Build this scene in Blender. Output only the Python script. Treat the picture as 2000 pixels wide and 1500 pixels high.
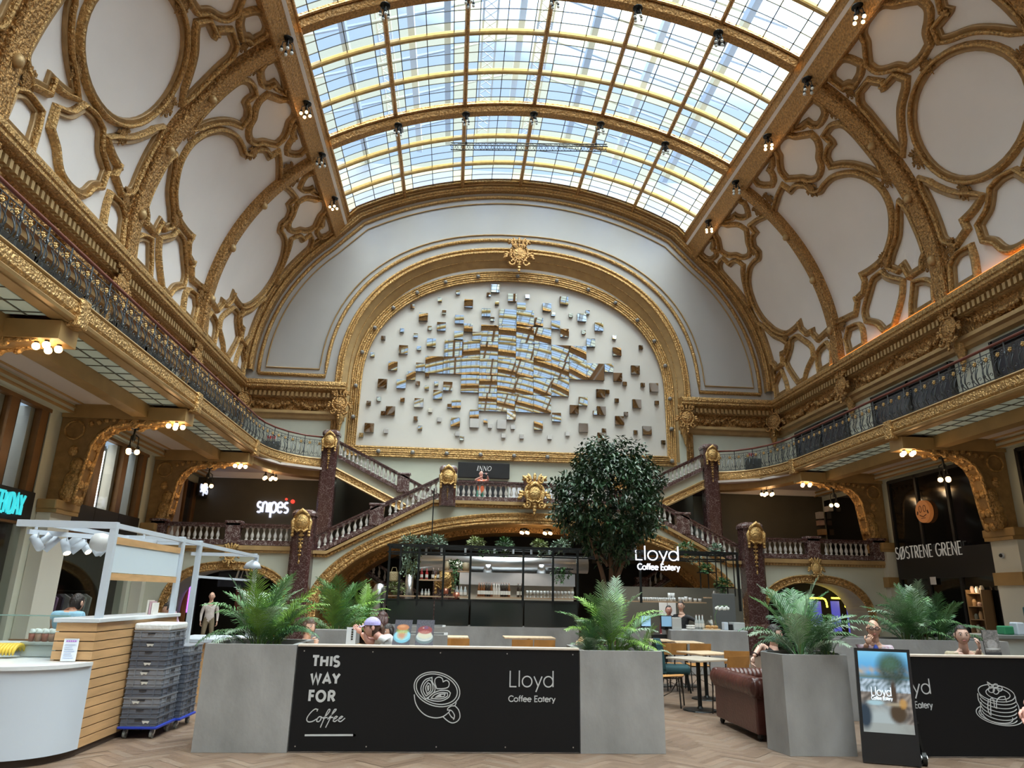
import bpy, bmesh, math, random
from math import sin, cos, pi, radians, atan2, sqrt
from mathutils import Vector, Matrix
random.seed(7)
S = bpy.context.scene
COL = S.collection
for o in list(bpy.data.objects):
    bpy.data.objects.remove(o)
# ------------------------------------------------------------------ camera
CAM = Vector((-2.549, 0.0, 1.6))
_y, _p, _r = radians(4.5137), radians(16.6975), radians(1.1569)
FWD = Vector((sin(_y)*cos(_p), cos(_y)*cos(_p), sin(_p)))
_rt = Vector((cos(_y), -sin(_y), 0)); _up = _rt.cross(FWD)
RGT = cos(_r)*_rt + sin(_r)*_up
UPV = -sin(_r)*_rt + cos(_r)*_up
FPX = 1379.67
cd = bpy.data.cameras.new('camera'); cam = bpy.data.objects.new('camera', cd); COL.objects.link(cam)
cd.sensor_fit = 'HORIZONTAL'; cd.sensor_width = 36.0; cd.lens = FPX/2000*36.0
cd.clip_start = 0.05; cd.clip_end = 400
mw = Matrix((RGT, UPV, -FWD)).transposed().to_4x4(); mw.translation = CAM
cam.matrix_world = mw
S.camera = cam

def at(px, py, Y=None, X=None, Z=None):
    """the point of the hall seen at a place of the 2000x1500 photograph, on the plane Y=.. / X=.. / Z=.."""
    d = FWD + RGT*((px-1000)/FPX) - UPV*((py-750)/FPX)
    if Y is not None: t = (Y-CAM.y)/d.y
    elif X is not None: t = (X-CAM.x)/d.x
    else: t = (Z-CAM.z)/d.z
    return CAM + d*t
# ------------------------------------------------------------------ sky, sun, exposure
S.view_settings.view_transform = 'Standard'; S.view_settings.look = 'None'
S.view_settings.gamma = 1.0; S.view_settings.use_curve_mapping = False
S.view_settings.exposure = -0.06
W = bpy.data.worlds.new('sky'); S.world = W; W.use_nodes = True
wt = W.node_tree; wn = wt.nodes; wn.clear()
def _wn(t): return wn.new(t)
wo = _wn('ShaderNodeOutputWorld'); wb = _wn('ShaderNodeBackground')
tc = _wn('ShaderNodeTexCoord'); sx = _wn('ShaderNodeSeparateXYZ')
wt.links.new(tc.outputs['Generated'], sx.inputs[0])
# bright hazy midday sky: brightest overhead and towards the sun behind the viewer, softer towards the far end of the hall
dot = _wn('ShaderNodeVectorMath'); dot.operation = 'DOT_PRODUCT'; dot.inputs[1].default_value = Vector((0.22, -0.12, 0.95)).normalized()
wt.links.new(tc.outputs['Generated'], dot.inputs[0])
cr = _wn('ShaderNodeValToRGB'); e = cr.color_ramp.elements
e[0].position = 0.5; e[0].color = (0.60, 0.76, 1.0, 1)
e[1].position = 0.9; e[1].color = (0.90, 0.95, 1.0, 1)
wt.links.new(dot.outputs['Value'], cr.inputs[0])
st = _wn('ShaderNodeMapRange'); st.inputs['From Min'].default_value = 0.56; st.inputs['From Max'].default_value = 1.0
st.inputs['To Min'].default_value = SKY_LOW = 0.92; st.inputs['To Max'].default_value = SKY_HIGH = 22.0
wt.links.new(dot.outputs['Value'], st.inputs['Value'])
wt.links.new(cr.outputs[0], wb.inputs['Color']); wt.links.new(st.outputs[0], wb.inputs['Strength'])
wt.links.new(wb.outputs[0], wo.inputs[0])
# ------------------------------------------------------------------ materials
def M(name, col, rough=0.5, metal=0.0, var=None, bump=None, emit=None, spec=None, alpha=None, col2=None, stretch=None, mid=0.5, coat=0):
    m = bpy.data.materials.new(name); m.use_nodes = True
    nt = m.node_tree; n = nt.nodes; p = n['Principled BSDF']
    p.inputs['Base Color'].default_value = (*col, 1); p.inputs['Roughness'].default_value = rough
    p.inputs['Metallic'].default_value = metal
    if spec is not None: p.inputs['Specular IOR Level'].default_value = spec
    if coat: p.inputs['Coat Weight'].default_value = coat; p.inputs['Coat Roughness'].default_value = .12
    if emit: p.inputs['Emission Color'].default_value = (*emit[:3], 1); p.inputs['Emission Strength'].default_value = emit[3]
    if var or bump:
        g = n.new('ShaderNodeTexCoord'); src = g.outputs['Object']
        if stretch:
            mp = n.new('ShaderNodeMapping'); mp.inputs['Scale'].default_value = stretch
            nt.links.new(src, mp.inputs[0]); src = mp.outputs[0]
    if var:
        t = n.new('ShaderNodeTexNoise'); t.inputs['Scale'].default_value = var[0]; t.inputs['Detail'].default_value = 5
        nt.links.new(src, t.inputs['Vector'])
        r = n.new('ShaderNodeValToRGB'); a = var[1]
        c2 = col2 if col2 else tuple(min(1, c*(1+a)) for c in col)
        c1 = col if col2 else tuple(c*(1-a) for c in col)
        r.color_ramp.elements[0].position = max(0, mid-.2); r.color_ramp.elements[1].position = min(1, mid+.2)
        r.color_ramp.elements[0].color = (*c1, 1); r.color_ramp.elements[1].color = (*c2, 1)
        nt.links.new(t.outputs['Fac'], r.inputs[0]); nt.links.new(r.outputs[0], p.inputs['Base Color'])
    if bump:
        t2 = n.new('ShaderNodeTexNoise'); t2.inputs['Scale'].default_value = bump[0]; t2.inputs['Detail'].default_value = 3
        nt.links.new(src, t2.inputs['Vector'])
        b = n.new('ShaderNodeBump'); b.inputs['Strength'].default_value = bump[1]; b.inputs['Distance'].default_value = bump[2] if len(bump) > 2 else 0.05
        nt.links.new(t2.outputs['Fac'], b.inputs['Height']); nt.links.new(b.outputs[0], p.inputs['Normal'])
    return m

def marble(name, base, vein, scale=2.2, width=0.035, rough=.22):
    m = M(name, base, rough); nt = m.node_tree; n = nt.nodes; p = n['Principled BSDF']
    g = n.new('ShaderNodeTexCoord'); nz = n.new('ShaderNodeTexNoise'); nz.inputs['Scale'].default_value = scale*1.3; nz.inputs['Detail'].default_value = 6
    nt.links.new(g.outputs['Object'], nz.inputs['Vector'])
    mx = n.new('ShaderNodeVectorMath'); mx.operation = 'MULTIPLY_ADD'; mx.inputs[1].default_value = (.5, .5, .5)
    nt.links.new(nz.outputs['Color'], mx.inputs[0]); nt.links.new(g.outputs['Object'], mx.inputs[2])
    v = n.new('ShaderNodeTexVoronoi'); v.feature = 'DISTANCE_TO_EDGE'; v.inputs['Scale'].default_value = scale
    nt.links.new(mx.outputs[0], v.inputs['Vector'])
    r = n.new('ShaderNodeValToRGB'); el = r.color_ramp.elements
    el[0].position = 0; el[0].color = (*vein, 1); el[1].position = width; el[1].color = (*base, 1)
    nt.links.new(v.outputs['Distance'], r.inputs[0])
    n2 = n.new('ShaderNodeTexNoise'); n2.inputs['Scale'].default_value = scale*9; n2.inputs['Detail'].default_value = 6
    nt.links.new(g.outputs['Object'], n2.inputs['Vector'])
    r2 = n.new('ShaderNodeValToRGB'); q = r2.color_ramp.elements; q[0].position = .52; q[0].color = (0, 0, 0, 1); q[1].position = .68; q[1].color = (.55, .55, .55, 1)
    nt.links.new(n2.outputs['Fac'], r2.inputs[0])
    mix = n.new('ShaderNodeMix'); mix.data_type = 'RGBA'; mix.inputs['B'].default_value = (*vein, 1)
    nt.links.new(r2.outputs[0], mix.inputs['Factor']); nt.links.new(r.outputs[0], mix.inputs['A']); nt.links.new(mix.outputs['Result'], p.inputs['Base Color'])
    return m

def glass(name, tint, opacity=0.0, haze=(1, 1, 1), gloss=0.06, rough=0.05):
    """thin pane: tinted see-through, some milky translucency, a little gloss"""
    m = bpy.data.materials.new(name); m.use_nodes = True; nt = m.node_tree; n = nt.nodes; n.clear()
    out = n.new('ShaderNodeOutputMaterial'); tr = n.new('ShaderNodeBsdfTransparent'); tr.inputs[0].default_value = (*tint, 1)
    last = tr.outputs[0]
    if opacity:
        tl = n.new('ShaderNodeBsdfTranslucent'); tl.inputs[0].default_value = (*haze, 1)
        mx = n.new('ShaderNodeMixShader'); mx.inputs[0].default_value = opacity
        nt.links.new(last, mx.inputs[1]); nt.links.new(tl.outputs[0], mx.inputs[2]); last = mx.outputs[0]
    if gloss:
        gl = n.new('ShaderNodeBsdfGlossy'); gl.inputs['Roughness'].default_value = rough
        mx = n.new('ShaderNodeMixShader'); mx.inputs[0].default_value = gloss
        nt.links.new(last, mx.inputs[1]); nt.links.new(gl.outputs[0], mx.inputs[2]); last = mx.outputs[0]
    nt.links.new(last, out.inputs[0])
    return m

def vcol(name, rough=.6, emit=0.0, spec=None, bump=None):
    m = M(name, (1, 1, 1), rough, spec=spec, bump=bump); nt = m.node_tree; n = nt.nodes; p = n['Principled BSDF']
    a = n.new('ShaderNodeAttribute'); a.attribute_name = 'Col'
    nt.links.new(a.outputs['Color'], p.inputs['Base Color'])
    if emit:
        nt.links.new(a.outputs['Color'], p.inputs['Emission Color']); p.inputs['Emission Strength'].default_value = emit
        p.inputs['Base Color'].default_value = (0, 0, 0, 1); nt.links.remove(p.inputs['Base Color'].links[0])
    return m

cream = M('cream_plaster', (.88, .83, .79), .75, var=(.6, .03), bump=(3, .05))
wallgreen = M('pale_green_paint', (.60, .62, .51), .7, var=(.8, .05))
pilwhite = M('pale_pilaster_paint', (.66, .65, .56), .7, var=(.8, .04))
gold = M('gilded_plaster', (.56, .345, .135), .34, .72, var=(14, .38), bump=(19, 1.0, .06))
golddeep = M('deep_gilded_relief', (.47, .265, .095), .36, .68, var=(18, .5), bump=(13, 1.0, .11))
goldplain = M('smooth_gold_paint', (.50, .335, .15), .42, .35, var=(3, .12), bump=(6, .12))
goldbright = M('bright_gold_leaf', (.60, .385, .15), .38, .72, var=(20, .4), bump=(24, .9, .04))
ochre = M('ochre_brown_paint', (.40, .25, .095), .45, .1, var=(2, .12))
olive = M('dark_olive_wall', (.085, .075, .05), .7, var=(1.5, .1))
darkred = marble('red_brown_marble', (.062, .024, .022), (.26, .20, .19), 3.2, .016)
darkredsm = marble('fine_red_brown_marble', (.085, .038, .035), (.40, .33, .31), 4.5, .05)
whitestone = M('white_marble', (.66, .63, .58), .35, var=(5, .12), bump=(10, .1))
black = M('matt_black', (.012, .012, .013), .45)
blackmetal = M('black_steel', (.018, .02, .02), .4, .6)
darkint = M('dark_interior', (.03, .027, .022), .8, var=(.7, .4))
concrete = M('grey_concrete', (.285, .28, .275), .75, var=(2.6, .2), bump=(25, .12, .02), stretch=(1, 1, .6))
whitepaint = M('white_lacquer', (.56, .62, .70), .35)
steel = M('brushed_steel', (.62, .64, .66), .3, 1.0, var=(3, .1), stretch=(1, 1, 8))
iron = M('wrought_iron', (.11, .12, .125), .42, .7, var=(8, .3))
handrail_m = M('red_brown_handrail', (.16, .045, .03), .3)
oak = M('oak_boards', (.60, .36, .17), .5, var=(2.2, .16), bump=(30, .08), stretch=(1, 1, 6))
woodlight = M('light_wood', (.62, .46, .30), .5, var=(4, .15), stretch=(6, 1, 1))
chairwood = M('honey_plywood', (.50, .235, .065), .38, var=(6, .12), stretch=(1, 8, 1))
bronze = M('bronze_wood_mullion', (.22, .11, .04), .4, .3, var=(2, .25))
tubewhite = M('white_light_tube', (1, 1, 1), .4, emit=(1, .93, .85, 7))
bulbglow = M('warm_bulb', (1, .8, .5), .4, emit=(1, .60, .26, 8))
knobgrey = M('dull_glass_knob', (.26, .25, .23), .25)
bulbpale = M('pale_glass_globe', (.75, .78, .76), .15)
mirror = M('mirror_glass', (.74, .76, .76), .02, 1.0)
mirroredge = M('dark_mirror_edge', (.10, .095, .09), .4)
glassblue = glass('pale_blue_glass', (.80, .90, 1.0), .06, (.62, .80, 1.0), gloss=.03)
glassyel = glass('pale_yellow_glass', (.97, .95, .70), .07, (1.0, .98, .72), gloss=.03)
glassclear = glass('clear_glass', (.93, .96, .95), 0, gloss=.07)
frost = M('frosted_glass', (.55, .66, .58), .25, emit=(.5, .62, .52, .10))
screwmetal = M('screw_metal', (.5, .5, .48), .3, .9)
# ------------------------------------------------------------------ mesh helpers
WO = {}
class MB:
    def __init__(s): s.v = []; s.f = []; s.fm = []; s.fs = []; s.m = 0; s.s = False; s.col = None; s.fc = []
    def add(s, vs, fs):
        b = len(s.v); s.v += [Vector(p) for p in vs]
        for f in fs:
            s.f.append([b+i for i in f]); s.fm.append(s.m); s.fs.append(s.s); s.fc.append(s.col)
        return b
    def quad(s, a, b, c, d): s.add((a, b, c, d), [(0, 1, 2, 3)])
    def box(s, x0, y0, z0, x1, y1, z1):
        s.add([(x0,y0,z0),(x1,y0,z0),(x1,y1,z0),(x0,y1,z0),(x0,y0,z1),(x1,y0,z1),(x1,y1,z1),(x0,y1,z1)],
              [(3,2,1,0),(4,5,6,7),(0,1,5,4),(1,2,6,5),(2,3,7,6),(3,0,4,7)])
    def obox(s, c, size, R=None, taper=1.0):
        c = Vector(c); hx, hy, hz = size[0]/2, size[1]/2, size[2]/2
        vs = []
        for z, k in ((-hz, 1), (hz, taper)):
            for x, y in ((-hx,-hy),(hx,-hy),(hx,hy),(-hx,hy)):
                p = Vector((x*k, y*k, z)); vs.append(c + (R @ p if R else p))
        s.add(vs, [(3,2,1,0),(4,5,6,7),(0,1,5,4),(1,2,6,5),(2,3,7,6),(3,0,4,7)])
    def bar(s, a, b, w, h=None, up=(0,0,1)):
        a = Vector(a); b = Vector(b); d = (b-a); L = d.length
        if L < 1e-6: return
        d.normalize(); u = Vector(up)
        if abs(d.dot(u)) > .98: u = Vector((0,1,0))
        x = d.cross(u).normalized(); y = x.cross(d)
        s.obox((a+b)/2, (w, h or w, L), Matrix((x, y, d)).transposed())
    def bbox(s, x0, y0, z0, x1, y1, z1, b=.02):
        """box with chamfered edges"""
        bm = bmesh.new(); bmesh.ops.create_cube(bm, size=1)
        for v in bm.verts: v.co = Vector((x0+(v.co.x+.5)*(x1-x0), y0+(v.co.y+.5)*(y1-y0), z0+(v.co.z+.5)*(z1-z0)))
        bmesh.ops.bevel(bm, geom=bm.edges[:], offset=b, segments=2, profile=.5, affect='EDGES')
        s.frombm(bm)
    def frombm(s, bm, Mx=None):
        bm.verts.index_update()
        s.add([(Mx @ v.co if Mx else v.co.copy()) for v in bm.verts], [[v.index for v in f.verts] for f in bm.faces]); bm.free()
    def tube(s, pts, r, n=6, closed=False, caps=True, flat=None):
        pts = [Vector(p) for p in pts]; N = len(pts)
        if N < 2: return
        rs = r if isinstance(r, (list, tuple)) else [r]*N
        T = []
        for i in range(N):
            a = pts[i-1] if (i or closed) else pts[0]; b = pts[(i+1) % N] if (i < N-1 or closed) else pts[-1]
            t = b-a; T.append(t.normalized() if t.length > 1e-9 else Vector((0,0,1)))
        u = T[0].orthogonal().normalized()
        if flat is not None:
            u = Vector(flat)-T[0]*Vector(flat).dot(T[0]); u = u.normalized() if u.length > 1e-6 else T[0].orthogonal().normalized()
        vs = []
        for i in range(N):
            u = u - T[i]*u.dot(T[i]); u = u.normalized() if u.length > 1e-6 else T[i].orthogonal().normalized()
            w = T[i].cross(u)
            for k in range(n):
                a = 2*pi*k/n; vs.append(pts[i] + (u*cos(a)+w*sin(a))*rs[i])
        fs = []
        for i in range(N if closed else N-1):
            j = (i+1) % N
            for k in range(n):
                l = (k+1) % n; fs.append((i*n+k, i*n+l, j*n+l, j*n+k))
        if caps and not closed: fs += [tuple(range(n-1, -1, -1)), tuple((N-1)*n+k for k in range(n))]
        s.add(vs, fs)
    def cyl(s, a, b, r, r2=None, n=12): s.tube([a, b], [r, r if r2 is None else r2], n)
    def lathe(s, prof, n=12, o=(0,0,0), Mx=None, cap=True):
        o = Vector(o); vs = []
        for r, z in prof:
            for k in range(n):
                a = 2*pi*k/n; p = Vector((r*cos(a), r*sin(a), z)); vs.append((Mx @ p if Mx else p)+o)
        fs = []
        for i in range(len(prof)-1):
            for k in range(n):
                l = (k+1) % n; fs.append((i*n+k, i*n+l, (i+1)*n+l, (i+1)*n+k))
        if cap: fs += [tuple(range(n-1,-1,-1)), tuple((len(prof)-1)*n+k for k in range(n))]
        s.add(vs, fs)
    def ball(s, c, r, nu=10, nv=7, Mx=None):
        c = Vector(c); r = Vector(r) if isinstance(r, (tuple, list, Vector)) else Vector((r, r, r)); vs = [c + (Mx @ Vector((0,0,r.z)) if Mx else Vector((0,0,r.z)))]
        for j in range(1, nv):
            t = pi*j/nv
            for k in range(nu):
                a = 2*pi*k/nu; p = Vector((r.x*sin(t)*cos(a), r.y*sin(t)*sin(a), r.z*cos(t))); vs.append(c+(Mx @ p if Mx else p))
        vs.append(c - (Mx @ Vector((0,0,r.z)) if Mx else Vector((0,0,r.z))))
        fs = [(0, 1+k, 1+(k+1) % nu) for k in range(nu)]
        for j in range(nv-2):
            for k in range(nu):
                l = (k+1) % nu; fs.append((1+j*nu+k, 1+(j+1)*nu+k, 1+(j+1)*nu+l, 1+j*nu+l))
        e = len(vs)-1; fs += [(e, 1+(nv-2)*nu+(k+1) % nu, 1+(nv-2)*nu+k) for k in range(nu)]
        s.add(vs, fs)
    def prism(s, poly, a, b, plane='xz'):
        """2D outline pushed from a to b along the axis missing from plane"""
        def P(u, w, t): return {'xz': (u, t, w), 'xy': (u, w, t), 'yz': (t, u, w)}[plane]
        n = len(poly); vs = [P(u, w, a) for u, w in poly]+[P(u, w, b) for u, w in poly]
        s.add(vs, [tuple(range(n)), tuple(range(2*n-1, n-1, -1))]+[(i, n+i, n+(i+1) % n, (i+1) % n) for i in range(n)])
    def strip(s, A, B, closed=False):
        """faces between two point rows"""
        n = len(A); s.add(list(A)+list(B), [(i, (i+1) % n, n+(i+1) % n, n+i) for i in range(n if closed else n-1)])
    def grid(s, rows, closed=False):
        n = len(rows[0]); vs = [p for r in rows for p in r]; fs = []
        for i in range(len(rows)-1):
            for k in range(n if closed else n-1):
                l = (k+1) % n; fs.append((i*n+k, i*n+l, (i+1)*n+l, (i+1)*n+k))
        s.add(vs, fs)
    def build(s, name, mats, parent=None, smooth=None, fix=False):
        me = bpy.data.meshes.new(name)
        if parent is not None: org = WO[parent.name]
        elif s.v:
            xs = [p.x for p in s.v]; ys = [p.y for p in s.v]; zs = [p.z for p in s.v]
            org = Vector(((min(xs)+max(xs))/2, (min(ys)+max(ys))/2, min(zs)))
        else: org = Vector()
        me.from_pydata([tuple(p-org) for p in s.v], [], s.f)
        if not isinstance(mats, (list, tuple)): mats = [mats]
        for m in mats: me.materials.append(m)
        me.polygons.foreach_set('material_index', s.fm)
        me.polygons.foreach_set('use_smooth', s.fs if smooth is None else [smooth]*len(s.f))
        if any(c is not None for c in s.fc):
            ca = me.color_attributes.new('Col', 'FLOAT_COLOR', 'CORNER'); i = 0
            for f, c in zip(s.f, s.fc):
                for k in range(len(f)):
                    cc = c[k] if (c and isinstance(c[0], (tuple, list))) else (c or (.5, .5, .5)); ca.data[i].color = (*cc, 1); i += 1
        me.validate(); me.update()
        if fix:
            bm = bmesh.new(); bm.from_mesh(me); bmesh.ops.recalc_face_normals(bm, faces=bm.faces[:]); bm.to_mesh(me); bm.free()
        o = bpy.data.objects.new(name, me); COL.objects.link(o)
        if parent is not None: o.parent = parent
        else: o.location = org
        WO[o.name] = org.copy()
        return o

def tag(o, label=None, cat=None, group=None, kind=None):
    if label: o['label'] = label
    if cat: o['category'] = cat
    if group: o['group'] = group
    if kind: o['kind'] = kind
    return o
def thing(name, label, cat, loc=(0, 0, 0), group=None):
    o = bpy.data.objects.new(name, None); COL.objects.link(o); o.location = loc; o.empty_display_size = .1
    WO[o.name] = Vector(loc); return tag(o, label, cat, group)
def struct(name, mb, m, smooth=None, parent=None):
    o = mb.build(name, m, parent, smooth)
    if parent is None: o['kind'] = 'structure'
    return o
def dup(root, loc=None, rz=None, label=None, group=None, scale=None, mirror=False):
    def rec(o, par):
        c = o.copy(); COL.objects.link(c)
        if par is not None: c.parent = par
        WO[c.name] = WO.get(o.name, Vector()).copy()
        for ch in list(o.children): rec(ch, c)
        return c
    r = rec(root, None)
    if loc is not None: r.location = loc
    if rz is not None: r.rotation_euler = (0, 0, rz)
    if scale is not None: r.scale = (scale,)*3 if isinstance(scale, (int, float)) else scale
    if label: r['label'] = label
    if group: r['group'] = group
    return r
def ordinal(i): return ['first','second','third','fourth','fifth','sixth','seventh','eighth','ninth','tenth','eleventh','twelfth','thirteenth','fourteenth','fifteenth','sixteenth','seventeenth','eighteenth','nineteenth','twentieth'][i]
def superell(a, z0, h, n, k0=0, k1=1, steps=40, neg=False):
    """points (x,z) of a basket arch from +a (or -a when neg) over the crown"""
    out = []
    for i in range(steps+1):
        t = pi*(k0+(k1-k0)*i/steps); c, s_ = cos(t), sin(t)
        out.append((-a*abs(c)**(2/n)*(1 if c > 0 else -1), z0+h*abs(s_)**(2/n)))
    return out
# ================================================================== HALL SHELL
YB, YF = 30.0, -16.0                       # far wall, wall behind the viewer
RIBS = [24.0, 18.12, 12.25, 6.38, 0.5, -5.37, -11.24]
CX, CZ, RR = 3.25, 10.8, 8.5               # cove of the vault
def surf(Y, s, h=0.0, side=1):
    if s < 0: x, z = CX+RR-h, CZ+s
    else: x, z = CX+(RR-h)*cos(s/RR), CZ+(RR-h)*sin(s/RR)
    return Vector((side*x, Y, z))
def zsky(x): return 5.0+sqrt(15.6**2-x*x)
# ---- floor: herringbone parquet
mb = MB(); rnd = random.Random(3)
mb.col = (.16, .11, .08); mb.box(-16, YF, -.3, 16, 34, -.012)
L, w = .45, .09
tones = [(.30,.205,.145),(.27,.18,.125),(.325,.225,.16),(.285,.19,.135),(.34,.245,.18),(.25,.165,.115)]
cs = sqrt(.5)
NP = 5; U = L/NP                                   # a plank is five widths long
def plank(x0, y0, x1, y1):
    q = [(x0, y0), (x1, y0), (x1, y1), (x0, y1)]
    P = [((a-b)*cs-.5, (a+b)*cs+10.5) for a, b in q]
    cxm = sum(p[0] for p in P)/4; cym = sum(p[1] for p in P)/4
    if not (-9 < cxm < 7.5 and 4.4 < cym < 16.8): return
    c = rnd.choice(tones); f = rnd.uniform(.93, 1.07)*.66; mb.col = tuple(x*f for x in c)
    z = -.003*rnd.random(); g = .0015
    cx, cy = cxm, cym
    P = [(cx+(p[0]-cx)*(1-g*4), cy+(p[1]-cy)*(1-g*4)) for p in P]
    mb.add([(p[0], p[1], z) for p in P], [(0, 1, 2, 3)])
for i in range(-160, 160):
    for j in range(-18, 19):
        ox, oy = (i+2*NP*j)*U, i*U
        if abs(ox) > 14 or abs(oy) > 14: continue
        plank(ox, oy, ox+L, oy+U); plank(ox, oy+U, ox+U, oy+U+L)
fl = struct('floor', mb, vcol('parquet_oak', .42, spec=.35, bump=(40, .06)))
# ---- vaults
for side, nm in ((-1, 'ceiling_left'), (1, 'ceiling_right')):
    mb = MB(); ss = [-.95+i*.31 for i in range(31)]
    mb.grid([[surf(y, s, 0, side) for s in ss] for y in (YF, 30.3)])
    struct(nm, mb, cream, True)
# ---- far wall (outer plane with the arched niche) and niche wall
NA, NZ, NH, NN = 7.86, 10.4, 6.82, 2.3     # big gilded arch: outer edge
IA, IH = 7.1, 6.05                          # its inner edge
YN = 30.42
arch = superell(NA, NZ, NH, NN, steps=56)
top = [(x, 21.4) for x, z in arch]
mb = MB()
mb.strip([(x, YB, z) for x, z in arch], [(x, YB, 21.4) for x, z in arch])
mb.quad((-12.2, YB, 0), (-NA, YB, 0), (-NA, YB, 21.4), (-12.2, YB, 21.4)); mb.quad((NA, YB, 0), (12.2, YB, 0), (12.2, YB, 21.4), (NA, YB, 21.4))
struct('wall_back', mb, [M('tympanum_plaster', (.52, .515, .50), .7, var=(.5, .04))])
mb = MB(); mb.box(-8, YN, 0, 8, YN+.2, 17.6); struct('wall_niche', mb, M('niche_plaster', (.69, .66, .605), .7, var=(.5, .04)))
# pale green walling below the cornice and beside the landing
mb = MB(); mb.box(-12, YB-.03, 2.6, -7.3, YB, 8.8); mb.box(7.3, YB-.03, 2.6, 12, YB, 8.8)
mb.box(-8, YN-.02, 4.0, 8, YN, 7.25); struct('wall_landing', mb, wallgreen)
# gilded splay of the big arch, with rope beads on both edges
mb = MB(); inner = superell(IA, NZ, IH, NN, steps=56)
A = [(-NA, YB-.05, 7.4)]+[(x, YB-.05, z) for x, z in arch]+[(NA, YB-.05, 7.4)]
A2 = [(-NA+.2, YB-.08, 7.4)]+[(x*.975, YB-.08, NZ+(z-NZ)*.972) for x, z in arch]+[(NA-.2, YB-.08, 7.4)]
B = [(-IA-.0, YN-.02, 7.4)]+[(x, YN-.02, z) for x, z in inner]+[(IA, YN-.02, 7.4)]
mb.strip(A2, B); ob = struct('trim_1', mb, goldplain, True)
mb = MB(); mb.strip(A, A2)
mb.tube([Vector(p) for p in A], .07, 6); mb.tube([Vector(p) for p in A2], .06, 6)
mid = [Vector(a).lerp(Vector(b), .5)+Vector((0, -.03, 0)) for a, b in zip(A2, B)]; mb.tube(mid, .02, 5)
mb.build('edge_moulding', gold, ob, True)
# ---- tympanum frame: a wide bead and a thin line following vault and niche
def vaultedge(off, n=40):
    pts = []
    for i in range(14): pts.append(surf(0, -.1+i*.56, off, 1))
    e = [(p.x, p.z) for p in pts if p.z < 17.35]
    x1 = e[-1][0]
    for i in range(6, n+1):
        x = x1*(1-i/n); R2 = 15.6-off*1.1; e.append((x, 5.0+sqrt(R2*R2-x*x)-(.0)))
    return e
def tymp(off, ia, ih, zb):
    outer = [(x, max(z, zb)) for x, z in vaultedge(off)]
    inn = superell(ia, NZ, ih, NN, .5, 1, 24)          # crown to +x
    half = [(ia, zb)]
    loop = [(ia, zb), (outer[0][0], zb)]+[p for p in outer if p[1] > zb]
    loop += [(-x, z) for x, z in reversed(loop[1:-1])]
    loop += [(-ia, zb)]
    loop += [(x, z) for x, z in superell(ia, NZ, ih, NN, 0, 1, 44) if z > zb]
    return loop
ob = None
for k, (off, ia, ih, zb, r) in enumerate([(.55, 8.35, 7.3, 10.62, .085), (.85, 8.62, 7.58, 10.92, .03)]):
    lp = tymp(off, ia, ih, zb); mb = MB(); mb.tube([(x, YB-.03, z) for x, z in lp], r, 6, closed=True)
    if ob is None: ob = struct('trim_2', mb, gold, True)
    else: mb.build('thin_line', goldplain, ob, True)
# arch rib where the vault meets the far wall
mb = MB(); e1 = [(x, z) for x, z in vaultedge(0.06)]; e2 = [(x, z) for x, z in vaultedge(.34)]
for sg in (-1, 1):
    mb.strip([(sg*x, 29.62, z) for x, z in e1], [(sg*x, 29.70, z) for x, z in e2]); mb.strip([(sg*x, 29.70, z) for x, z in e2], [(sg*x, 30.0, z) for x, z in e2])
    mb.strip([(sg*x, 29.3, z) for x, z in vaultedge(0.0)], [(sg*x, 29.62, z) for x, z in vaultedge(.08)])
    mb.tube([(sg*x, 29.66, z) for x, z in vaultedge(.22)], .07, 6); mb.tube([(sg*x, 29.4, z) for x, z in vaultedge(.06)], .05, 5)
struct('trim_3', mb, gold, True)
# ---- mural frame: three-sided band of coils with a straight sill
s_ = (YN-.1)/30.0
def scl(x, z): return (-2.549+(x+2.549)*s_, 1.6+(z-1.6)*s_)
fo = superell(7.22, 10.4, 5.78, 2.25, steps=60); fi = superell(6.86, 10.4, 5.36, 2.25, steps=60)
def framepath(e, zb):
    a = abs(e[0][0]); return [(-a, zb)]+e+[(a, zb)]
mb = MB(); O = framepath(fo, 7.25); I = framepath(fi, 7.62)
yv = YN-.12
for t, r in ((0, .055), (.25, .05), (.5, .065), (.75, .05), (1, .055)):
    mb.tube([(O[i][0]+(I[i][0]-O[i][0])*t, yv-.03, O[i][1]+(I[i][1]-O[i][1])*t) for i in range(len(O))], r, 6, closed=True)
mb.strip([(x, yv, z) for x, z in O], [(x, yv, z) for x, z in I], closed=True)
for p, q in ((O, 1), (I, 1)): mb.strip([(x, yv, z) for x, z in p], [(x, YN, z) for x, z in p], closed=True)
frame = struct('trim_4', mb, gold, True)
mb = MB()
bead = superell(7.04, 10.4, 5.57, 2.25, 0, 1, 14)
knobs = bead[1:-1]+[(-7.04, 10.3), (-7.04, 8.9), (7.04, 10.3), (7.04, 8.9)]+[(-5.85+1.46*i, 7.43) for i in range(9)]+[(7.0, 7.45)]
ball = None
for x, z in knobs:
    mb = MB(); mb.ball((x, yv-.12, z), .095, 10, 7); mb.s = True
    mb.build('globe_lamp', knobgrey, frame, True)
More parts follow.
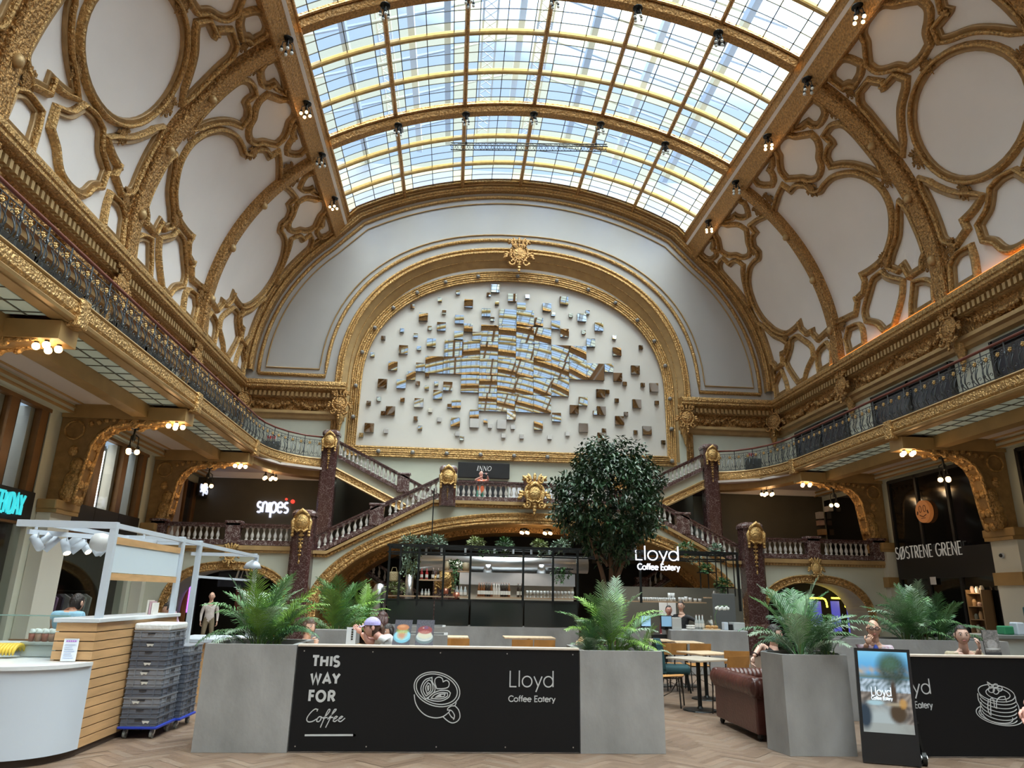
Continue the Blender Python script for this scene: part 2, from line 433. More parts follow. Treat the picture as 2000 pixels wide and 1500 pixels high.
# ---- skylight glazing, bay by bay
edges = [29.87]+RIBS+[YF]
PH = math.asin(8/15.6)
def sk(phi, Y, dz=0): return Vector(((15.6+dz)*sin(phi), Y, 5.0+(15.6+dz)*cos(phi)))
lph = [-PH+PH*2*i/6 for i in range(7)]
fr = [0, .16, .5, .84, 1]
for b in range(len(edges)-1):
    y1, y0 = edges[b], edges[b+1]; mb = MB(); bars = MB()
    for sb in range(3):
        ya = y0+(y1-y0)*sb/3; yb = y0+(y1-y0)*(sb+1)/3
        for r in range(4):
            yr0 = ya+(yb-ya)*r/4; yr1 = ya+(yb-ya)*(r+1)/4
            for c in range(6):
                for k in range(4):
                    p0 = lph[c]+(lph[c+1]-lph[c])*fr[k]; p1 = lph[c]+(lph[c+1]-lph[c])*fr[k+1]
                    edge_c = k in (0, 3); edge_r = r in (0, 3)
                    mb.m = 1 if (edge_c != edge_r) else 0
                    pm = (p0+p1)/2
                    mb.add([sk(p0, yr0), sk(pm, yr0), sk(p1, yr0), sk(p1, yr1), sk(pm, yr1), sk(p0, yr1)], [(0, 1, 4, 5), (1, 2, 3, 4)])
            if r: bars.tube([sk(lph[0]+(lph[6]-lph[0])*i/36, yr0, -.02) for i in range(37)], .016, 4)
    for c in range(6):
        for k in (1, 2, 3):
            p0 = lph[c]+(lph[c+1]-lph[c])*fr[k]
            bars.tube([sk(p0, y0, -.02), sk(p0, y1, -.02)], .02, 4)
    wn_ = struct('window_%d' % (b+1), mb, [glassblue, glassyel], True)
    bars.build('glazing_bars', M('dark_glazing_bar', (.10, .10, .075), .5) if b == 0 else bpy.data.materials['dark_glazing_bar'], wn_)
ntrim = [5]
def trim(mb, m, smooth=None):
    o = struct('trim_%d' % ntrim[0], mb, m, smooth); ntrim[0] += 1; return o
# long ribs of the skylight
ribgold = M('brown_gilded_rib', (.46, .25, .085), .4, .55, var=(16, .4), bump=(13, .9, .06))
mingold = M('plain_gilded_rib', (.55, .37, .14), .45, .3, var=(5, .15))
for i in range(1, 6):
    mb = MB(); ph = lph[i]; a, b_ = -.075/15.6, .075/15.6
    mb.grid([[sk(ph+a, y, .02), sk(ph+a, y, -.16), sk(ph+a*.3, y, -.22), sk(ph+b_*.3, y, -.22), sk(ph+b_, y, -.16), sk(ph+b_, y, .02)] for y in [29.85-(29.85-YF)*k/40 for k in range(41)]])
    trim(mb, ribgold)
def arcrib(Y, w, d, mat, extra=None):
    mb = MB(); N = 60
    prof = [(-w/2, .03), (-w/2, -d*.6), (-w*.36, -d), (w*.36, -d), (w/2, -d*.6), (w/2, .03)]
    mb.grid([[sk(-PH+2*PH*i/N, Y+u, v) for u, v in prof] for i in range(N+1)])
    if extra:
        for u in (-w/2-.04, w/2+.04): mb.tube([sk(-PH+2*PH*i/N, Y+u, -d*.35) for i in range(N+1)], .05, 5)
    return trim(mb, mat)
for b in range(len(edges)-1):
    y1, y0 = edges[b], edges[b+1]
    for q in (1, 2): arcrib(y0+(y1-y0)*q/3, .15, .14, mingold)
for y in RIBS: arcrib(y, .42, .42, ribgold, 1)
arcrib(29.78, .3, .3, goldplain, 1)
for sg in (-1, 1):      # heavy gilded edge beams
    mb = MB(); mb.prism([(sg*x, z) for x, z in ((8.62, 17.30), (8.42, 17.22), (7.98, 17.95), (7.86, 18.3), (8.02, 18.5), (8.9, 18.4))], YF, 29.9, 'xz')
    mb.tube([(sg*8.44, YF, 17.24), (sg*8.44, 29.9, 17.24)], .06, 6); mb.tube([(sg*7.9, YF, 18.2), (sg*7.9, 29.9, 18.2)], .05, 6)
    trim(mb, ribgold)
mb = MB()               # wall and gable behind the viewer
mb.box(-12.2, YF-.2, 0, 12.2, YF, 21.4); struct('wall_front', mb, cream)
# ---- transverse ribs of the coves
for side in (-1, 1):
    for n_, y in enumerate(RIBS):
        wide = y != 24.0; w = .5 if wide else .42; d = .26 if wide else .3
        mb = MB(); prof = [(-w/2, 0), (-w/2, d*.7), (-w*.38, d), (w*.38, d), (w/2, d*.7), (w/2, 0)]
        S_ = [-.62+i*.2 for i in range(43)]
        mb.grid([[surf(y+u, s, h, side) for u, h in prof] for s in S_])
        for u in (-w*.44, w*.44): mb.tube([surf(y+u, s, d*.85, side) for s in S_], .035, 5)
        if wide:
            for u in (-w/2-.03, w/2+.03): mb.grid([[surf(y+u-.06, s, 0, side), surf(y+u-.05, s, .09, side), surf(y+u+.05, s, .09, side), surf(y+u+.06, s, 0, side)] for s in S_])
        o = trim(mb, golddeep)
        mb = MB(); mb.s = True
        for s in (.7, 2.9, 5.0):
            p = surf(y, s, d+.02, side); mb2 = MB(); mb2.ball(p, (.13, .12, .17), 10, 7, Matrix.Rotation(side*(s/RR), 3, 'Y')); mb2.build('boss', goldplain, o, True)
# ---- gilded panel frames of the coves (outlines in metres: along the hall from the bay centre, up the curve)
def catmull(P, closed=True, step=4, sharp=.75):
    n = len(P); out = []
    for i in range(n if closed else n-1):
        p0, p1, p2, p3 = P[(i-1) % n], P[i], P[(i+1) % n], P[(i+2) % n]
        if not closed:
            if i == 0: p0 = p1
            if i == n-2: p3 = p2
        def ang(a, b, c):
            u = (b-a); v = (c-b)
            return u.angle(v) if u.length > 1e-6 and v.length > 1e-6 else 0
        t1 = (p2-p0)/2 if ang(p0, p1, p2) < sharp else (p2-p1)*.9
        t2 = (p3-p1)/2 if ang(p1, p2, p3) < sharp else (p2-p1)*.9
        for k in range(step):
            t = k/step; h1 = 2*t**3-3*t**2+1; h2 = t**3-2*t**2+t; h3 = -2*t**3+3*t**2; h4 = t**3-t**2
            out.append(p1*h1+t1*h2+p2*h3+t2*h4)
    if not closed: out.append(P[-1])
    return out
FW = .27
framecove = M('brown_gold_cove', (.38, .235, .10), .42, .3, var=(5, .2), bump=(10, .2))
def fprof(w): return [(0, 0), (.012, .07), (w*.12, .085), (w*.40, .06), (w*.48, .05), (w*.52, .13), (w*.66, .17), (w*.82, .15), (w*.94, .09), (w, 0)]
def frame_on(mb, P, side, closed=True, w=FW, smoothit=True):
    P = [Vector((a, b)) for a, b in P]
    if closed and sum(P[i].x*P[(i+1) % len(P)].y-P[(i+1) % len(P)].x*P[i].y for i in range(len(P))) < 0: P.reverse()
    if smoothit: P = catmull(P, closed)
    n = len(P); rows = []
    for i in range(n):
        a = P[i-1] if (i or closed) else P[0]; c = P[(i+1) % n] if (i < n-1 or closed) else P[-1]
        t1 = (P[i]-a); t2 = (c-P[i])
        t1 = t1.normalized() if t1.length > 1e-7 else t2.normalized(); t2 = t2.normalized() if t2.length > 1e-7 else t1
        n1 = Vector((t1.y, -t1.x)); n2 = Vector((t2.y, -t2.x)); nn = n1+n2
        nn = nn.normalized() if nn.length > .05 else n1
        k = min(1.6, 1/max(.3, nn.dot(n1)))
        rows.append([surf(P[i].x+nn.x*u*k, P[i].y+nn.y*u*k, h+.005, side) for u, h in fprof(w)])
    if closed: rows.append(rows[0])
    for lo, hi, mi in ((0, 5, 1), (4, 10, 0)): mb.m = mi; mb.grid([r[lo:hi] for r in rows])
    mb.m = 0
E1C = 15.12
bay1 = {
 'Pd': [(16.04,5.72),(16.11,5.87),(16.57,5.89),(16.74,5.97),(16.65,6.15),(16.79,6.35),(17.18,6.35),(17.36,6.17),(17.4,5.82),(17.47,5.1),(17.48,4.44),(17.12,4.93),(16.7,5.34),(16.18,5.62)],
 'Q1': [(16.61,7.05),(16.69,7.32),(16.83,7.43),(17.18,7.45),(17.32,7.36),(17.32,7.1),(17.17,7.03),(17.09,6.92),(16.78,6.96)],
 'Pc': [(16.14,1.6),(16.8,2.05),(17.3,2.62),(17.47,2.95),(17.48,2.37),(17.5,1.56),(17.5,1.23),(17.38,1.1),(17.22,.98),(16.88,1.12),(16.92,1.44),(16.48,1.5)],
 'B1': [(16.9,.34),(17.24,.36),(17.47,.22),(17.55,-.3),(16.9,-.3),(16.88,.09)]}
mid1 = {'QF': [(0,7.5),(-.4,7.42),(-.58,7.17),(-.83,6.96),(-1.05,6.75),(-1.03,6.55),(-.85,6.39),(-.55,6.21),(-.38,5.96),(0,5.9)],
        'B2': [(0,1.52),(-.32,1.46),(-.6,1.05),(-1.02,.82),(-1.0,.5),(-.7,.28),(-.42,-.1),(0,-.2)]}
bay2 = {
 'S1': [(18.69,7.42),(18.67,7.2),(18.81,7.05),(19.18,7.0),(19.29,7.07),(19.3,7.3),(19.5,7.36),(19.8,7.42),(19.45,7.46),(19.06,7.46)],
 'S2': [(21.98,7.45),(22.23,7.42),(22.48,7.38),(22.49,7.22),(22.65,7.05),(22.84,7.0),(23.03,7.15),(23.14,7.3),(23.08,7.46),(22.58,7.47)],
 'Nd': [(19.06,6.37),(18.88,6.31),(18.72,6.16),(18.69,5.75),(18.72,5.14),(18.75,4.35),(18.92,4.69),(19.29,5.16),(19.66,5.48),(20.0,5.68),(19.94,5.85),(19.71,5.95),(19.37,5.96),(19.28,6.12),(19.27,6.36)],
 'QF': [(20.93,7.5),(20.55,7.4),(20.40,7.17),(20.15,6.98),(19.9,6.80),(19.93,6.62),(20.1,6.43),(20.42,6.24),(20.62,5.98),(20.94,5.87),(21.2,5.95),(21.42,6.21),(21.7,6.41),(21.92,6.58),(21.85,6.83),(21.58,7.05),(21.34,7.2),(21.2,7.42)],
 'Nc': [(18.78,2.82),(18.74,2.61),(18.74,2.28),(18.73,1.69),(18.74,1.27),(18.9,1.14),(18.99,.97),(19.37,.98),(19.43,1.22),(19.49,1.43),(19.89,1.39),(20.06,1.54),(19.8,1.77),(19.34,2.09),(19.06,2.42)],
 'L2': [(21.0,1.39),(20.77,1.39),(20.59,1.15),(20.04,.76),(20.16,.49),(20.46,.08),(20.75,-.26),(21.1,-.26),(21.4,.09),(21.93,.4),(21.91,.68),(21.42,1.14),(21.16,1.36)],
 'L3': [(19.25,.36),(18.97,.27),(18.71,.07),(18.75,-.3),(19.14,-.3),(19.5,-.3),(19.45,-.1),(19.36,.1)],
 'L1': [(23.11,.32),(22.7,.26),(22.55,.08),(22.57,-.3),(22.9,-.3),(23.23,-.3),(23.3,.09)]}
BP = [(23.85,6.02),(23.5,6.12),(23.01,6.27),(22.61,6.34),(22.54,6.01),(22.09,5.98),(21.82,5.78),(21.8,5.42),(21.4,5.18),(20.97,5.21),(20.53,5.18),(20.11,5.01),(19.74,4.77),(19.41,4.35),(19.23,3.85),(19.25,3.4),(19.36,3.08),(19.55,2.78),(19.84,2.44),(20.43,2.08),(21.12,2.02),(21.84,2.09),(21.81,1.72),(22.0,1.48),(22.57,1.41),(22.54,1.2),(22.71,.98),(23.15,1.03),(23.85,1.1)]
def circ(yc): return [(yc+1.72*cos(2*pi*i/40), 3.67+1.58*sin(2*pi*i/40)) for i in range(40)]
CART = []          # places for shell ornaments: (side, Y, s, size)
for side in (-1, 1):
    for bi in range(-1, 4):
        yc = 15.185-5.87*bi
        mb = MB()
        if bi == -1:
            for mir in (0, 1):
                for k, P in bay2.items(): frame_on(mb, [((48.0-a) if mir else a, b) for a, b in P], side)
                frame_on(mb, [((48.0-a) if mir else a, b) for a, b in (BP if not mir else BP)], side) if False else None
            full = BP+[(48.0-a, b) for a, b in reversed(BP)]
            frame_on(mb, full, side)
        else:
            for mir in (0, 1):
                for k, P in bay1.items():
                    frame_on(mb, [((yc-(a-E1C)) if mir else (yc+a-E1C), b) for a, b in P], side)
            for k, P in mid1.items():
                frame_on(mb, [(yc+a, b) for a, b in P]+[(yc-a, b) for a, b in reversed(P[1:-1])], side)
            frame_on(mb, circ(yc), side, smoothit=False)
        o = trim(mb, [gold, framecove], False)
        if bi == -1:
            spots = [(18.62, 3.95, .5), (48-18.62, 3.95, .3), (18.45, 6.7, .38), (48-18.45, 6.7, .3), (21.55, 5.62, .52), (48-21.55, 5.62, .46), (20.3, 1.75, .5), (48-20.3, 1.75, .46), (18.5, .78, .44), (29.4, .78, .36), (23.55, .75, .42), (24.45, .75, .36), (23.5, 6.6, .4), (24.5, 6.6, .42)]
        else:
            spots = [(yc+d*sg, s, z) for d, s, z in ((2.05, 3.7, .5), (1.05, 5.5, .44), (1.2, 2.0, .42), (2.3, 6.7, .36), (2.3, .75, .46)) for sg in (-1, 1) if not (d == 1.05 and sg == -1)]
            spots = [(yc if abs(s-5.5) < .01 else a, s, z) for a, s, z in spots]
        CART.append((o, side, spots))
# ================================================================== CORNICE, GALLERIES, BRACKETS, RAILINGS
XW = 12.0
SIDE = {-1: 'on the wall with glowing tubes', 1: 'on the black shopfront wall'}
# ---- shell ornament used on vault, cornice and stairs
def cartouche_mesh(kind='shell'):
    mb = MB(); mb.s = True
    mb.ball((0, 0, .02), (.30, .34, .13), 12, 8)
    mb.tube([(.33*cos(t), .37*sin(t), .06) for t in [2*pi*i/20 for i in range(20)]], .045, 6, closed=True)
    for sg in (-1, 1):
        for cy, r0, tw in ((.42, .17, 1), (-.40, .15, -1)):
            mb.tube([(sg*(.24+r0*.9*cos(a)*(1-a/9)), cy+tw*r0*sin(a)*(1-a/9), .05+.01*a) for a in [k*.55 for k in range(13)]], [.06-.003*k for k in range(13)], 6)
        for k in range(3):
            a = .35-.5*k; mb.ball((sg*(.44+.03*k), -.05+.18*a, .03), (.12, .07, .06), 8, 5, Matrix.Rotation(sg*a, 3, 'Z'))
    for k in range(-2, 3):
        a = k*.42; mb.ball((.42*sin(a)*1.0, .38+.16*cos(a), .07), (.065, .17, .06), 8, 5, Matrix.Rotation(-a, 3, 'Z'))
    for k in range(4): mb.ball((0, -.38-.11*k, .04), (.12-.024*k, .08, .07-.01*k), 8, 5)
    return mb
cm0 = cartouche_mesh(); cart0 = cm0.build('cartouche', golddeep); cart_mesh = cart0.data; bpy.data.objects.remove(cart0)
def put_cart(parent, p, nrm, up, size, mat=None, name='cartouche'):
    o = bpy.data.objects.new(name, cart_mesh); COL.objects.link(o)
    z = Vector(nrm).normalized(); x = Vector(up).cross(z).normalized(); y = z.cross(x)
    R = Matrix((x*size, y*size, z*size)).transposed().to_4x4(); R.translation = Vector(p)-(WO[parent.name] if parent else Vector())
    if parent: o.parent = parent
    o.matrix_local = R
    WO[o.name] = Vector(p)
    if mat: o.material_slots[0].link = 'OBJECT'; o.material_slots[0].material = mat
    return o
for o, side, spots in CART:
    for Y, s, z in spots:
        p = surf(Y, s, .03, side); q = surf(Y, s, .5, side); u = surf(Y, s+.3, .03, side)
        put_cart(o, p, q-p, u-p, z)
# ---- main cornice: along both sides and returned on the far wall
def cornice(prof, mat, name, parent=None, smooth=None):
    mb = MB()
    for sg in (-1, 1):
        rows = [[(sg*(XW-d), YF, z) for d, z in prof], [(sg*(XW-d), YB-d, z) for d, z in prof], [(sg*7.36, YB-d, z) for d, z in prof]]
        mb.grid(rows)
        n = len(prof); mb.add(rows[2]+[(sg*7.36, YB, prof[0][1]), (sg*7.36, YB, prof[-1][1])], [tuple(range(n))+(n+1, n)])
    return struct(name, mb, mat, smooth) if parent is None else mb.build(name, mat, parent, smooth)
c0 = cornice([(.2, 10.27), (.50, 10.24), (.54, 10.16), (.54, 10.06), (.50, 10.02), (.52, 9.93), (.46, 9.87), (.30, 9.80)], gold, 'trim_%d' % ntrim[0]); ntrim[0] += 1
cornice([(.30, 9.80), (.25, 9.72), (.25, 9.55), (.2, 9.52)], ochre, 'dentil_band', c0)
cornice([(.2, 9.52), (.12, 9.45), (.10, 9.05), (.14, 9.0)], golddeep, 'frieze', c0)
cornice([(.14, 9.0), (.24, 8.98), (.26, 8.86), (.16, 8.80), (.14, 8.68), (.04, 8.62), (.0, 8.62)], goldplain, 'lower_moulding', c0)
for sg in (-1, 1):
    mb = MB()
    y = 2.0
    while y < YB-.4: mb.box(min(sg*(XW-.25), sg*(XW-.37)), y, 9.57, max(sg*(XW-.25), sg*(XW-.37)), y+.1, 9.76); y += .19
    x = 7.45
    while x < 11.6: mb.box(min(sg*x, sg*(x+.1)), YB-.37, 9.57, max(sg*x, sg*(x+.1)), YB-.25, 9.76); x += .19
    mb.build('dentil', goldplain, c0)
    # garlands
    mb = MB(); mb.s = True; rr = random.Random(5)
    def garland(a, b, nrm):
        a = Vector(a); b = Vector(b); n = 16; L_ = (b-a)
        for k in range(n+1):
            t = k/n; p = a+L_*t+Vector((0, 0, -.24*sin(pi*t))); r = .055+.05*sin(pi*t)
            for q in range(2):
                mb.ball(p+Vector((rr.uniform(-.05,.05), rr.uniform(-.05,.05), rr.uniform(-.06,.06))), (r*rr.uniform(.7,1.2), r*rr.uniform(.7,1.2), r*rr.uniform(.7,1.2)), 6, 5)
    ys = [6.38, 12.25, 18.12, 24.0, 29.6]
    for a, b in zip(ys[:-1], ys[1:]):
        m_ = (b-a-1.0)/2
        for k in range(2): garland((sg*(XW-.16), a+.5+m_*k, 9.38), (sg*(XW-.16), a+.5+m_*(k+1), 9.38), 0)
    for k in range(2): garland((sg*(8.0+1.6*k), YB-.16, 9.38), (sg*(9.6+1.6*k), YB-.16, 9.38), 0)
    mb.build('garland', golddeep, c0)
    for y in [.5, 6.38, 12.25, 18.12, 24.0]:
        put_cart(c0, (sg*(XW-.28), y, 9.25), (-sg, 0, .12), (0, 0, 1), .92, name='console'); 
        m3 = MB(); m3.s = True; m3.lathe([(.02, 8.05), (.07, 8.2), (.10, 8.4), (.16, 8.62), (.2, 8.8), (.1, 9.0)], 8, (sg*(XW-.12), y, 0)); m3.build('pendant', gold, c0)
    for x in (7.55, 11.6):
        put_cart(c0, (sg*x, YB-.34, 9.25), (0, -1, .1) if x < 8 else (-sg*.7, -.7, .1), (0, 0, 1), .92, name='console')
        m3 = MB(); m3.s = True; m3.lathe([(.02, 8.05), (.07, 8.2), (.10, 8.4), (.16, 8.62), (.2, 8.8), (.1, 9.0)], 8, (sg*x, YB-.16, 0)); m3.build('pendant', gold, c0)
# hidden amber light strip glowing on the cornice ledge of the black-shopfront side
mb = MB(); mb.box(11.56, 2, 10.255, 11.66, 24.6, 10.285); amber = mb.build('light_strip', M('amber_strip', (1, .5, .1), .5, emit=(1, .32, .045, 2.6))); tag(amber, 'thin amber light strip lying along the cornice ledge', 'light strip')
# ---- side walls
for sg, nm in ((-1, 'wall_left'), (1, 'wall_right')):
    mb = MB()
    x0, x1 = min(sg*12, sg*12.3), max(sg*12, sg*12.3)
    mb.box(x0, YF, 5.55, x1, 30.2, 10.4)
    if sg > 0: mb.box(x0, YF, 0, x1, 30.2, 5.55)
    else:
        for ya, yb in ((YF, .8), (5.2, 6.6), (11.05, 12.45), (16.85, 18.25), (22.45, 30.2)): mb.box(x0, ya, 0, x1, yb, 5.55)
    struct(nm, mb, wallgreen)
    for k, (ya, yb) in enumerate([(1, 5.2), (6.9, 11.1), (12.7, 17.0), (18.7, 22.7), (24.5, 28.4)]):   # dark shop windows of the upper floor
        mb = MB(); x0, x1 = sg*11.93, sg*12.02; mb.box(min(x0, x1), ya, 6.2, max(x0, x1), yb, 8.42)
        o = struct('window_%d' % (10+k+(5 if sg > 0 else 0)), mb, M('dark_upper_glass_%d' % (k+(5 if sg > 0 else 0)), (.05, .055, .07) if sg > 0 else (.13, .115, .16), .12, spec=.6))
        mb = MB()
        for y in (ya, (ya+yb)/2, yb): mb.box(min(sg*11.86, x1), y-.07, 6.2, max(sg*11.86, x1), y+.07, 8.5)
        mb.box(min(sg*11.86, x1), ya, 8.3, max(sg*11.86, x1), yb, 8.5); mb.build('window_frame', darkint, o)
# ---- gallery slab, fascia
FX, FY = 9.05, 23.15
def edgepath(sg, off=0.0, y0=YF):
    P = [(sg*(FX+off), y0), (sg*(FX+off), FY)]
    for i in range(1, 13):
        t = pi/2*i/12; P.append((sg*(7.15+(1.9+off)*cos(t)), FY+(2.85+off)*sin(t)))
    return P
def sweep2(mb, path, prof, sg):
    n = len(path); rows = []
    for i in range(n):
        a = Vector(path[max(0, i-1)]); c = Vector(path[min(n-1, i+1)]); t = (c-a).normalized(); nn = Vector((t.y, -t.x))*(-sg)
        rows.append([(path[i][0]+nn.x*d, path[i][1]+nn.y*d, z) for d, z in prof])
    mb.grid(rows)
BRY = [23.15, 17.55, 11.75, 5.9, 0.1]
gfloor = M('gallery_floor_board', (.09, .03, .03), .5)
for sg in (-1, 1):
    P = edgepath(sg, .06); poly = P+[(sg*7.2, 30.0), (sg*12, 30.0), (sg*12, YF)]
    mb = MB(); mb.prism(poly, 5.9, 6.2, 'xy'); struct('floor_gallery' if sg < 0 else 'floor_gallery_right', mb, gfloor)
    mb = MB(); pts = edgepath(sg); sweep2(mb, pts, [(-.05, 6.27), (.07, 6.27), (.09, 6.24), (.05, 6.22)], sg); sweep2(mb, pts, [(.04, 5.96), (.07, 5.93), (.05, 5.88), (-.04, 5.86), (-.3, 5.86)], sg)
    o = trim(mb, goldplain)
    mb = MB(); sweep2(mb, pts, [(.05, 6.22), (.075, 6.18), (.075, 6.01), (.04, 5.96)], sg); mb.build('relief_band', gold, o)
    for y in BRY[:4]:
        mb = MB(); x0, x1 = sg*8.92, sg*9.2; mb.bbox(min(x0, x1), y-.15, 5.78, max(x0, x1), y+.15, 6.29, .02); b = mb.build('fascia_block', gold, o)
    # soffit: glazed strip, brown beam, cream field
    mb = MB(); x0, x1 = sg*10.0, sg*10.34; mb.box(min(x0, x1), YF, 5.56, max(x0, x1), FY, 5.9); o = trim(mb, ochre)
    mb = MB(); x0, x1 = sg*9.08, sg*9.3; mb.box(min(x0, x1), YF, 5.84, max(x0, x1), FY, 5.9); mb.build('edge_strip', ochre, o)
    mb = MB(); mb.prism([(sg*10.34, YF), (sg*12, YF), (sg*12, 27.2), (sg*7.2, 27.2), (sg*7.2, 25.8), (sg*8.6, 24.9), (sg*9.2, 23.3), (sg*10.34, 23.2)], 5.82, 5.9, 'xy'); struct('ceiling_gallery' if sg < 0 else 'ceiling_gallery_right', mb, M('gallery_soffit_%d' % (sg+1), (.66, .58, .52), .7))
    mb = MB(); sweep2(mb, edgepath(sg, .12, FY-.01)[1:], [(0, 5.86), (0, 5.6), (-.3, 5.56), (-.3, 5.86)], sg); trim(mb, ochre)
    mb = MB(); x0, x1 = sg*11.72, sg*12; mb.box(min(x0, x1), YF, 5.6, max(x0, x1), 27, 5.84); o = trim(mb, wallgreen)
    for zz in (5.6, 5.74): m2 = MB(); x0 = sg*11.70; m2.tube([(x0, YF, zz), (x0, 27, zz)], .035, 5); m2.build('bead', ochre, o)
    for k in range(len(BRY)-1):
        ya, yb = BRY[k+1]+.35, BRY[k]-.35
        mb = MB(); x0, x1 = sg*9.3, sg*9.98; mb.box(min(x0, x1), ya, 5.86, max(x0, x1), yb, 5.88); o = struct('window_%d' % (30+k+(5 if sg > 0 else 0)), mb, frost)
        mb = MB(); mb.box(sg*9.64-.012, ya, 5.845, sg*9.64+.012, yb, 5.86)
        y = ya
        while y < yb: mb.box(min(x0, x1), y-.012, 5.845, max(x0, x1), y+.012, 5.86); y += .5
        mb.build('glazing_bars', bpy.data.materials['dark_glazing_bar'], o)
        # border lines of the cream field
        mb = MB(); x0, x1 = sg*10.55, sg*11.5
        mb.tube([(x0, ya, 5.81), (x1, ya, 5.81), (x1, yb, 5.81), (x0, yb, 5.81)], .03, 5, closed=True); trim(mb, ochre)
# ---- brackets
bronzegold = M('bronze_gold_bracket', (.34, .21, .085), .4, .35, var=(5, .25), bump=(9, .3))
woodplinth = M('wood_plinth', (.33, .15, .06), .4)
def bracket(sg, y, label, grp):
    t = thing('gallery_bracket', label, 'bracket', (sg*12, y, 3.4), grp)
    mb = MB(); x0, x1 = sg*9.12, sg*11.98; mb.box(min(x0, x1), y-.28, 5.5, max(x0, x1), y+.28, 5.815); mb.build('beam', ochre, t)
    inner = [(11.40, 3.55), (11.34, 3.9), (11.28, 4.4), (11.22, 4.85), (11.08, 5.12), (10.86, 5.30), (10.55, 5.40), (10.2, 5.41), (9.85, 5.47), (9.5, 5.52)]
    poly = [(sg*11.99, 5.5), (sg*11.99, 3.5), (sg*11.6, 3.5)]+[(sg*x, z) for x, z in inner]
    mb = MB(); mb.prism(poly, y-.2, y+.2, 'xz'); mb.build('scroll_body', bronzegold, t)
    mb = MB(); mb.s = True
    for yy in (y-.2, y+.2): mb.tube([(sg*x, yy, z) for x, z in inner], .05, 6)
    for i, (x, z) in enumerate(inner[:6]):
        for q in (-.1, .1): mb.ball((sg*(x-.02), y+q, z), (.08, .11, .12), 6, 5)
    for x, z, r in ((11.5, 4.0, .2), (11.45, 4.35, .17), (11.55, 3.72, .2), (11.6, 4.7, .12), (10.3, 5.44, .13), (10.0, 5.47, .11), (10.6, 5.45, .12)):
        for q in (-.2, .2): mb.ball((sg*x, y+q, z), (r, .06, r*1.2), 8, 6)
    for yy in (y-.22, y+.22):
        mb.tube([(sg*(11.65+.22*cos(a)), yy, 5.2+.22*sin(a)) for a in [2*pi*i/16 for i in range(16)]], .03, 5, closed=True)
        for k in range(4): mb.ball((sg*(11.3-.17*k), yy, 5.36+.04*k), .07, 6, 5)
    mb.build('gilded_leafwork', gold, t)
    mb = MB(); x0, x1 = sg*11.55, sg*11.99; mb.bbox(min(x0, x1), y-.55, 3.3, max(x0, x1), y+.55, 3.52, .03); mb.box(min(x0, x1), y-.5, 3.22, max(x0, x1), y+.5, 3.3); mb.build('capital', ochre, t)
    mb = MB(); x0, x1 = sg*11.68, sg*11.99; mb.box(min(x0, x1), y-.46, 0.3, max(x0, x1), y+.46, 3.22); mb.build('pilaster', pilwhite, t)
    mb = MB(); x0, x1 = sg*11.62, sg*11.99; mb.box(min(x0, x1), y-.5, 0, max(x0, x1), y+.5, .5)
    mb.build('plinth', woodplinth if sg < 0 else ochre, t)
    if sg > 0: mb = MB(); mb.box(min(x0, x1), y-.5, 2.1, max(x0, x1), y+.5, 2.42); mb.build('string_course', ochre, t)
    return t
for sg in (-1, 1):
    for i, y in enumerate(BRY[:4]):
        bracket(sg, y, '%s gilded scroll bracket from the stairs %s' % (ordinal(i), SIDE[sg]), 'gilded scroll brackets under the upper gallery')
# ---- ironwork panels
PL = .70
def panel_meshes():
    a = MB()
    a.tube([(0, 0, 0), (0, 0, .78)], .016, 5); a.ball((0, 0, .5), (.03, .03, .05), 6, 5); a.ball((0, 0, .2), (.03, .03, .05), 6, 5)
    b = MB()
    for z in (.06, .66): b.tube([(0, 0, z), (0, PL, z)], .011, 4)
    for c in (.175, .525):
        for sg in (-1, 1):
            # pot-bellied bars ending in scrolls
            b.tube([(.02+.10*sin(pi*t)*(1-t*.35), c+sg*(.03+.05*sin(2.6*t)), .06+.36*t) for t in [k/8 for k in range(9)]], .010, 4)
            b.tube([(.03, c+sg*(.075+.055*cos(a_)*(1-a_/8)), .47+.055*sin(a_)*(1-a_/8)) for a_ in [k*.7 for k in range(9)]], .009, 4)
            b.tube([(0, c+sg*(.10+.05*cos(a_)*(1-a_/8)), .58-.05*sin(a_)*(1-a_/8)) for a_ in [k*.7 for k in range(9)]], .009, 4)
            b.tube([(.05, c+sg*(.11-.05*cos(a_)*(1-a_/8)), .15+.05*sin(a_)*(1-a_/8)) for a_ in [k*.7 for k in range(9)]], .009, 4)
        b.tube([(.0, c, .06), (.07, c, .2), (.05, c, .34), (0, c, .5), (0, c, .66)], .009, 4)
    b.tube([(0, PL/2, .06), (0, PL/2, .66)], .010, 4)
    g = MB(); g.s = True; c = .175
    for k in range(5):
        a_ = 2*pi*k/5; g.ball((.03, c+.035*cos(a_), .53+.035*sin(a_)), .024, 5, 4)
    g.ball((.04, c, .53), .02, 5, 4)
    return a, b, g
pa, pb, pg = panel_meshes()
tmp = [m.build(n, mt) for m, n, mt in ((pa, 'post', iron), (pb, 'scrollwork', iron), (pg, 'rosette', goldbright))]
PM = [o.data for o in tmp]; POFF = [o.location.copy() for o in tmp]
for o in tmp: bpy.data.objects.remove(o)
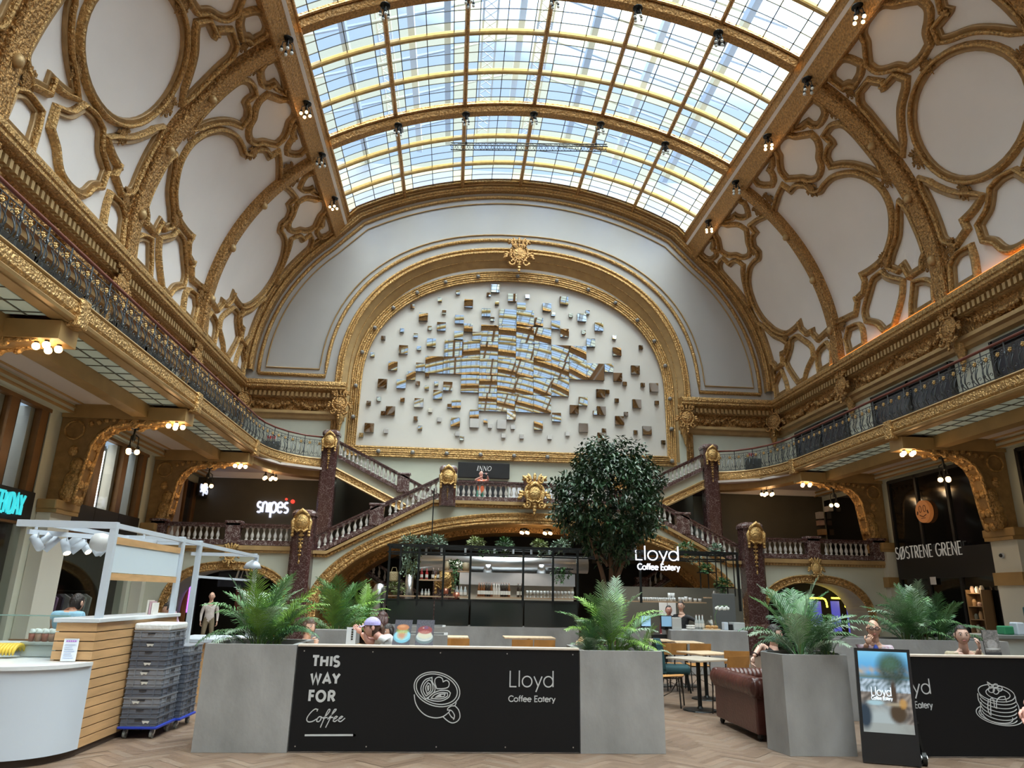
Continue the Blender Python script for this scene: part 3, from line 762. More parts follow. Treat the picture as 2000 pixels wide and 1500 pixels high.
def railing(sg, path, label, name='gallery_railing'):
    """path: list of (x,y) panel starts; the hall lies to the outside of the scrolls"""
    z = 6.27
    t = thing(name, label, 'railing', (path[0][0], path[0][1], z), 'wrought iron railings of the upper gallery')
    for i in range(len(path)-1):
        a = Vector(path[i]); b = Vector(path[i+1]); d = b-a; L_ = d.length
        ang = atan2(d.y, d.x)-pi/2
        for me, nm, off in list(zip(PM, ('post', 'scrollwork', 'rosette'), POFF))+[(PM[2], 'rosette', POFF[2]+Vector((0, .35, 0)))]:
            o = bpy.data.objects.new(nm, me); COL.objects.link(o); o.parent = t
            fl = -1 if sg > 0 else 1
            R = Matrix.Translation((a.x-path[0][0], a.y-path[0][1], 0)) @ Matrix.Rotation(ang, 4, 'Z') @ Matrix.Diagonal((fl, L_/PL, 1, 1)) @ Matrix.Translation(off)
            o.matrix_local = R; WO[o.name] = WO[t.name]
    mb = MB(); mb.tube([(x, y, z+.79) for x, y in path], .035, 6); mb.build('handrail', handrail_m, t, True)
    return t
for sg in (-1, 1):
    n = 28; y0 = FY-n*PL
    railing(sg, [(sg*(FX+.02), y0+PL*i) for i in range(n+1)], 'long straight wrought iron gallery railing with gilt rosettes '+SIDE[sg])
    arc = edgepath(sg, .02)[1:]
    # even out the quarter curve
    pts = [Vector(p) for p in arc]; ln = [0]
    for a, b in zip(pts[:-1], pts[1:]): ln.append(ln[-1]+(b-a).length)
    m_ = 5; out = []
    for k in range(m_+1):
        s_ = ln[-1]*k/m_*.94; i = max(j for j in range(len(ln)) if ln[j] <= s_+1e-9); i = min(i, len(pts)-2)
        q = pts[i].lerp(pts[i+1], (s_-ln[i])/(ln[i+1]-ln[i])); out.append((q.x, q.y))
    railing(sg, out, 'curved wrought iron railing beside the tall pier '+SIDE[sg])
# ---- lamps
bulbs_warm = bulbglow
def lampcluster(p, drop, nb, label, grp, spread=.16, power=0, name='gallery_lamp', r=.065, mat=None, plate=.16):
    p = Vector(p); t = thing(name, label, 'lamp', p, grp)
    mb = MB(); mb.lathe([(plate, -.02), (plate, .02), (.03, .05)], 12, p-Vector((0, 0, .05))); mb.lathe([(.02, -drop*.62), (.05, -drop*.5), (.03, -drop*.3), (.02, 0)], 8, p); mb.build('canopy', blackmetal, t, True)
    for k in range(nb):
        a = 2*pi*k/nb+.4; e = p+Vector((spread*cos(a), spread*sin(a), -drop))
        mb = MB(); mb.tube([p+Vector((0, 0, -drop*.3)), p+Vector((spread*.9*cos(a), spread*.9*sin(a), -drop*.42)), e+Vector((0, 0, .1))], .014, 5); mb.lathe([(.035, .05), (.045, .11), (.02, .14)], 8, e)
        mb.build('arm', blackmetal, t)
        mb = MB(); mb.ball(e, r, 8, 6); mb.build('bulb', mat or bulbglow, t, True)
    if power:
        ld = bpy.data.lights.new('lamp_light', 'POINT'); ld.energy = power; ld.color = (1, .72, .42); ld.shadow_soft_size = .12
        lo = bpy.data.objects.new('lamp_light', ld); COL.objects.link(lo); lo.parent = t; lo.location = (0, 0, -drop-.12)
    return t
for sg in (-1, 1):
    for i, y in enumerate(BRY[:4]):
        lampcluster((sg*9.42, y, 5.78), .36, 4, 'four warm bulbs at the gallery edge, %s bracket from the stairs, %s' % (ordinal(i), {-1: 'kiosk side', 1: 'sofa side'}[sg]), 'bulb clusters under the gallery edge', power=9)
        lampcluster((sg*10.35, y-.02, 5.38), .62, 3, 'hanging bulb trio below the %s bracket from the stairs, %s' % (ordinal(i), {-1: 'kiosk side', 1: 'sofa side'}[sg]), 'bulb trios hanging from the brackets', .12, 7, 'pendant_lamp', plate=.09)
    lampcluster((sg*9.0, 25.3, 5.8), .42, 5, 'wide black lamp with five bulbs on the soffit before the %s wall' % ('lettered olive' if sg < 0 else 'plain dark'), 'five bulb lamps beside the stairs', .2, 10)
# ================================================================== LETTERING
def arc(cx, cy, rx, ry, a0, a1, n=14): return [(cx+rx*cos(radians(a0+(a1-a0)*i/n)), cy+ry*sin(radians(a0+(a1-a0)*i/n))) for i in range(n+1)]
X_ = .66
GL = {  # glyph: (advance, [strokes])   caps 1.0 high, small letters .66
 'L': (.55, [[(.1,1),(.1,0),(.5,0)]]), 'l': (.24, [[(.12,1.02),(.12,0)]]),
 'o': (.74, [arc(.37,.33,.30,.33,0,360,24)]), 'y': (.6, [[(.06,X_),(.32,.05)],[(.56,X_),(.18,-.32)]]),
 'd': (.74, [arc(.36,.33,.29,.33,0,360,24),[(.65,1.02),(.65,0)]]), 'C': (.86, [arc(.5,.5,.42,.5,42,318,22)]),
 'f': (.36, [arc(.34,.82,.16,.2,80,180,8)+[(.18,0)],[(.04,X_),(.34,X_)]]), 'e': (.7, [[(.06,.36),(.64,.36)],arc(.35,.33,.29,.33,4,318,22)]),
 'E': (.6, [[(.54,1),(.1,1),(.1,0),(.54,0)],[(.1,.52),(.5,.52)]]), 'a': (.74, [arc(.36,.33,.29,.33,0,360,24),[(.65,X_),(.65,0)]]),
 't': (.36, [[(.18,.92),(.18,0)],[(.03,X_),(.34,X_)]]), 'r': (.4, [[(.1,X_),(.1,0)],arc(.32,.42,.22,.24,180,75,8)]),
 'T': (.72, [[(.03,1),(.69,1)],[(.36,1),(.36,0)]]), 'H': (.82, [[(.1,1),(.1,0)],[(.72,1),(.72,0)],[(.1,.52),(.72,.52)]]),
 'I': (.3, [[(.15,1),(.15,0)]]), 'S': (.7, [arc(.36,.745,.25,.255,35,265,14)+arc(.36,.245,.27,.245,85,-145,14)]),
 'W': (1.05, [[(.04,1),(.28,0),(.52,.95),(.77,0),(1.01,1)]]), 'A': (.8, [[(.03,0),(.4,1),(.77,0)],[(.16,.32),(.64,.32)]]),
 'Y': (.74, [[(.03,1),(.37,.48),(.71,1)],[(.37,.48),(.37,0)]]), 'F': (.6, [[(.1,0),(.1,1),(.54,1)],[(.1,.52),(.5,.52)]]),
 'O': (1.0, [arc(.5,.5,.42,.5,0,360,28)]), 'R': (.72, [[(.1,0),(.1,1)],[(.1,1),(.36,1)]+arc(.36,.745,.25,.255,90,-90,12)+[(.1,.49)],[(.36,.49),(.66,0)]]),
 'N': (.84, [[(.1,0),(.1,1),(.74,0),(.74,1)]]), 'K': (.72, [[(.1,1),(.1,0)],[(.64,1),(.12,.42)],[(.3,.6),(.68,0)]]),
 'D': (.78, [[(.1,0),(.1,1)],[(.1,1),(.3,1)]+arc(.3,.5,.4,.5,90,-90,16)+[(.1,0)]]), 'G': (.9, [arc(.5,.5,.42,.5,42,360,24)+[(.56,.5)]]),
 'U': (.78, [[(.1,1),(.1,.36)]+arc(.39,.33,.29,.33,180,360,14)+[(.68,1)]]), 'P': (.68, [[(.1,0),(.1,1)],[(.1,1),(.34,1)]+arc(.34,.72,.26,.28,90,-90,12)+[(.1,.44)]]),
 's': (.56, [arc(.29,.49,.19,.17,40,270,10)+arc(.29,.165,.21,.165,90,-140,10)]), 'n': (.66, [[(.1,0),(.1,X_)],arc(.33,.38,.23,.28,180,0,12)+[(.56,0)]]),
 'i': (.24, [[(.12,.66),(.12,0)]]), 'p': (.72, [[(.1,X_),(.1,-.34)],arc(.38,.33,.28,.33,0,360,22)]), '\u00d8': (1.0, [arc(.5,.5,.42,.5,0,360,28),[(.15,-.05),(.85,1.05)]]),
 'B': (.7, [[(.1,0),(.1,1),(.34,1)]+arc(.34,.76,.22,.24,90,-90,10)+arc(.36,.26,.26,.26,90,-90,10)+[(.1,0)]]), 'X': (.7, [[(.05,1),(.65,0)],[(.65,1),(.05,0)]]),
 ' ': (.4, [])}
def ribbon(mb, pts, w, z0, z1, P):
    """flat stroke of width w with thickness z0..z1; P maps (x,y,z) to space"""
    pts = [Vector(p) for p in pts]; n = len(pts); cl = (pts[0]-pts[-1]).length < 1e-4
    if cl: pts = pts[:-1]; n -= 1
    L_, R_ = [], []
    for i in range(n):
        a = pts[i-1] if (i or cl) else pts[0]; c = pts[(i+1) % n] if (i < n-1 or cl) else pts[-1]
        t1 = pts[i]-a; t2 = c-pts[i]; t1 = t1.normalized() if t1.length > 1e-6 else t2.normalized(); t2 = t2.normalized() if t2.length > 1e-6 else t1
        n1 = Vector((-t1.y, t1.x)); n2 = Vector((-t2.y, t2.x)); m = n1+n2; m = m.normalized() if m.length > .1 else n1
        k = min(1.8, 1/max(.25, m.dot(n1)))

        L_.append(pts[i]+m*w/2*k); R_.append(pts[i]-m*w/2*k)
    A = [P(p.x, p.y, z1) for p in L_]; B = [P(p.x, p.y, z1) for p in R_]; A0 = [P(p.x, p.y, z0) for p in L_]; B0 = [P(p.x, p.y, z0) for p in R_]
    mb.strip(B, A, cl); mb.strip(A, A0, cl); mb.strip(B0, B, cl)
    if not cl: mb.quad(A[0], B[0], B0[0], A0[0]); mb.quad(B[-1], A[-1], A0[-1], B0[-1])
def plane(o, ux, uy, un): 
    o, ux, uy, un = Vector(o), Vector(ux), Vector(uy), Vector(un)
    return lambda x, y, z: o+ux*x+uy*y+un*z
def text(mb, s, h, w, P, x0=0, y0=0, sp=1.0, slant=0, th=.008, vw=1.0):
    x = x0
    for ch in s:
        adv, st = GL[ch]
        for qi, q in enumerate(st): ribbon(mb, [((px*vw+slant*py)*h+x, py*h+y0) for px, py in q], w, 0, th*(1+.22*qi), P)
        x += (adv*vw*sp)*h
    return x-x0
def textwidth(s, h, sp=1.0, vw=1.0): return sum(GL[c][0]*vw*sp for c in s)*h
# ================================================================== STAIRS AND MID LEVEL
YS = 22.95
def zb(x):
    x = abs(x); return 4.5-.522*(min(6.4, max(3.2, x))-3.2)
AO = (6.95, .8, 3.34, 2.1); AI = (6.62, .8, 3.06, 2.1)
def archz(x, A): x = min(abs(x), A[0]); return A[1]+A[2]*(1-(x/A[0])**A[3])**(1/A[3])
# spandrel wall over the great arch
mb = MB(); xs = [-6.95+13.9*i/80 for i in range(81)]
mb.strip([(x, YS, archz(x, AO)) for x in xs], [(x, YS, zb(x)-.12) for x in xs]); struct('wall_stair', mb, wallgreen)
mb = MB(); ao = superell(*AO[:3], AO[3], steps=60); ai = superell(*AI[:3], AI[3], steps=60)
ao = [(-AO[0], 0)]+ao+[(AO[0], 0)]; ai = [(-AI[0], 0)]+ai+[(AI[0], 0)]
mb.strip([(x, YS-.05, z) for x, z in ai], [(x, YS-.05, z) for x, z in ao]); mb.strip([(x, YS-.05, z) for x, z in ao], [(x, YS, z) for x, z in ao])
for t in (0, .35, .85, 1): mb.tube([(a[0]+(b[0]-a[0])*t, YS-.06, a[1]+(b[1]-a[1])*t) for a, b in zip(ai, ao)], .04 if t in (0, 1) else .025, 5)
archi = trim(mb, gold)
mb = MB(); mb.strip([(x, YS-.05, z) for x, z in ai], [(x, 24.6, z) for x, z in ai]); mb.build('soffit', ochre, archi)
mb = MB(); a2 = [(x*.955, z*.955) for x, z in ai]
mb.strip([(x, 24.6, z) for x, z in ai], [(x, 24.6, z) for x, z in a2]); mb.strip([(x, 24.6, z) for x, z in a2], [(x, 26.3, z) for x, z in a2]); mb.build('inner_arch', golddeep, archi)
# stringer mouldings: ochre band and dentil strip
def zline(d): return [(-7.0, zb(7)+d), (-6.4, zb(6.4)+d), (-3.2, zb(3.2)+d), (3.2, zb(3.2)+d), (6.4, zb(6.4)+d), (7.0, zb(7)+d)]
mb = MB()
def band(mb, d0, d1, y0, y1):
    A = zline(d0); B = zline(d1)
    mb.strip([(x, y0, z) for x, z in B], [(x, y0, z) for x, z in A]); mb.strip([(x, y1, z) for x, z in B], [(x, y0, z) for x, z in B]); mb.strip([(x, y0, z) for x, z in A], [(x, y1, z) for x, z in A])
band(mb, 0, -.10, YS-.16, YS); o = trim(mb, goldplain)
mb = MB(); band(mb, -.10, -.2, YS-.06, YS)
x = -6.9
while x < 6.9: z = zb(x)-.11; mb.box(x, YS-.1, z-.07, x+.06, YS-.05, z); x += .105
mb.build('dentil', gold, o)
# mid-level walkways and side arches
for sg in (-1, 1):
    mb = MB(); x0, x1 = sg*7.3, sg*12; mb.box(min(x0, x1), YS, 2.72, max(x0, x1), 30, 2.93); struct('floor_walkway' if sg < 0 else 'floor_walkway_right', mb, gfloor)
    a, zs, h, n = 1.95, .9, 1.52, 2.5; xc = sg*9.25
    sa = superell(a, zs, h, n, steps=36); si = superell(a-.2, zs, h-.2, n, steps=36)
    mb = MB(); mb.strip([(xc+x, YS, z) for x, z in sa], [(xc+x, YS, 2.75) for x, z in sa])
    for e0, e1 in ((xc-a, min(sg*7.3, sg*12)), (xc+a, max(sg*7.3, sg*12))): mb.quad((min(e0, e1), YS, 0), (max(e0, e1), YS, 0), (max(e0, e1), YS, 2.75), (min(e0, e1), YS, 2.75))
    struct('wall_arcade' if sg < 0 else 'wall_arcade_right', mb, wallgreen)
    mb = MB(); O = [(-a, 0)]+sa+[(a, 0)]; I = [(-a+.2, 0)]+si+[(a-.2, 0)]
    mb.strip([(xc+x, YS-.04, z) for x, z in I], [(xc+x, YS-.04, z) for x, z in O]); mb.strip([(xc+x, YS-.04, z) for x, z in O], [(xc+x, YS, z) for x, z in O])
    for e in (O, I): mb.tube([(xc+x, YS-.05, z) for x, z in e], .032, 5)
    for i in range(1, len(si)-1): mb.obox((xc+(sa[i][0]+si[i][0])/2, YS-.06, (sa[i][1]+si[i][1])/2), (.045, .04, .1), Matrix.Rotation(atan2(sa[i][0], sa[i][1]-zs+.3), 3, 'Y'))
    o = trim(mb, gold)
    mb = MB(); mb.strip([(xc+x, YS-.04, z) for x, z in I], [(xc+x, 24.2, z) for x, z in I]); mb.build('soffit', pilwhite, o)
    put_cart(o, (xc, YS-.16, 2.62), (0, -1, .15), (0, 0, 1), .5, goldbright)
    mb = MB(); x0, x1 = sg*7.35, sg*11.75
    mb.box(min(x0, x1), YS-.14, 2.8, max(x0, x1), YS, 2.93); mb.box(min(x0, x1), YS-.07, 2.72, max(x0, x1), YS, 2.8)
    x = min(x0, x1)
    while x < max(x0, x1): mb.box(x, YS-.1, 2.73, x+.06, YS-.06, 2.79); x += .105
    trim(mb, goldplain)
    # olive wall under the gallery with plain soffit cornice
    mb = MB(); x0, x1 = sg*7.2, sg*12; mb.box(min(x0, x1), 27.0, 2.93, max(x0, x1), 27.15, 5.82); struct('wall_olive' if sg < 0 else 'wall_olive_right', mb, olive)
    mb = MB(); mb.box(min(x0, x1), 26.9, 5.62, max(x0, x1), 27, 5.82); mb.tube([(x0, 26.9, 5.62), (x1, 26.9, 5.62)], .03, 5); trim(mb, cream)
    # added dark sheet that paints the shade in the recess under the upper flight
    mb = MB(); mb.prism([(sg*3.0, 2.9), (sg*7.2, 2.9), (sg*7.2, 6.0), (sg*3.0, 4.2)], 28.3, 28.5, 'xz'); struct('wall_recess_shade' if sg < 0 else 'wall_recess_shade_right', mb, olive)
    # shop interior behind the side arch
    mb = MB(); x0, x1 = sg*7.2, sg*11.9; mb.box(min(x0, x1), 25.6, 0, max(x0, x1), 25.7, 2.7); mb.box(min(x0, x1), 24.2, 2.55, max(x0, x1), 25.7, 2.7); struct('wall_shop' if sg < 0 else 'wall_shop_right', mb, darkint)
# landing slab, dark space beneath
mb = MB(); mb.box(-3.2, YS, 4.32, 3.2, YN, 4.5); struct('floor_landing', mb, gfloor)
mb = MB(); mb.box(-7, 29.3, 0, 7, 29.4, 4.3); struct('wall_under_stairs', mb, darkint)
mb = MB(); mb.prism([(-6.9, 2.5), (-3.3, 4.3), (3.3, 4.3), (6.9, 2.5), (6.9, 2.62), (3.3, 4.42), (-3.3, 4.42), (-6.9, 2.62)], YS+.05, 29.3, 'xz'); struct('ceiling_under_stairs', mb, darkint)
# ---- balustrades
bl = MB(); bl.s = True
bl.lathe([(.05, 0), (.05, .03), (.03, .045), (.036, .07), (.056, .13), (.05, .17), (.026, .25), (.022, .29), (.034, .31), (.03, .335), (.05, .35), (.05, .385)], 10)
_b = bl.build('baluster', whitestone); bal_mesh = _b.data; bpy.data.objects.remove(_b)
def baluster(t, x, y, z, h=.385):
    o = bpy.data.objects.new('baluster', bal_mesh); COL.objects.link(o); o.parent = t; o.location = Vector((x, y, z))-WO[t.name]; o.scale = (1, 1, h/.385); WO[o.name] = Vector((x, y, z))
def balustrade(x0, z0, x1, z1, y, label, peds=(), sp=.17, grp='marble balustrades of the staircase'):
    """along X; z0,z1 underside of the marble plinth at both ends"""
    t = thing('marble_balustrade', label, 'balustrade', ((x0+x1)/2, y, min(z0, z1)), grp)
    f = lambda x: z0+(z1-z0)*(x-x0)/(x1-x0); a, b = min(x0, x1), max(x0, x1)
    def bandm(d0, d1, w, nm, m):
        mb = MB(); mb.prism([(a, f(a)+d0), (b, f(b)+d0), (b, f(b)+d1), (a, f(a)+d1)], y-w/2, y+w/2, 'xz'); mb.build(nm, m, t)
    bandm(0, .14, .2, 'plinth', darkredsm); bandm(.52, .58, .2, 'rail_underside', darkredsm); bandm(.58, .64, .26, 'handrail', darkred)
    n = int((b-a)/sp)
    for i in range(n):
        x = a+(b-a)*(i+.5)/n
        if any(abs(x-p) < .3 for p in peds): continue
        baluster(t, x, y, f(x)+.135+abs((z1-z0)/(x1-x0))*.03, .39)
    for p in peds:
        mb = MB(); z = f(p); mb.bbox(p-.22, y-.13, z+.02, p+.22, y+.13, z+.66, .015); mb.bbox(p-.26, y-.16, z+.64, p+.26, y+.16, z+.72, .02); mb.build('pedestal', darkredsm, t)
    return t
sd = {-1: 'kiosk side', 1: 'sofa side'}
for sg in (-1, 1):
    balustrade(sg*7.42, 2.95, sg*11.75, 2.95, YS-.02, 'level marble balustrade with white balusters over the %s archway' % ('lettered shop' if sg < 0 else 'neon lit'), (sg*9.3, sg*11.55))
    balustrade(sg*6.75, 2.70, sg*3.05, 4.58, YS-.02, 'sloping marble balustrade of the lower stair flight, '+sd[sg], (sg*4.95,))
    balustrade(sg*6.8, 6.28, sg*3.0, 4.42, 25.95, 'sloping marble balustrade of the rear upper stair flight, '+sd[sg], (sg*4.4,), .15)
    # soffit and gilded string of the upper flight
    mb = MB(); mb.prism([(sg*6.85, 5.95), (sg*6.85, 6.3), (sg*3.0, 4.42), (sg*3.0, 4.1)], 26.0, 28.2, 'xz'); struct('wall_flight' if sg < 0 else 'wall_flight_right', mb, wallgreen)
    mb = MB(); mb.prism([(sg*6.85, 5.62), (sg*6.85, 5.92), (sg*3.0, 4.06), (sg*3.0, 3.78)], 25.92, 26.4, 'xz'); o = trim(mb, gold)
    for d in (0, .28): m2 = MB(); m2.tube([(sg*6.85, 25.91, 5.63+d), (sg*3.0, 25.91, 3.79+d)], .04, 5); m2.build('bead', goldplain, o)
    # lower flight treads slab (hidden behind its balustrade)
    mb = MB(); mb.prism([(sg*6.9, 2.55), (sg*6.9, 2.95), (sg*3.2, 4.5), (sg*3.2, 4.3)], YS+.02, 25.4, 'xz'); struct('floor_flight' if sg < 0 else 'floor_flight_right', mb, gfloor)
    # inner flight seen through the great arch
    mb = MB(); mb.prism([(sg*6.4, 2.35), (sg*6.4, 2.75), (sg*2.6, .35), (sg*2.6, 0), (sg*3.2, 0)], 27.0, 29.2, 'xz'); struct('wall_inner_flight' if sg < 0 else 'wall_inner_flight_right', mb, M('ochre_plaster_%d' % (sg+1), (.42, .36, .25), .7))
    mb = MB(); mb.prism([(sg*6.4, 2.4), (sg*6.4, 2.68), (sg*2.6, .28), (sg*2.6, 0.02)], 26.9, 27, 'xz'); trim(mb, golddeep)
    balustrade(sg*6.3, 2.75, sg*2.7, .42, 26.95, 'dim sloping balustrade under the great arch, '+sd[sg], (sg*4.6,), .2)
balustrade(-2.5, 4.5, 2.5, 4.5, YS-.02, 'level marble balustrade at the front of the stair landing')
# ---- marble piers with gilt shields
def shield_mesh():
    mb = MB(); mb.s = True
    mb.ball((0, 0, .05), (.21, .25, .12), 12, 8); mb.tube([(.22*cos(a), .02+.27*sin(a), .05) for a in [2*pi*i/18 for i in range(18)]], .035, 6, closed=True)
    mb.tube([(-.22, .1, .05), (-.1, .25, .08), (0, .32, .1), (.1, .25, .08), (.22, .1, .05)], [.04, .05, .07, .05, .04], 6)
    for sg in (-1, 1):
        mb.tube([(sg*.2, .12, .05), (sg*.26, .0, .06), (sg*.24, -.18, .05), (sg*.22, -.40, .03)], [.03, .05, .05, .035], 6)
        for k in range(4): mb.ball((sg*.235, -.12-.09*k, .05), (.05, .05, .05), 6, 5)
        mb.tube([(sg*.2, -.2, .06), (sg*.1, -.28, .08), (0, -.22, .08)], .035, 6)
    return mb
_s = shield_mesh().build('shield', goldbright); shield_m = _s.data; bpy.data.objects.remove(_s)
def drop_mesh():
    mb = MB(); mb.s = True
    mb.tube([(0, 0, .02), (0, -1.0, .02)], .012, 5)
    for k in range(9):
        y = -.1*k-.02; w = .07*(1-k/13)
        for sg in (-1, 1): mb.ball((sg*w*.8, y-.02, .02), (w*.75, .028, .02), 6, 4, Matrix.Rotation(sg*.6, 3, 'Z'))
        if k % 3 == 0: mb.ball((0, y, .03), (.05, .06, .03), 6, 5)
    mb.ball((0, -1.02, .02), (.03, .06, .02), 6, 5)
    return mb
_s = drop_mesh().build('garland_drop', goldbright); drop_m = _s.data; bpy.data.objects.remove(_s)
def put_on(t, me, name, p, sc):
    o = bpy.data.objects.new(name, me); COL.objects.link(o); o.parent = t
    R = Matrix(((1,0,0),(0,0,-1),(0,1,0)))
    o.matrix_local = Matrix.Translation(Vector(p)-WO[t.name]) @ R.to_4x4() @ Matrix.Diagonal((sc, sc, sc, 1)); WO[o.name] = Vector(p)
def pier(x, y, w, z0, z1, label, zs, ssz, drop, cap='round', grp='marble piers of the staircase'):
    t = thing('marble_pier', label, 'pier', (x, y, z0), grp); h = w/2
    mb = MB()
    ch = w*.14
    poly = [(x-h+ch, y-h), (x+h-ch, y-h), (x+h, y-h+ch), (x+h, y+h-ch), (x+h-ch, y+h), (x-h+ch, y+h), (x-h, y+h-ch), (x-h, y-h+ch)]
    mb.prism(poly, z0, z1-.2, 'xy'); mb.build('shaft', darkred, t)
    mb = MB()
    def ring(k, z): return [(x+(px-x)*k, y+(py-y)*k, z) for px, py in poly]
    rows = [ring(1.0, z1-.2), ring(1.1, z1-.2), ring(1.1, z1-.12), ring(1.02, z1-.06), ring(.8, z1-.01), ring(.3, z1)]
    mb.grid(rows, closed=True); mb.add(rows[-1], [tuple(range(8))]); mb.build('cap', darkredsm, t)
    if z0 < 1:
        mb = MB(); rows = [ring(1.22, z0), ring(1.22, z0+.7), ring(1.12, z0+.8), ring(1.0, z0+.9)]; mb.grid(rows, closed=True); mb.build('base', darkred, t)
    put_on(t, shield_m, 'shield', (x, y-h-.02, zs), ssz)
    if drop: put_on(t, drop_m, 'garland_drop', (x, y-h-.01, zs-.42*ssz/.9-.1), drop)
    return t
for sg in (-1, 1):
    pier(sg*7.12, 26.0, .56, 2.9, 7.32, 'tall marble pier with gilt shield at the gallery railing end, '+sd[sg], 6.85, .95, .85)
    pier(sg*7.12, 22.72, .64, 0, 4.04, 'domed marble newel with gilt shield at the stair foot, '+sd[sg], 3.62, 1.05, 1.15)
    pier(sg*2.75, 22.85, .52, 4.3, 5.6, 'short marble newel with gilt shield on the stair landing, '+sd[sg], 5.2, .95, .35)
t = thing('gilt_crest', 'large gilt heraldic crest in the middle of the landing balustrade', 'crest', (0, YS-.3, 4.2))
mb = MB(); mb.bbox(-.3, YS-.25, 4.5, .3, YS+.1, 5.25, .02); mb.build('pedestal', darkredsm, t)
put_cart(t, (.02, YS-.33, 4.72), (0, -1, .05), (0, 0, 1), .92, goldbright); put_on(t, shield_m, 'shield', (.02, YS-.42, 4.72), 1.0)
crown = thing('gilt_cartouche', 'gilt plaster cartouche at the top of the big arch', 'cartouche', (0.0, YB-.15, 16.2)); WO[crown.name] = Vector((0, YB-.15, 16.2))
put_cart(crown, (0, YB-.2, 16.78), (0, -1, .1), (0, 0, 1), 1.25); put_cart(crown, (0, YB-.32, 16.78), (0, -1, .1), (0, 0, 1), .8, name='inner_scrollwork')
# arch lamps under the great arch
for k, x in enumerate((-.05, .72)):
    lampcluster((x-.1, 23.8, 3.78), .16, 4, 'bulb cluster under the crown of the stair arch, %s' % ('one nearer the kiosk' if k == 0 else 'one nearer the tree'), 'bulb clusters under the stair arch', .13, 8, r=.05, plate=.1)
# skylight edge lamps
lp = 0
for sg in (-1, 1):
    for i, y in enumerate([27.1, 24.0, 21.05, 18.12, 15.2, 12.25]):
        lampcluster((sg*8.12, y-.15, 17.62), .5, 4, 'small bulb cluster on the skylight edge beam, %s from the far wall, %s' % (ordinal(i), sd[sg]), 'bulb clusters around the skylight', .15, 0, 'skylight_lamp', .055, bulbglow if i in (0, 2, 4) else bulbpale)
for y, nm in ((24.0, 'second'), (18.12, 'middle')):
    for i in range(1, 6):
        p = sk(lph[i], y-.1, -.42); lampcluster(p, .45, 4, 'small unlit bulb cluster on the %s skylight rib, %s from the kiosk side' % (nm, ordinal(i-1)), 'bulb clusters around the skylight', .13, 0, 'skylight_lamp', .05, bulbpale)
# ================================================================== MIRROR MURAL
YM = 30.30
def nth(n): return '%d%s' % (n, 'th' if 10 < n % 100 < 14 else {1: 'st', 2: 'nd', 3: 'rd'}.get(n % 10, 'th'))
rm = random.Random(11)
def tile(x, z, s, th, tilt, label, grp):
    mb = MB(); R = Matrix.Rotation(radians(rm.uniform(-tilt, tilt)), 3, 'X') @ Matrix.Rotation(radians(rm.uniform(-tilt, tilt)), 3, 'Z')
    h = s/2; y1 = -th
    P = [R @ Vector(p) for p in ((-h, y1, -h), (h, y1, -h), (h, y1, h), (-h, y1, h))]; Q = [Vector((-h, .0, -h)), Vector((h, .0, -h)), Vector((h, .0, h)), Vector((-h, .0, h))]
    o_ = Vector((x, YN-.01, z)); P = [p+o_ for p in P]; Q = [p+o_ for p in Q]
    mb.m = 0; mb.quad(*P); mb.m = 1
    for i in range(4): mb.quad(P[(i+1) % 4], P[i], Q[i], Q[(i+1) % 4])
    o = mb.build('mirror_block', [mirror, mirroredge]); return tag(o, label, 'mirror', grp)
rows_ = {0: (13.52, range(-1, 1)), 1: (12.70, range(-2, 2)), 2: (11.88, range(-4, 4)), 3: (11.07, range(-5, 5)), 4: (10.25, range(-3, 3)), 5: (9.43, range(-2, 2))}
rn = ['top', 'second', 'third', 'fourth', 'fifth', 'bottom']
for r, (z, cols) in rows_.items():
    for k, i in enumerate(cols):
        tile(.815*i+.4, z+.405, .80, .10, .55, 'large square mirror in the %s row of the central cluster, %s from the kiosk side' % (rn[r], ordinal(k)), 'large mirrors of the central mural cluster')
small = [(736,302),(648,337),(514,369),(668,398),(886,312),(927,354),(1076,322),(1288,414),(1370,398),(1202,408),(904,432),(598,475),(462,487),(371,524),(529,512),(546,574),(318,606),(586,704),(540,745),(630,748),(584,767),(349,822),(465,827),(300,842),(601,877),(530,918),(645,922),(551,963),(384,978),(263,998),(733,992),(755,1015),(871,931),(893,954),(1005,959),(959,1002),(1048,1005),(1185,1009),(1273,992),(1351,495),(1500,522),(1630,569),(1551,748),(1639,753),(1466,787),(1512,830),(1708,841),(1605,985),(1740,1034),(1558,896),(1450,977),(1406,890),(694,857),(370,892)]
medium = [(919,283),(788,356),(1002,328),(1255,342),(1171,375),(567,422),(743,433),(874,400),(1342,425),(655,468),(786,475),(606,548),(469,581),(418,661),(507,709),(367,746),(459,750),(686,760),(638,801),(545,841),(728,848),(406,880),(302,963),(724,936),(949,946),(1129,952),(1218,912),(1304,874),(1348,834),(1433,796),(1517,716),(1474,671),(1603,680),(1513,592),(1386,548),(1257,500),(1425,470),(1214,460),(1694,766),(1610,846),(1436,880),(1526,928),(1350,963),(1660,977),(1440,1009),(996,902),(740,512),(828,516),(816,897),(816,940),(552,667),(1046,372),(1131,446)]
for lst, s, th, nm, tl in ((small, .185, .10, 'small', 4.0), (medium, .40, .12, 'medium', 3.0)):
    lst.sort()
    for k, (x, y) in enumerate(lst):
        p = at(600+x/2.5, 450+y/2.5, Y=YM); tile(p.x, p.z, s, th, tl, '%s mirrored block on the white mural, %s counting from the kiosk side' % (nm, nth(k+1)), '%s mirrored blocks scattered on the mural' % nm)
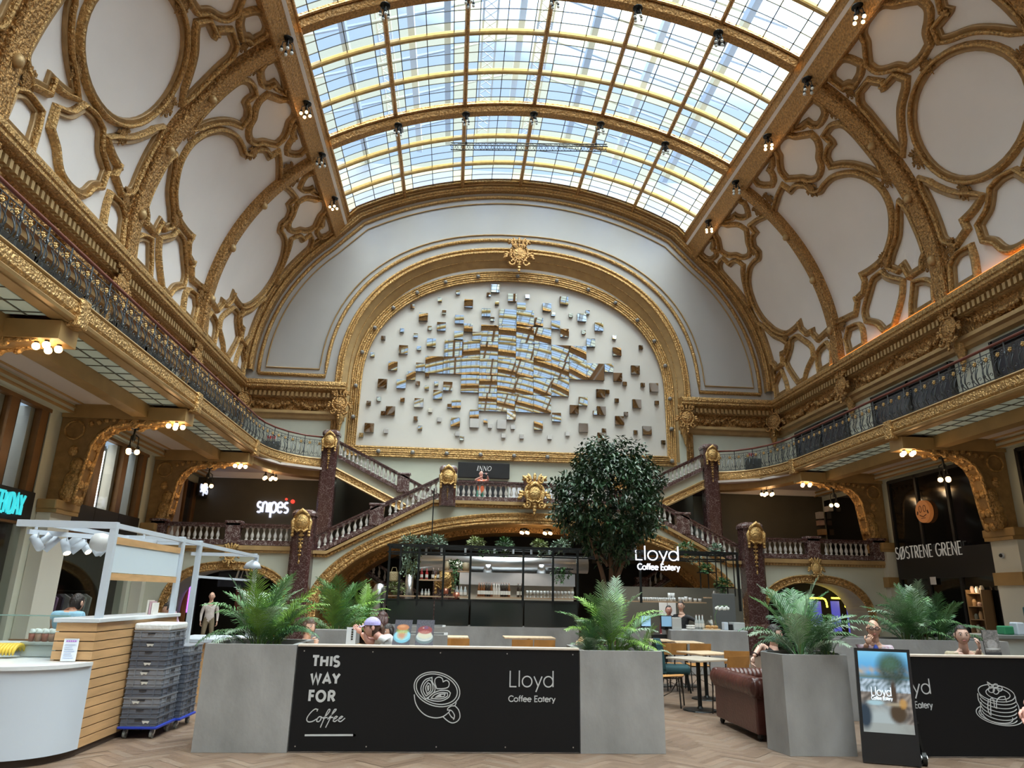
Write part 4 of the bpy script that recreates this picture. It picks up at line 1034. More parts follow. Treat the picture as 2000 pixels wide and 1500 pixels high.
# ================================================================== LANDING SHOP
white_e = M('white_backlit_letter', (.9, .92, 1), .4, emit=(.86, .90, 1, 1.0)); whitevinyl = M('white_vinyl', (.74, .74, .73), .5)
def onYplane(y): return plane((0, y, 0), (1, 0, 0), (0, 0, 1), (0, -1, 0))
def inno(mb, P, x0, z0, h):
    x = x0; sl = .22
    for ch in 'INNO':
        if ch == 'I': st = [([(.12, 0), (.12, 1)], .15), ([(0, 0), (.25, 0)], .05), ([(0, 1), (.25, 1)], .05)]; adv = .38
        elif ch == 'N': st = [([(.1, 0), (.1, 1)], .06), ([(.1, 1), (.72, 0)], .16), ([(.72, 0), (.72, 1)], .06), ([(0, 0), (.22, 0)], .05), ([(.6, 1), (.85, 1)], .05)]; adv = .92
        else: st = [(arc(.42, .5, .36, .47, 0, 360, 24), .11)]; adv = .9
        for q, w in st: ribbon(mb, [(x+(px+sl*py)*h, z0+py*h) for px, py in q], w*h, 0, .012, P)
        x += adv*h
a = at(895, 902, Y=30.2); b = at(995, 935, Y=30.2)
t = thing('shop_sign', 'black shop sign with white italic lettering above the landing doorway', 'sign', ((a.x+b.x)/2, 30.25, b.z))
mb = MB(); mb.bbox(a.x, 30.2, b.z, b.x, YN-.02, a.z, .01); mb.build('sign_board', black, t)
mb = MB(); p = at(931, 919, Y=30.19); inno(mb, onYplane(30.195), p.x, p.z, .2); mb.build('lettering', whitevinyl, t)
mb = MB(); p = at(936, 922.5, Y=30.19); mb.box(p.x, 30.19, p.z-.04, p.x+.38, 30.197, p.z-.028); mb.build('underline', whitevinyl, t)
a = at(895, 935, Y=30.2); b = at(992, 968, Y=30.2)
mb = MB(); mb.box(a.x, YN-.06, 4.5, b.x, YN-.03, a.z-.02); dr = struct('door_1', mb, M('dark_shop_doorway', (.015, .018, .022), .2, spec=.6))
mb = MB(); mb.box(a.x-.03, 30.3, a.z-.16, b.x+.03, YN-.03, a.z-.06); mb.build('door_head', M('grey_door_head', (.5, .52, .5), .4), dr)
c = at(1130, 975, Y=30.3)
t = thing('wall_poster', 'long white poster with black diagonal strokes beside the landing doorway', 'poster', ((b.x+c.x)/2, YN-.03, 4.6))
zt = a.z-.2; x0, x1 = b.x+.06, c.x+.5
mb = MB(); mb.box(x0, YN-.06, 4.55, x1, YN-.022, zt); mb.build('sheet', M('poster_white', (.78, .8, .82), .5), t)
mb = MB(); P = onYplane(YN-.062)
for px, w in (((x0+.85, zt), (x0+.7, 4.6)), .05), (((x0+2.0, zt), (x0+2.5, 4.9)), .38), (((x0+2.75, zt), (x0+2.7, 4.6)), .06), (((x0, zt-.03), (x1, zt-.03)), .07), (((x0+1.9, 4.98), (x0+3.0, 4.98)), .1): ribbon(mb, px, w, 0, .008, P)
mb.build('black_stroke', black, t)
# exit signs and service doors beside the gallery ends
for sg, px, py in ((-1, 533, 835), (1, 1468, 866)):
    p = at(px, py-4, Y=YB-.1); q = at(px, py+30, Y=YB-.1)
    mb = MB(); mb.box(p.x-.36, YB-.06, 6.2, p.x+.36, YB-.031, 7.65); d = struct('door_%d' % (2 if sg < 0 else 3), mb, M('grey_service_door_%d' % (sg+1), (.10, .11, .10), .4))
    mb = MB(); mb.bar((p.x+.26, YB-.08, 6.85), (p.x+.26, YB-.08, 7.05), .03); mb.build('door_handle', steel, d)
    t = thing('exit_sign', 'small red and white emergency sign over the grey door, '+sd[sg], 'sign', (p.x, YB-.06, 7.72), 'emergency signs over the gallery doors')
    mb = MB(); mb.box(p.x-.2, YB-.07, 7.72, p.x+.2, YB-.031, 7.9); mb.build('panel', M('sign_white_%d' % (sg+1), (.7, .66, .62), .5), t)
    mb = MB()
    for k in range(4): mb.box(p.x-.17+.09*k, YB-.075, 7.745, p.x-.11+.09*k, YB-.07, 7.875)
    mb.build('red_mark', M('sign_red_%d' % (sg+1), (.55, .03, .03), .5), t)
# ================================================================== SHOPS ALONG THE KIOSK SIDE
def onX(x, sg): return plane((x, 0, 0), (0, -sg, 0), (0, 0, 1), (-sg, 0, 0))
lining = M('grey_faceted_lining', (.30, .285, .26), .6, var=(1.6, .45), stretch=(1, 1, 1.6))
ceil_sh = M('shop_ceiling', (.08, .075, .07), .7)
cyan = M('cyan_backlit_letter', (.1, .7, .75), .4, emit=(.05, .72, .80, .8))
shopglass = glass('shop_glass', (.85, .88, .87), 0, gloss=.08)
for k, (ya, yb) in enumerate([(.8, 5.2), (6.6, 11.05), (12.45, 16.85), (18.25, 22.45)]):
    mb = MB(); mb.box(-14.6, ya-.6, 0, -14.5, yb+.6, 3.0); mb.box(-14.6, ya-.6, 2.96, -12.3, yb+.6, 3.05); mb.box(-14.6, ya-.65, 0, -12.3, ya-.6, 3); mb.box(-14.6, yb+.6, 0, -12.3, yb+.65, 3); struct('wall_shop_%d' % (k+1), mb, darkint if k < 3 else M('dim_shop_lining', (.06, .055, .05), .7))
    mb = MB(); mb.box(-12.9, ya, 3.5, -12.85, yb, 5.55); mb.box(-12.9, ya, 3.5, -12.2, ya+.03, 5.55); mb.box(-12.9, yb-.03, 3.5, -12.2, yb, 5.55); struct('wall_display_%d' % (k+1), mb, lining)
    mb = MB(); mb.box(-12.12, ya, 3.62, -12.11, yb, 5.5); struct('window_%d' % (50+k), mb, shopglass)
    mb = MB(); mb.box(-12.12, ya, .05, -12.11, yb, 2.95); struct('window_%d' % (60+k), mb, shopglass)
    mb = MB(); mb.box(-12.1, ya, 2.95, -11.96, yb, 3.62)
    for q in (0, .34, .67): y = ya+(yb-ya)*q; mb.box(-11.965, y, 2.95, -11.955, y+.02, 3.62)
    fas = trim(mb, black)
    mb = MB(); mb.box(-12.15, ya, 5.48, -11.97, yb, 5.56); mb.box(-12.15, ya, 2.9, -11.97, yb, 2.96); trim(mb, bronze)
mull = [(3, [18.7+0, 19.75, 21.05, 22.1]), (2, [12.9, 14.3, 15.55, 16.5]), (1, [7.2, 8.6, 9.9, 10.8])]
tubes = [(3, [18.45, 18.95-.02, 19.97, 20.25, 20.55, 21.4]), (2, [13.3, 13.75, 14.75, 15.1, 15.95]), (1, [7.7, 8.1, 9.1, 9.5, 10.2])]
mull = [(3, [19.45, 20.95, 22.2]), (2, [14.2, 15.45, 16.6]), (1, [7.2, 8.8, 10.4])]
tubes = [(3, [18.55, 18.95, 19.85, 20.18, 20.5]), (2, [13.0, 13.5, 14.75, 15.0][:3]), (1, [7.7, 8.2, 9.3, 9.8])]
names = {3: 'between the two stair-side brackets', 2: 'above the cyan lettering', 1: 'on the shop bay beside the viewer'}
for k, ys in mull:
    for i, y in enumerate(ys):
        mb = MB(); mb.box(-12.35, y-.14, 3.6, -11.98, y+.14, 5.5); o = mb.build('shop_mullion', bronze); o['kind'] = 'structure'; o.name = 'trim_%d' % ntrim[0]; ntrim[0] += 1
        WO[o.name] = o.location.copy()
        mb = MB(); mb.box(-12.4, y+.14, 3.6, -12.0, y+.2, 5.5); mb.build('reveal', black, o)
        mb = MB(); mb.box(-12.4, y-.30, 3.6, -12.14, y-.14, 5.5); mb.build('pale_reveal', M('pale_reveal', (.6, .58, .52), .5) if 'pale_reveal' not in bpy.data.materials else bpy.data.materials['pale_reveal'], o)
for k, ys in tubes:
    for i, y in enumerate(ys):
        t = thing('light_tube', 'vertical white light tube %s, %s from the viewer' % (names[k], ordinal(i)), 'light tube', (-12.4, y, 3.68), 'vertical light tubes behind the upper shop windows')
        mb = MB(); mb.cyl((-12.4, y, 3.72), (-12.4, y, 5.28), .022, n=8); mb.build('tube', tubewhite, t)
        mb = MB(); mb.cyl((-12.4, y, 5.28), (-12.4, y, 5.42), .035, n=8); mb.cyl((-12.4, y, 3.66), (-12.4, y, 3.73), .03, n=8); mb.build('holder', steel, t)
p0 = at(52, 968, X=-11.94); p1 = at(50, 1001, X=-11.94)
hh = .42; P = plane((-11.95, 0, 0), (0, 1, 0), (0, 0, 1), (1, 0, 0))
t = thing('shop_sign', 'cyan backlit shop lettering on the black fascia above the mannequin window', 'sign', (-11.95, p0.y-.8, 3.1))
wd = textwidth('WEEKDAY', hh, 1.0, .56); mb = MB(); text(mb, 'WEEKDAY', hh, .052, P, p0.y-wd-.03, 3.08, 1.0, 0, .03, .56); mb.build('lettering', cyan, t)
# lettered signs on the olive wall
red_e = M('red_backlit_dot', (.7, .05, .04), .4, emit=(.8, .05, .03, 1.2)); bluewhite = M('blue_white_backlit_letter', (.8, .85, 1), .4, emit=(.74, .80, 1, 1.05))
t = thing('shop_sign', 'white backlit lettering with a red dot on the olive wall', 'sign', (-9.3, 26.98, 4.3))
a = at(500, 1000, Y=26.95); b = at(563, 1000, Y=26.95); h = .56; wn2 = textwidth('snipes', h, 1, 1)
sc_ = (b.x-a.x)/wn2
mb = MB(); text(mb, 'snipes', h, .072, onYplane(26.96), a.x, a.z, 1, 0, .04, sc_); mb.build('lettering', bluewhite, t)
mb = MB(); mb.cyl((b.x+.12, 26.93, a.z+.42), (b.x+.12, 26.99, a.z+.42), .075, n=14); mb.cyl((a.x+.93*h*2, 26.93, a.z+.5), (a.x+.93*h*2, 26.99, a.z+.5), .045, n=10); mb.build('red_dot', red_e, t)
a = at(390, 960, X=-11.6); t = thing('shop_sign', 'small projecting black sign with white lettering beside the olive wall', 'sign', (a.x, a.y, a.z))
b = at(409, 958, X=-11.6); mb = MB(); mb.box(-11.66, min(a.y, b.y)-.1, a.z-.14, -11.6, max(a.y, b.y)+.15, a.z+.42); mb.build('sign_board', black, t)
mb = MB(); text(mb, 'snipes', .36, .07, plane((-11.6, 0, 0), (0, 1, 0), (0, 0, 1), (1, 0, 0)), min(a.y, b.y), a.z+.02, .9, 0, .02, .85*abs(b.y-a.y)/1.2); mb.build('lettering', bluewhite, t)
# lit shop window under the gallery next to the olive wall
mb = MB(); mb.box(-11.97, 24.0, 2.95, -11.92, 26.6, 5.3); struct('window_70', mb, M('dark_side_window', (.03, .03, .035), .15))
mb = MB(); mb.box(-11.93, 24.55, 2.95, -11.88, 25.35, 5.2); o = struct('door_4', mb, M('pale_lit_door', (.45, .40, .36), .4))
for y in (24.4, 25.5, 26.5): mb = MB(); mb.box(-11.99, y-.07, 2.95, -11.84, y+.07, 5.3); trim(mb, bronze)
# ================================================================== SHOP UNDER THE SIDE ARCH (kiosk side)
t = thing('shop_sign', 'dark blue shop sign with white italic capitals inside the side arch', 'sign', (-9.2, 23.3, 1.7))
a = at(430, 1100, Y=23.3); b = at(530, 1148, Y=23.3)
mb = MB(); mb.box(a.x, 23.3, b.z, b.x-.25, 23.34, 2.16); mb.build('sign_board', M('navy_sign_board', (.012, .016, .03), .4), t)
a = at(459, 1128, Y=23.28); mb = MB(); inno(mb, onYplane(23.29), a.x, a.z, .36); mb.build('lettering', whitevinyl, t)
a = at(362, 1150, Y=24.4); mb = MB(); mb.bbox(a.x-.12, 24.35, 0, a.x+.12, 24.6, 2.4, .02); o = mb.build('wooden_post', M('orange_wood', (.42, .17, .05), .4, var=(3, .3), stretch=(4, 4, .5))); tag(o, 'orange wooden post just inside the shop archway', 'post')
a = at(362, 1140, Y=24.3); mb = MB(); mb.cyl((a.x+.16, 24.3, .9), (a.x+.16, 24.3, 2.0), .018, n=8); o = mb.build('neon_tube', M('violet_neon', (.4, .1, .8), .4, emit=(.42, .12, .9, 3))); tag(o, 'upright violet neon tube beside the orange wooden post', 'neon tube')
t = thing('totem_sign', 'slim black sign with a column of green characters in the archway', 'sign', (-10.2, 24.4, .6)); a = at(373, 1190, Y=24.4)
mb = MB(); mb.box(a.x-.13, 24.4, .3, a.x+.13, 24.45, 2.15); mb.build('sign_board', black, t)
mb = MB()
for k in range(8): z = 1.95-.14*k; mb.box(a.x-.05, 24.385, z, a.x+.05, 24.4, z+.025); mb.box(a.x-.05, 24.385, z+.06, a.x+.05, 24.4, z+.085); mb.box(a.x-(.05 if k % 2 else -.03), 24.385, z, a.x-(.03 if k % 2 else -.05), 24.4, z+.085)
mb.build('character', M('green_backlit', (.1, .5, .35), .4, emit=(.08, .55, .4, .9)), t)
a = at(478, 1150, Y=24.55); mb = MB(); mb.box(a.x-.25, 24.5, .9, a.x+.3, 24.55, 1.65); o = mb.build('framed_panel', M('red_brown_panel', (.30, .09, .06), .5)); tag(o, 'red brown panel hanging under the italic shop sign', 'panel')
# ================================================================== NEON ARCH (sofa side)
yel = M('yellow_neon', (1, .8, .1), .4, emit=(1, .72, .03, 9)); bluep = M('blue_screen_glow', (.05, .06, .3), .4, emit=(.10, .10, .55, .8))
for k, (xa, xb, yl) in enumerate([(1582, 1613, 0), (1624, 1649, 0), (1654, 1680, 1)]):
    a = at(xa, 1168, Y=24.4); b = at(xb, 1168, Y=24.4); c = at(1688, 1234, Y=24.4); r = .12
    pts = [(a.x, 24.4, a.z), (b.x-r, 24.4, a.z), (b.x-.3*r, 24.4, a.z-.3*r), (b.x, 24.4, a.z-r), (b.x+.02, 24.4, a.z-.3) if not yl else (b.x+.03, 24.4, c.z)]
    mb = MB(); mb.tube(pts, .028, 8); o = mb.build('neon_tube', yel, None, True); tag(o, ['short yellow neon bend half hidden by the palm fronds', 'middle yellow neon bend in the dark archway', 'yellow neon frame with a long leg in the dark archway'][k], 'neon tube', 'yellow neon tubes in the archway')
    mb = MB(); mb.box(a.x+.05, 24.55, .6, b.x-.12, 24.6, a.z-.1); o = mb.build('glow_panel', bluep); tag(o, 'dim blue glowing panel behind the %s neon bend' % ['first', 'middle', 'long legged'][k], 'panel', 'blue panels in the neon archway')
# ================================================================== BLACK SHOPFRONTS (sofa side)
gloss = M('black_glass_front', (.008, .008, .008), .08, spec=.5)
for k, (ya, yb) in enumerate([(.8, 5.2), (6.6, 11.05), (12.4, 16.85), (18.25, 22.45)]):
    mb = MB(); mb.box(11.93, ya, .0, 12.0, yb, 5.5); o = struct('window_%d' % (80+k), mb, gloss)
    mb = MB(); mb.box(11.86, ya, 2.35, 11.93, yb, 3.2); mb.build('fascia', black, o)
    mb = MB()
    for q in (0, .333, .667, 1): y = ya+(yb-ya)*q; mb.box(11.88, y-.05, 0, 11.95, y+.05, 5.5)
    mb.box(11.88, ya, 5.42, 11.95, yb, 5.52); mb.build('window_frame', black, o)
a = at(1750, 1091, X=11.84); b = at(1881, 1082, X=11.84); h = .36
t = thing('shop_sign', 'white handwritten style shop lettering on the black shopfront fascia', 'sign', (11.84, (a.y+b.y)/2, 2.6))
wt_ = textwidth('S\u00d8STRENE GRENE', h, 1, .75); mb = MB(); text(mb, 'S\u00d8STRENE GRENE', h, .027, plane((11.855, 0, 0), (0, -1, 0), (0, 0, 1), (-1, 0, 0)), -a.y, min(a.z, b.z)-.0, (a.y-b.y)/wt_, 0, .02, .75); 
mb.build('lettering', M('grey_white_letter', (.55, .54, .5), .5, emit=(.6, .58, .52, .25)), t)
c = at(1802, 999, X=11.8); t = thing('round_sign', 'round orange illuminated emblem on the black shopfront above the lettering', 'sign', c)
mb = MB(); mb.cyl((11.8, c.y, c.z), (11.92, c.y, c.z), .34, n=32); mb.build('disc', M('orange_emblem', (.42, .16, .05), .5, emit=(.5, .17, .045, .35)), t)
mb = MB(); P = plane((11.795, c.y, c.z), (0, -1, 0), (0, 0, 1), (-1, 0, 0))
for sg in (-1, 1): ribbon(mb, [(sg*.1+.06*cos(q), .08+.1*sin(q)) for q in [i*pi/6 for i in range(13)]], .02, 0, .004, P); ribbon(mb, [(sg*.26, -.08), (sg*.22, .02)], .06, 0, .004, P)
ribbon(mb, [(-.16, -.1), (0, -.16), (.16, -.1)], .025, 0, .004, P); ribbon(mb, [(-.1, -.2), (.1, -.2)], .02, 0, .004, P); mb.build('emblem', M('emblem_brown', (.12, .03, .01), .5), t)
# small notices and fittings
a = at(1823, 1135, X=11.86); mb = MB(); mb.box(11.85, a.y-.13, a.z-.1, 11.86, a.y+.13, a.z+.12); tag(mb.build('paper_notice', whitevinyl), 'white paper notice stuck on the black shopfront glass', 'notice')
a = at(1955, 1085, X=11.6); t = thing('security_camera', 'small white and black camera on the pale pilaster', 'camera', a); mb = MB(); mb.ball(a, .05, 8, 6); mb.build('dome', black, t); mb = MB(); mb.cyl(a+Vector((.05, 0, 0)), a+Vector((-.0, 0, .0)), .07, n=10); mb.build('mount', whitepaint, t)
# display shelf glowing at the foot of the black shopfront
a = at(1918, 1245, X=11.6); t = thing('display_shelf', 'lit wooden display shelf with small goods in the black shopfront', 'shelf', (11.6, a.y, 0))
mb = MB(); mb.box(11.55, a.y-.3, 0, 11.85, a.y-.26, 2.0); mb.box(11.55, a.y+.26, 0, 11.85, a.y+.3, 2.0); mb.box(11.83, a.y-.3, 0, 11.86, a.y+.3, 2.0); mb.build('carcass', M('shelf_wood', (.22, .13, .06), .5), t)
for k in range(6): mb = MB(); mb.box(11.55, a.y-.27, .2+.34*k, 11.84, a.y+.27, .22+.34*k); mb.build('shelf_board', M('shelf_wood2', (.3, .19, .1), .5) if 'shelf_wood2' not in bpy.data.materials else bpy.data.materials['shelf_wood2'], t)
goods = [M('goods_%d' % i, c, .5) for i, c in enumerate([(.6, .52, .4), (.5, .3, .14), (.75, .7, .62), (.2, .2, .15), (.6, .4, .3)])]
for k in range(6):
    for j in range(3):
        y = a.y-.18+.18*j; h = rm.uniform(.08, .22); z = .22+.34*k
        mb = MB(); mb.lathe([(.05, 0), (.06, h*.6), (.03, h)], 8, (11.68, y, z)); tag(mb.build('jar', goods[(k*3+j*2) % 5]), '%s jar from the window end on the %s lit shelf up of the black shopfront' % (ordinal(j), ordinal(k)), 'jar', 'jars on the lit display shelf')
ld = bpy.data.lights.new('shelf_light', 'POINT'); ld.energy = 5; ld.color = (1, .75, .45); ld.shadow_soft_size = .05; lo = bpy.data.objects.new('shelf_light', ld); COL.objects.link(lo); lo.parent = t; lo.location = (-.18, 0, 2.0)
# mid level shop on the sofa side with a few bright items
mb = MB(); mb.box(11.9, 23.9, 2.95, 11.98, 26.7, 5.4); struct('window_90', mb, gloss)
for k, (px, py, w, h) in enumerate([(1597, 1007, .22, .26), (1597, 1022, .26, .2), (1600, 1040, .3, .22), (1616, 994, .16, .2)]):
    p = at(px, py, X=11.7); mb = MB(); mb.bbox(11.66, p.y-w, p.z-h/2, 11.85, p.y+w, p.z+h/2, .01); tag(mb.build('display_box', goods[[2, 4, 1, 2][k]]), ['pale box on the top dark shop shelf behind the balustrade', 'pinkish box under the pale box behind the balustrade', 'brown box lowest on the dark shop shelf', 'small white box standing apart in the dark shop'][k], 'box', 'goods in the dark mid level shop')
# ================================================================== FOREGROUND: PLANTERS, BARRIERS, SCREEN
def planter(poly, h, label, inner=.06, soil=.14):
    xs = [p[0] for p in poly]; ys = [p[1] for p in poly]; cx, cy = sum(xs)/len(xs), sum(ys)/len(ys)
    t = thing('concrete_planter', label, 'planter', (cx, cy, 0), 'grey concrete planters around the cafe')
    mb = MB(); n = len(poly); I = [(cx+(x-cx)*(1-inner*2/(max(xs)-min(xs))), cy+(y-cy)*(1-inner*2/(max(ys)-min(ys)))) for x, y in poly]
    mb.strip([(x, y, 0) for x, y in poly], [(x, y, h) for x, y in poly], True); mb.strip([(x, y, h) for x, y in poly], [(x, y, h) for x, y in I], True); mb.strip([(x, y, h) for x, y in I], [(x, y, h-soil-.02) for x, y in I], True)
    mb.add([(x, y, 0) for x, y in reversed(poly)], [tuple(range(n))]); mb.build('tub', concrete, t)
    mb = MB(); mb.add([(x, y, h-soil) for x, y in I], [tuple(range(n))]); mb.build('soil', M('dark_soil', (.035, .028, .02), .9, bump=(30, .5)) if 'dark_soil' not in bpy.data.materials else bpy.data.materials['dark_soil'], t)
    return t
rect = lambda x0, y0, x1, y1: [(x0, y0), (x1, y0), (x1, y1), (x0, y1)]
planter(rect(-5.12, 8.26, -4.16, 9.25), 1.05, 'large square concrete planter with palms between the crates and the coffee barrier')
planter(rect(-1.08, 8.27, -.15, 9.22), 1.035, 'square concrete planter with palm at the pointing end of the coffee barrier')
planter([(1.19, 8.17), (1.95, 8.17), (2.08, 8.5), (2.0, 8.82), (1.25, 8.82), (1.12, 8.58)], 1.03, 'faceted concrete planter with palm beside the digital screen')
planter(rect(-3.55, 11.2, -2.55, 12.0), 1.02, 'concrete planter with palm behind the bare shouldered woman')
planter(rect(-3.75, 14.0, -2.6, 14.9), 1.02, 'distant concrete planter with palm before the dark bar', soil=.08)
planter([(2.95, 10.5), (5.6, 10.3), (5.6, 11.1), (2.95, 11.3)], 1.10, 'long low concrete planter with palms behind the pancake barrier')
signvinyl = M('silver_grey_vinyl', (.52, .53, .54), .5)
blackboard = M('black_laminate', (.008, .008, .009), .5, spec=.2)
capwood = M('pale_cap_wood', (.58, .50, .42), .5)
def stroketext(mb, s, p0, p1, htop, wgt, P, slant=0, th=.003, sp=1.0):
    """text from photo point p0 (left baseline) to p1 (right baseline) on a vertical plane"""
    w1 = textwidth(s, 1); k = (p1.x-p0.x)/(w1*htop); text(mb, s, htop, wgt, P, p0.x-.04*htop+(sp-1)*.1*htop, p0.z, sp, slant, th, k/sp)
YBAR = 8.27
t = thing('barrier', 'long black barrier with coffee cup drawing and white lettering', 'barrier', (-2.6, YBAR, 0), 'black lettered cafe barriers')
mb = MB(); mb.box(-4.15, YBAR, .012, -1.09, YBAR+.05, 1.035); mb.build('panel', blackboard, t)
mb = MB(); mb.bbox(-4.15, YBAR-.012, 1.035, -1.09, YBAR+.12, 1.058, .004); mb.build('cap', capwood, t)
mb = MB()
for x in (-4.08, -3.35, -2.62, -1.89, -1.16):
    for z in (.06, .99): mb.cyl((x, YBAR-.004, z), (x, YBAR+.002, z), .007, n=8)
mb.build('screw', screwmetal, t)
P = onYplane(YBAR); A = lambda x, y: at(x, y, Y=YBAR)
mb = MB()
for s, x0, x1, yb, yt in (('THIS', 609.5, 666, 1300.5, 1279), ('WAY', 606.5, 666, 1334.5, 1313), ('FOR', 602.5, 657, 1369, 1347)):
    a, b, c = A(x0, yb), A(x1, yb), A(x0, yt); stroketext(mb, s, a, b, (c.z-a.z)*.88, .026, P, sp=1.22)
mb.build('bold_lettering', signvinyl, t)
mb = MB()
a, b, c = A(994, 1341), A(1084, 1342), A(994, 1310); stroketext(mb, 'Lloyd', a, b, c.z-a.z, .0125, P)
a, b, c = A(993, 1370), A(1085, 1371), A(993, 1359); stroketext(mb, 'Coffee Eatery', a, b, c.z-a.z, .0095, P)
mb.build('name_lettering', signvinyl, t)
def photo(pts, s, ox, oy): return [(lambda q: (q.x, q.z))(A(ox+x/s, oy+y/s)) for x, y in pts]
def smooth2(pts, closed=False): return [(p.x, p.y) for p in catmull([Vector(p) for p in pts], closed, 5, 1.2)]
mb = MB()
script = [[(385,975),(395,950),(360,945),(310,985),(265,1045),(256,1085),(280,1108),(330,1100),(380,1070)],
 [(440,1045),(415,1042),(388,1070),(382,1100),(405,1105),(432,1080),(440,1045),(462,1060)],
 [(462,1060),(510,1020),(545,975),(552,950),(535,950),(505,1000),(470,1080),(428,1180)],[(462,1062),(520,1050)],
 [(520,1075),(570,1020),(622,965),(630,948),(610,950),(580,1000),(545,1080),(495,1180)],[(530,1060),(592,1048)],
 [(590,1080),(625,1062),(645,1042),(630,1036),(600,1062),(592,1095),(615,1102),(650,1078)],
 [(655,1080),(690,1062),(712,1042),(698,1036),(668,1062),(660,1095),(690,1102),(742,1060)]]
for qi, q in enumerate(script): ribbon(mb, smooth2(photo(q, 6.52, 560, 1240)), .010, 0, .003+.0004*qi, P)
mb.build('script_lettering', signvinyl, t)
mb = MB(); ribbon(mb, photo([(230,1278),(860,1276)], 6.52, 560, 1240), .018, 0, .003, P)
a = photo([(845,1254),(888,1276),(845,1299)], 6.52, 560, 1240); mb.add([P(x, y, .005) for x, y in a], [(0, 1, 2)]); mb.add([P(x, y, .005) for x, y in a], [(0, 2, 1)]); mb.build('arrow', signvinyl, t)
def ell(cx, cy, rx, ry, rot, a0=0, a1=360, n=40):
    c, s_ = cos(radians(rot)), sin(radians(rot)); return [(cx+rx*cos(q)*c-ry*sin(q)*s_, cy+rx*cos(q)*s_+ry*sin(q)*c) for q in [radians(a0+(a1-a0)*i/n) for i in range(n+1)]]
cup = [ell(492,507,240,172,17), ell(490,505,216,150,17),
 [(258,560),(270,640),(310,715),(380,775),(470,800),(550,788),(610,745),(625,725)],
 [(690,640),(675,675),(640,678),(605,700),(600,720),(640,725),(672,775),(660,820)],[(675,675),(715,720),(728,790),(700,835),(650,852),(600,830),(550,785)],[(612,745),(640,790),(672,810)],
 [(490,500),(470,440),(475,400),(510,380),(545,395),(555,430),(590,415),(617,440),(605,485),(550,500),(490,500)],
 [(375,605),(335,540),(330,480),(370,410),(440,385),(445,430),(470,480),(465,530),(420,575),(375,605)],[(380,575),(350,520),(360,460),(400,415),(430,420),(450,480),(440,530),(380,575)],[(390,550),(375,490),(400,440),(425,460),(425,520),(390,550)],[(400,520),(395,480),(408,470),(408,500),(400,520)],
 [(395,605),(440,555),(520,520),(600,520),(630,545),(610,590),(540,625),(460,625),(395,605)],[(430,600),(470,560),(540,540),(600,545),(595,580),(530,605),(430,600)],[(475,590),(520,560),(575,555),(560,580),(475,590)],[(505,578),(525,568),(535,578),(505,578)]]
mb = MB()
for qi, q in enumerate(cup): ribbon(mb, smooth2(photo(q, 5.263, 760, 1250)) if len(q) < 30 else photo(q, 5.263, 760, 1250), .0095, 0, .003+.0003*qi, P)
mb.build('cup_drawing', signvinyl, t)
# second barrier with the pancakes
Y2 = 8.12
t = thing('barrier', 'black barrier with pancake stack drawing, partly hidden by the digital screen', 'barrier', (3.9, Y2, 0), 'black lettered cafe barriers')
mb = MB(); mb.box(2.08, Y2, .012, 5.6, Y2+.05, 1.03); mb.build('panel', blackboard, t)
mb = MB(); mb.bbox(2.08, Y2-.012, 1.03, 5.6, Y2+.12, 1.053, .004); mb.build('cap', capwood, t)
P = onYplane(Y2); A = lambda x, y: at(x, y, Y=Y2)
mb = MB(); b = A(1817.5, 1355); c = A(1813, 1326); h = c.z-b.z; text(mb, 'Lloyd', h, .0125, P, b.x-textwidth('Lloyd', h, 1, 1.1)+.09*h, b.z, 1, 0, .003, 1.1)
b = A(1822, 1383); h2 = h*.42; text(mb, 'Coffee Eatery', h2, .0095, P, b.x-textwidth('Coffee Eatery', h2, .95), b.z, 1, 0, .003, .95); mb.build('name_lettering', signvinyl, t)
pc = [ell(1530,770,182,78,12), ell(1545,775,120,52,12), ell(1525,990,170,62,14,-20,200), ell(1560,985,232,92,12,-28,208)]
for k in range(6): pc.append(ell(1545+4*k, 800+38*k, 186-2*k, 76, 12, 8, 168, 24))
pc += [[(1346,770),(1352,830),(1375,880),(1372,930),(1385,980)],[(1712,800),(1722,850),(1745,900),(1755,950)],[(1450,830),(1445,900),(1455,960),(1475,985),(1472,900),(1470,830),(1490,815),(1500,850)],[(1505,830),(1510,900),(1530,915),(1530,850),(1560,810),(1610,800),(1630,860)],
 ell(1525,745,28,34,0), ell(1480,735,30,28,20), ell(1560,725,26,24,0), ell(1520,700,22,22,0), [(1500,720),(1470,680),(1440,660),(1455,700),(1500,720)],[(1500,715),(1480,690),(1450,668)]]
mb = MB()
for qi, q in enumerate(pc): ribbon(mb, smooth2(photo(q, 5, 1640, 1200)) if len(q) < 20 else photo(q, 5, 1640, 1200), .0085, 0, .003+.0002*qi, P)
mb.build('pancake_drawing', signvinyl, t)
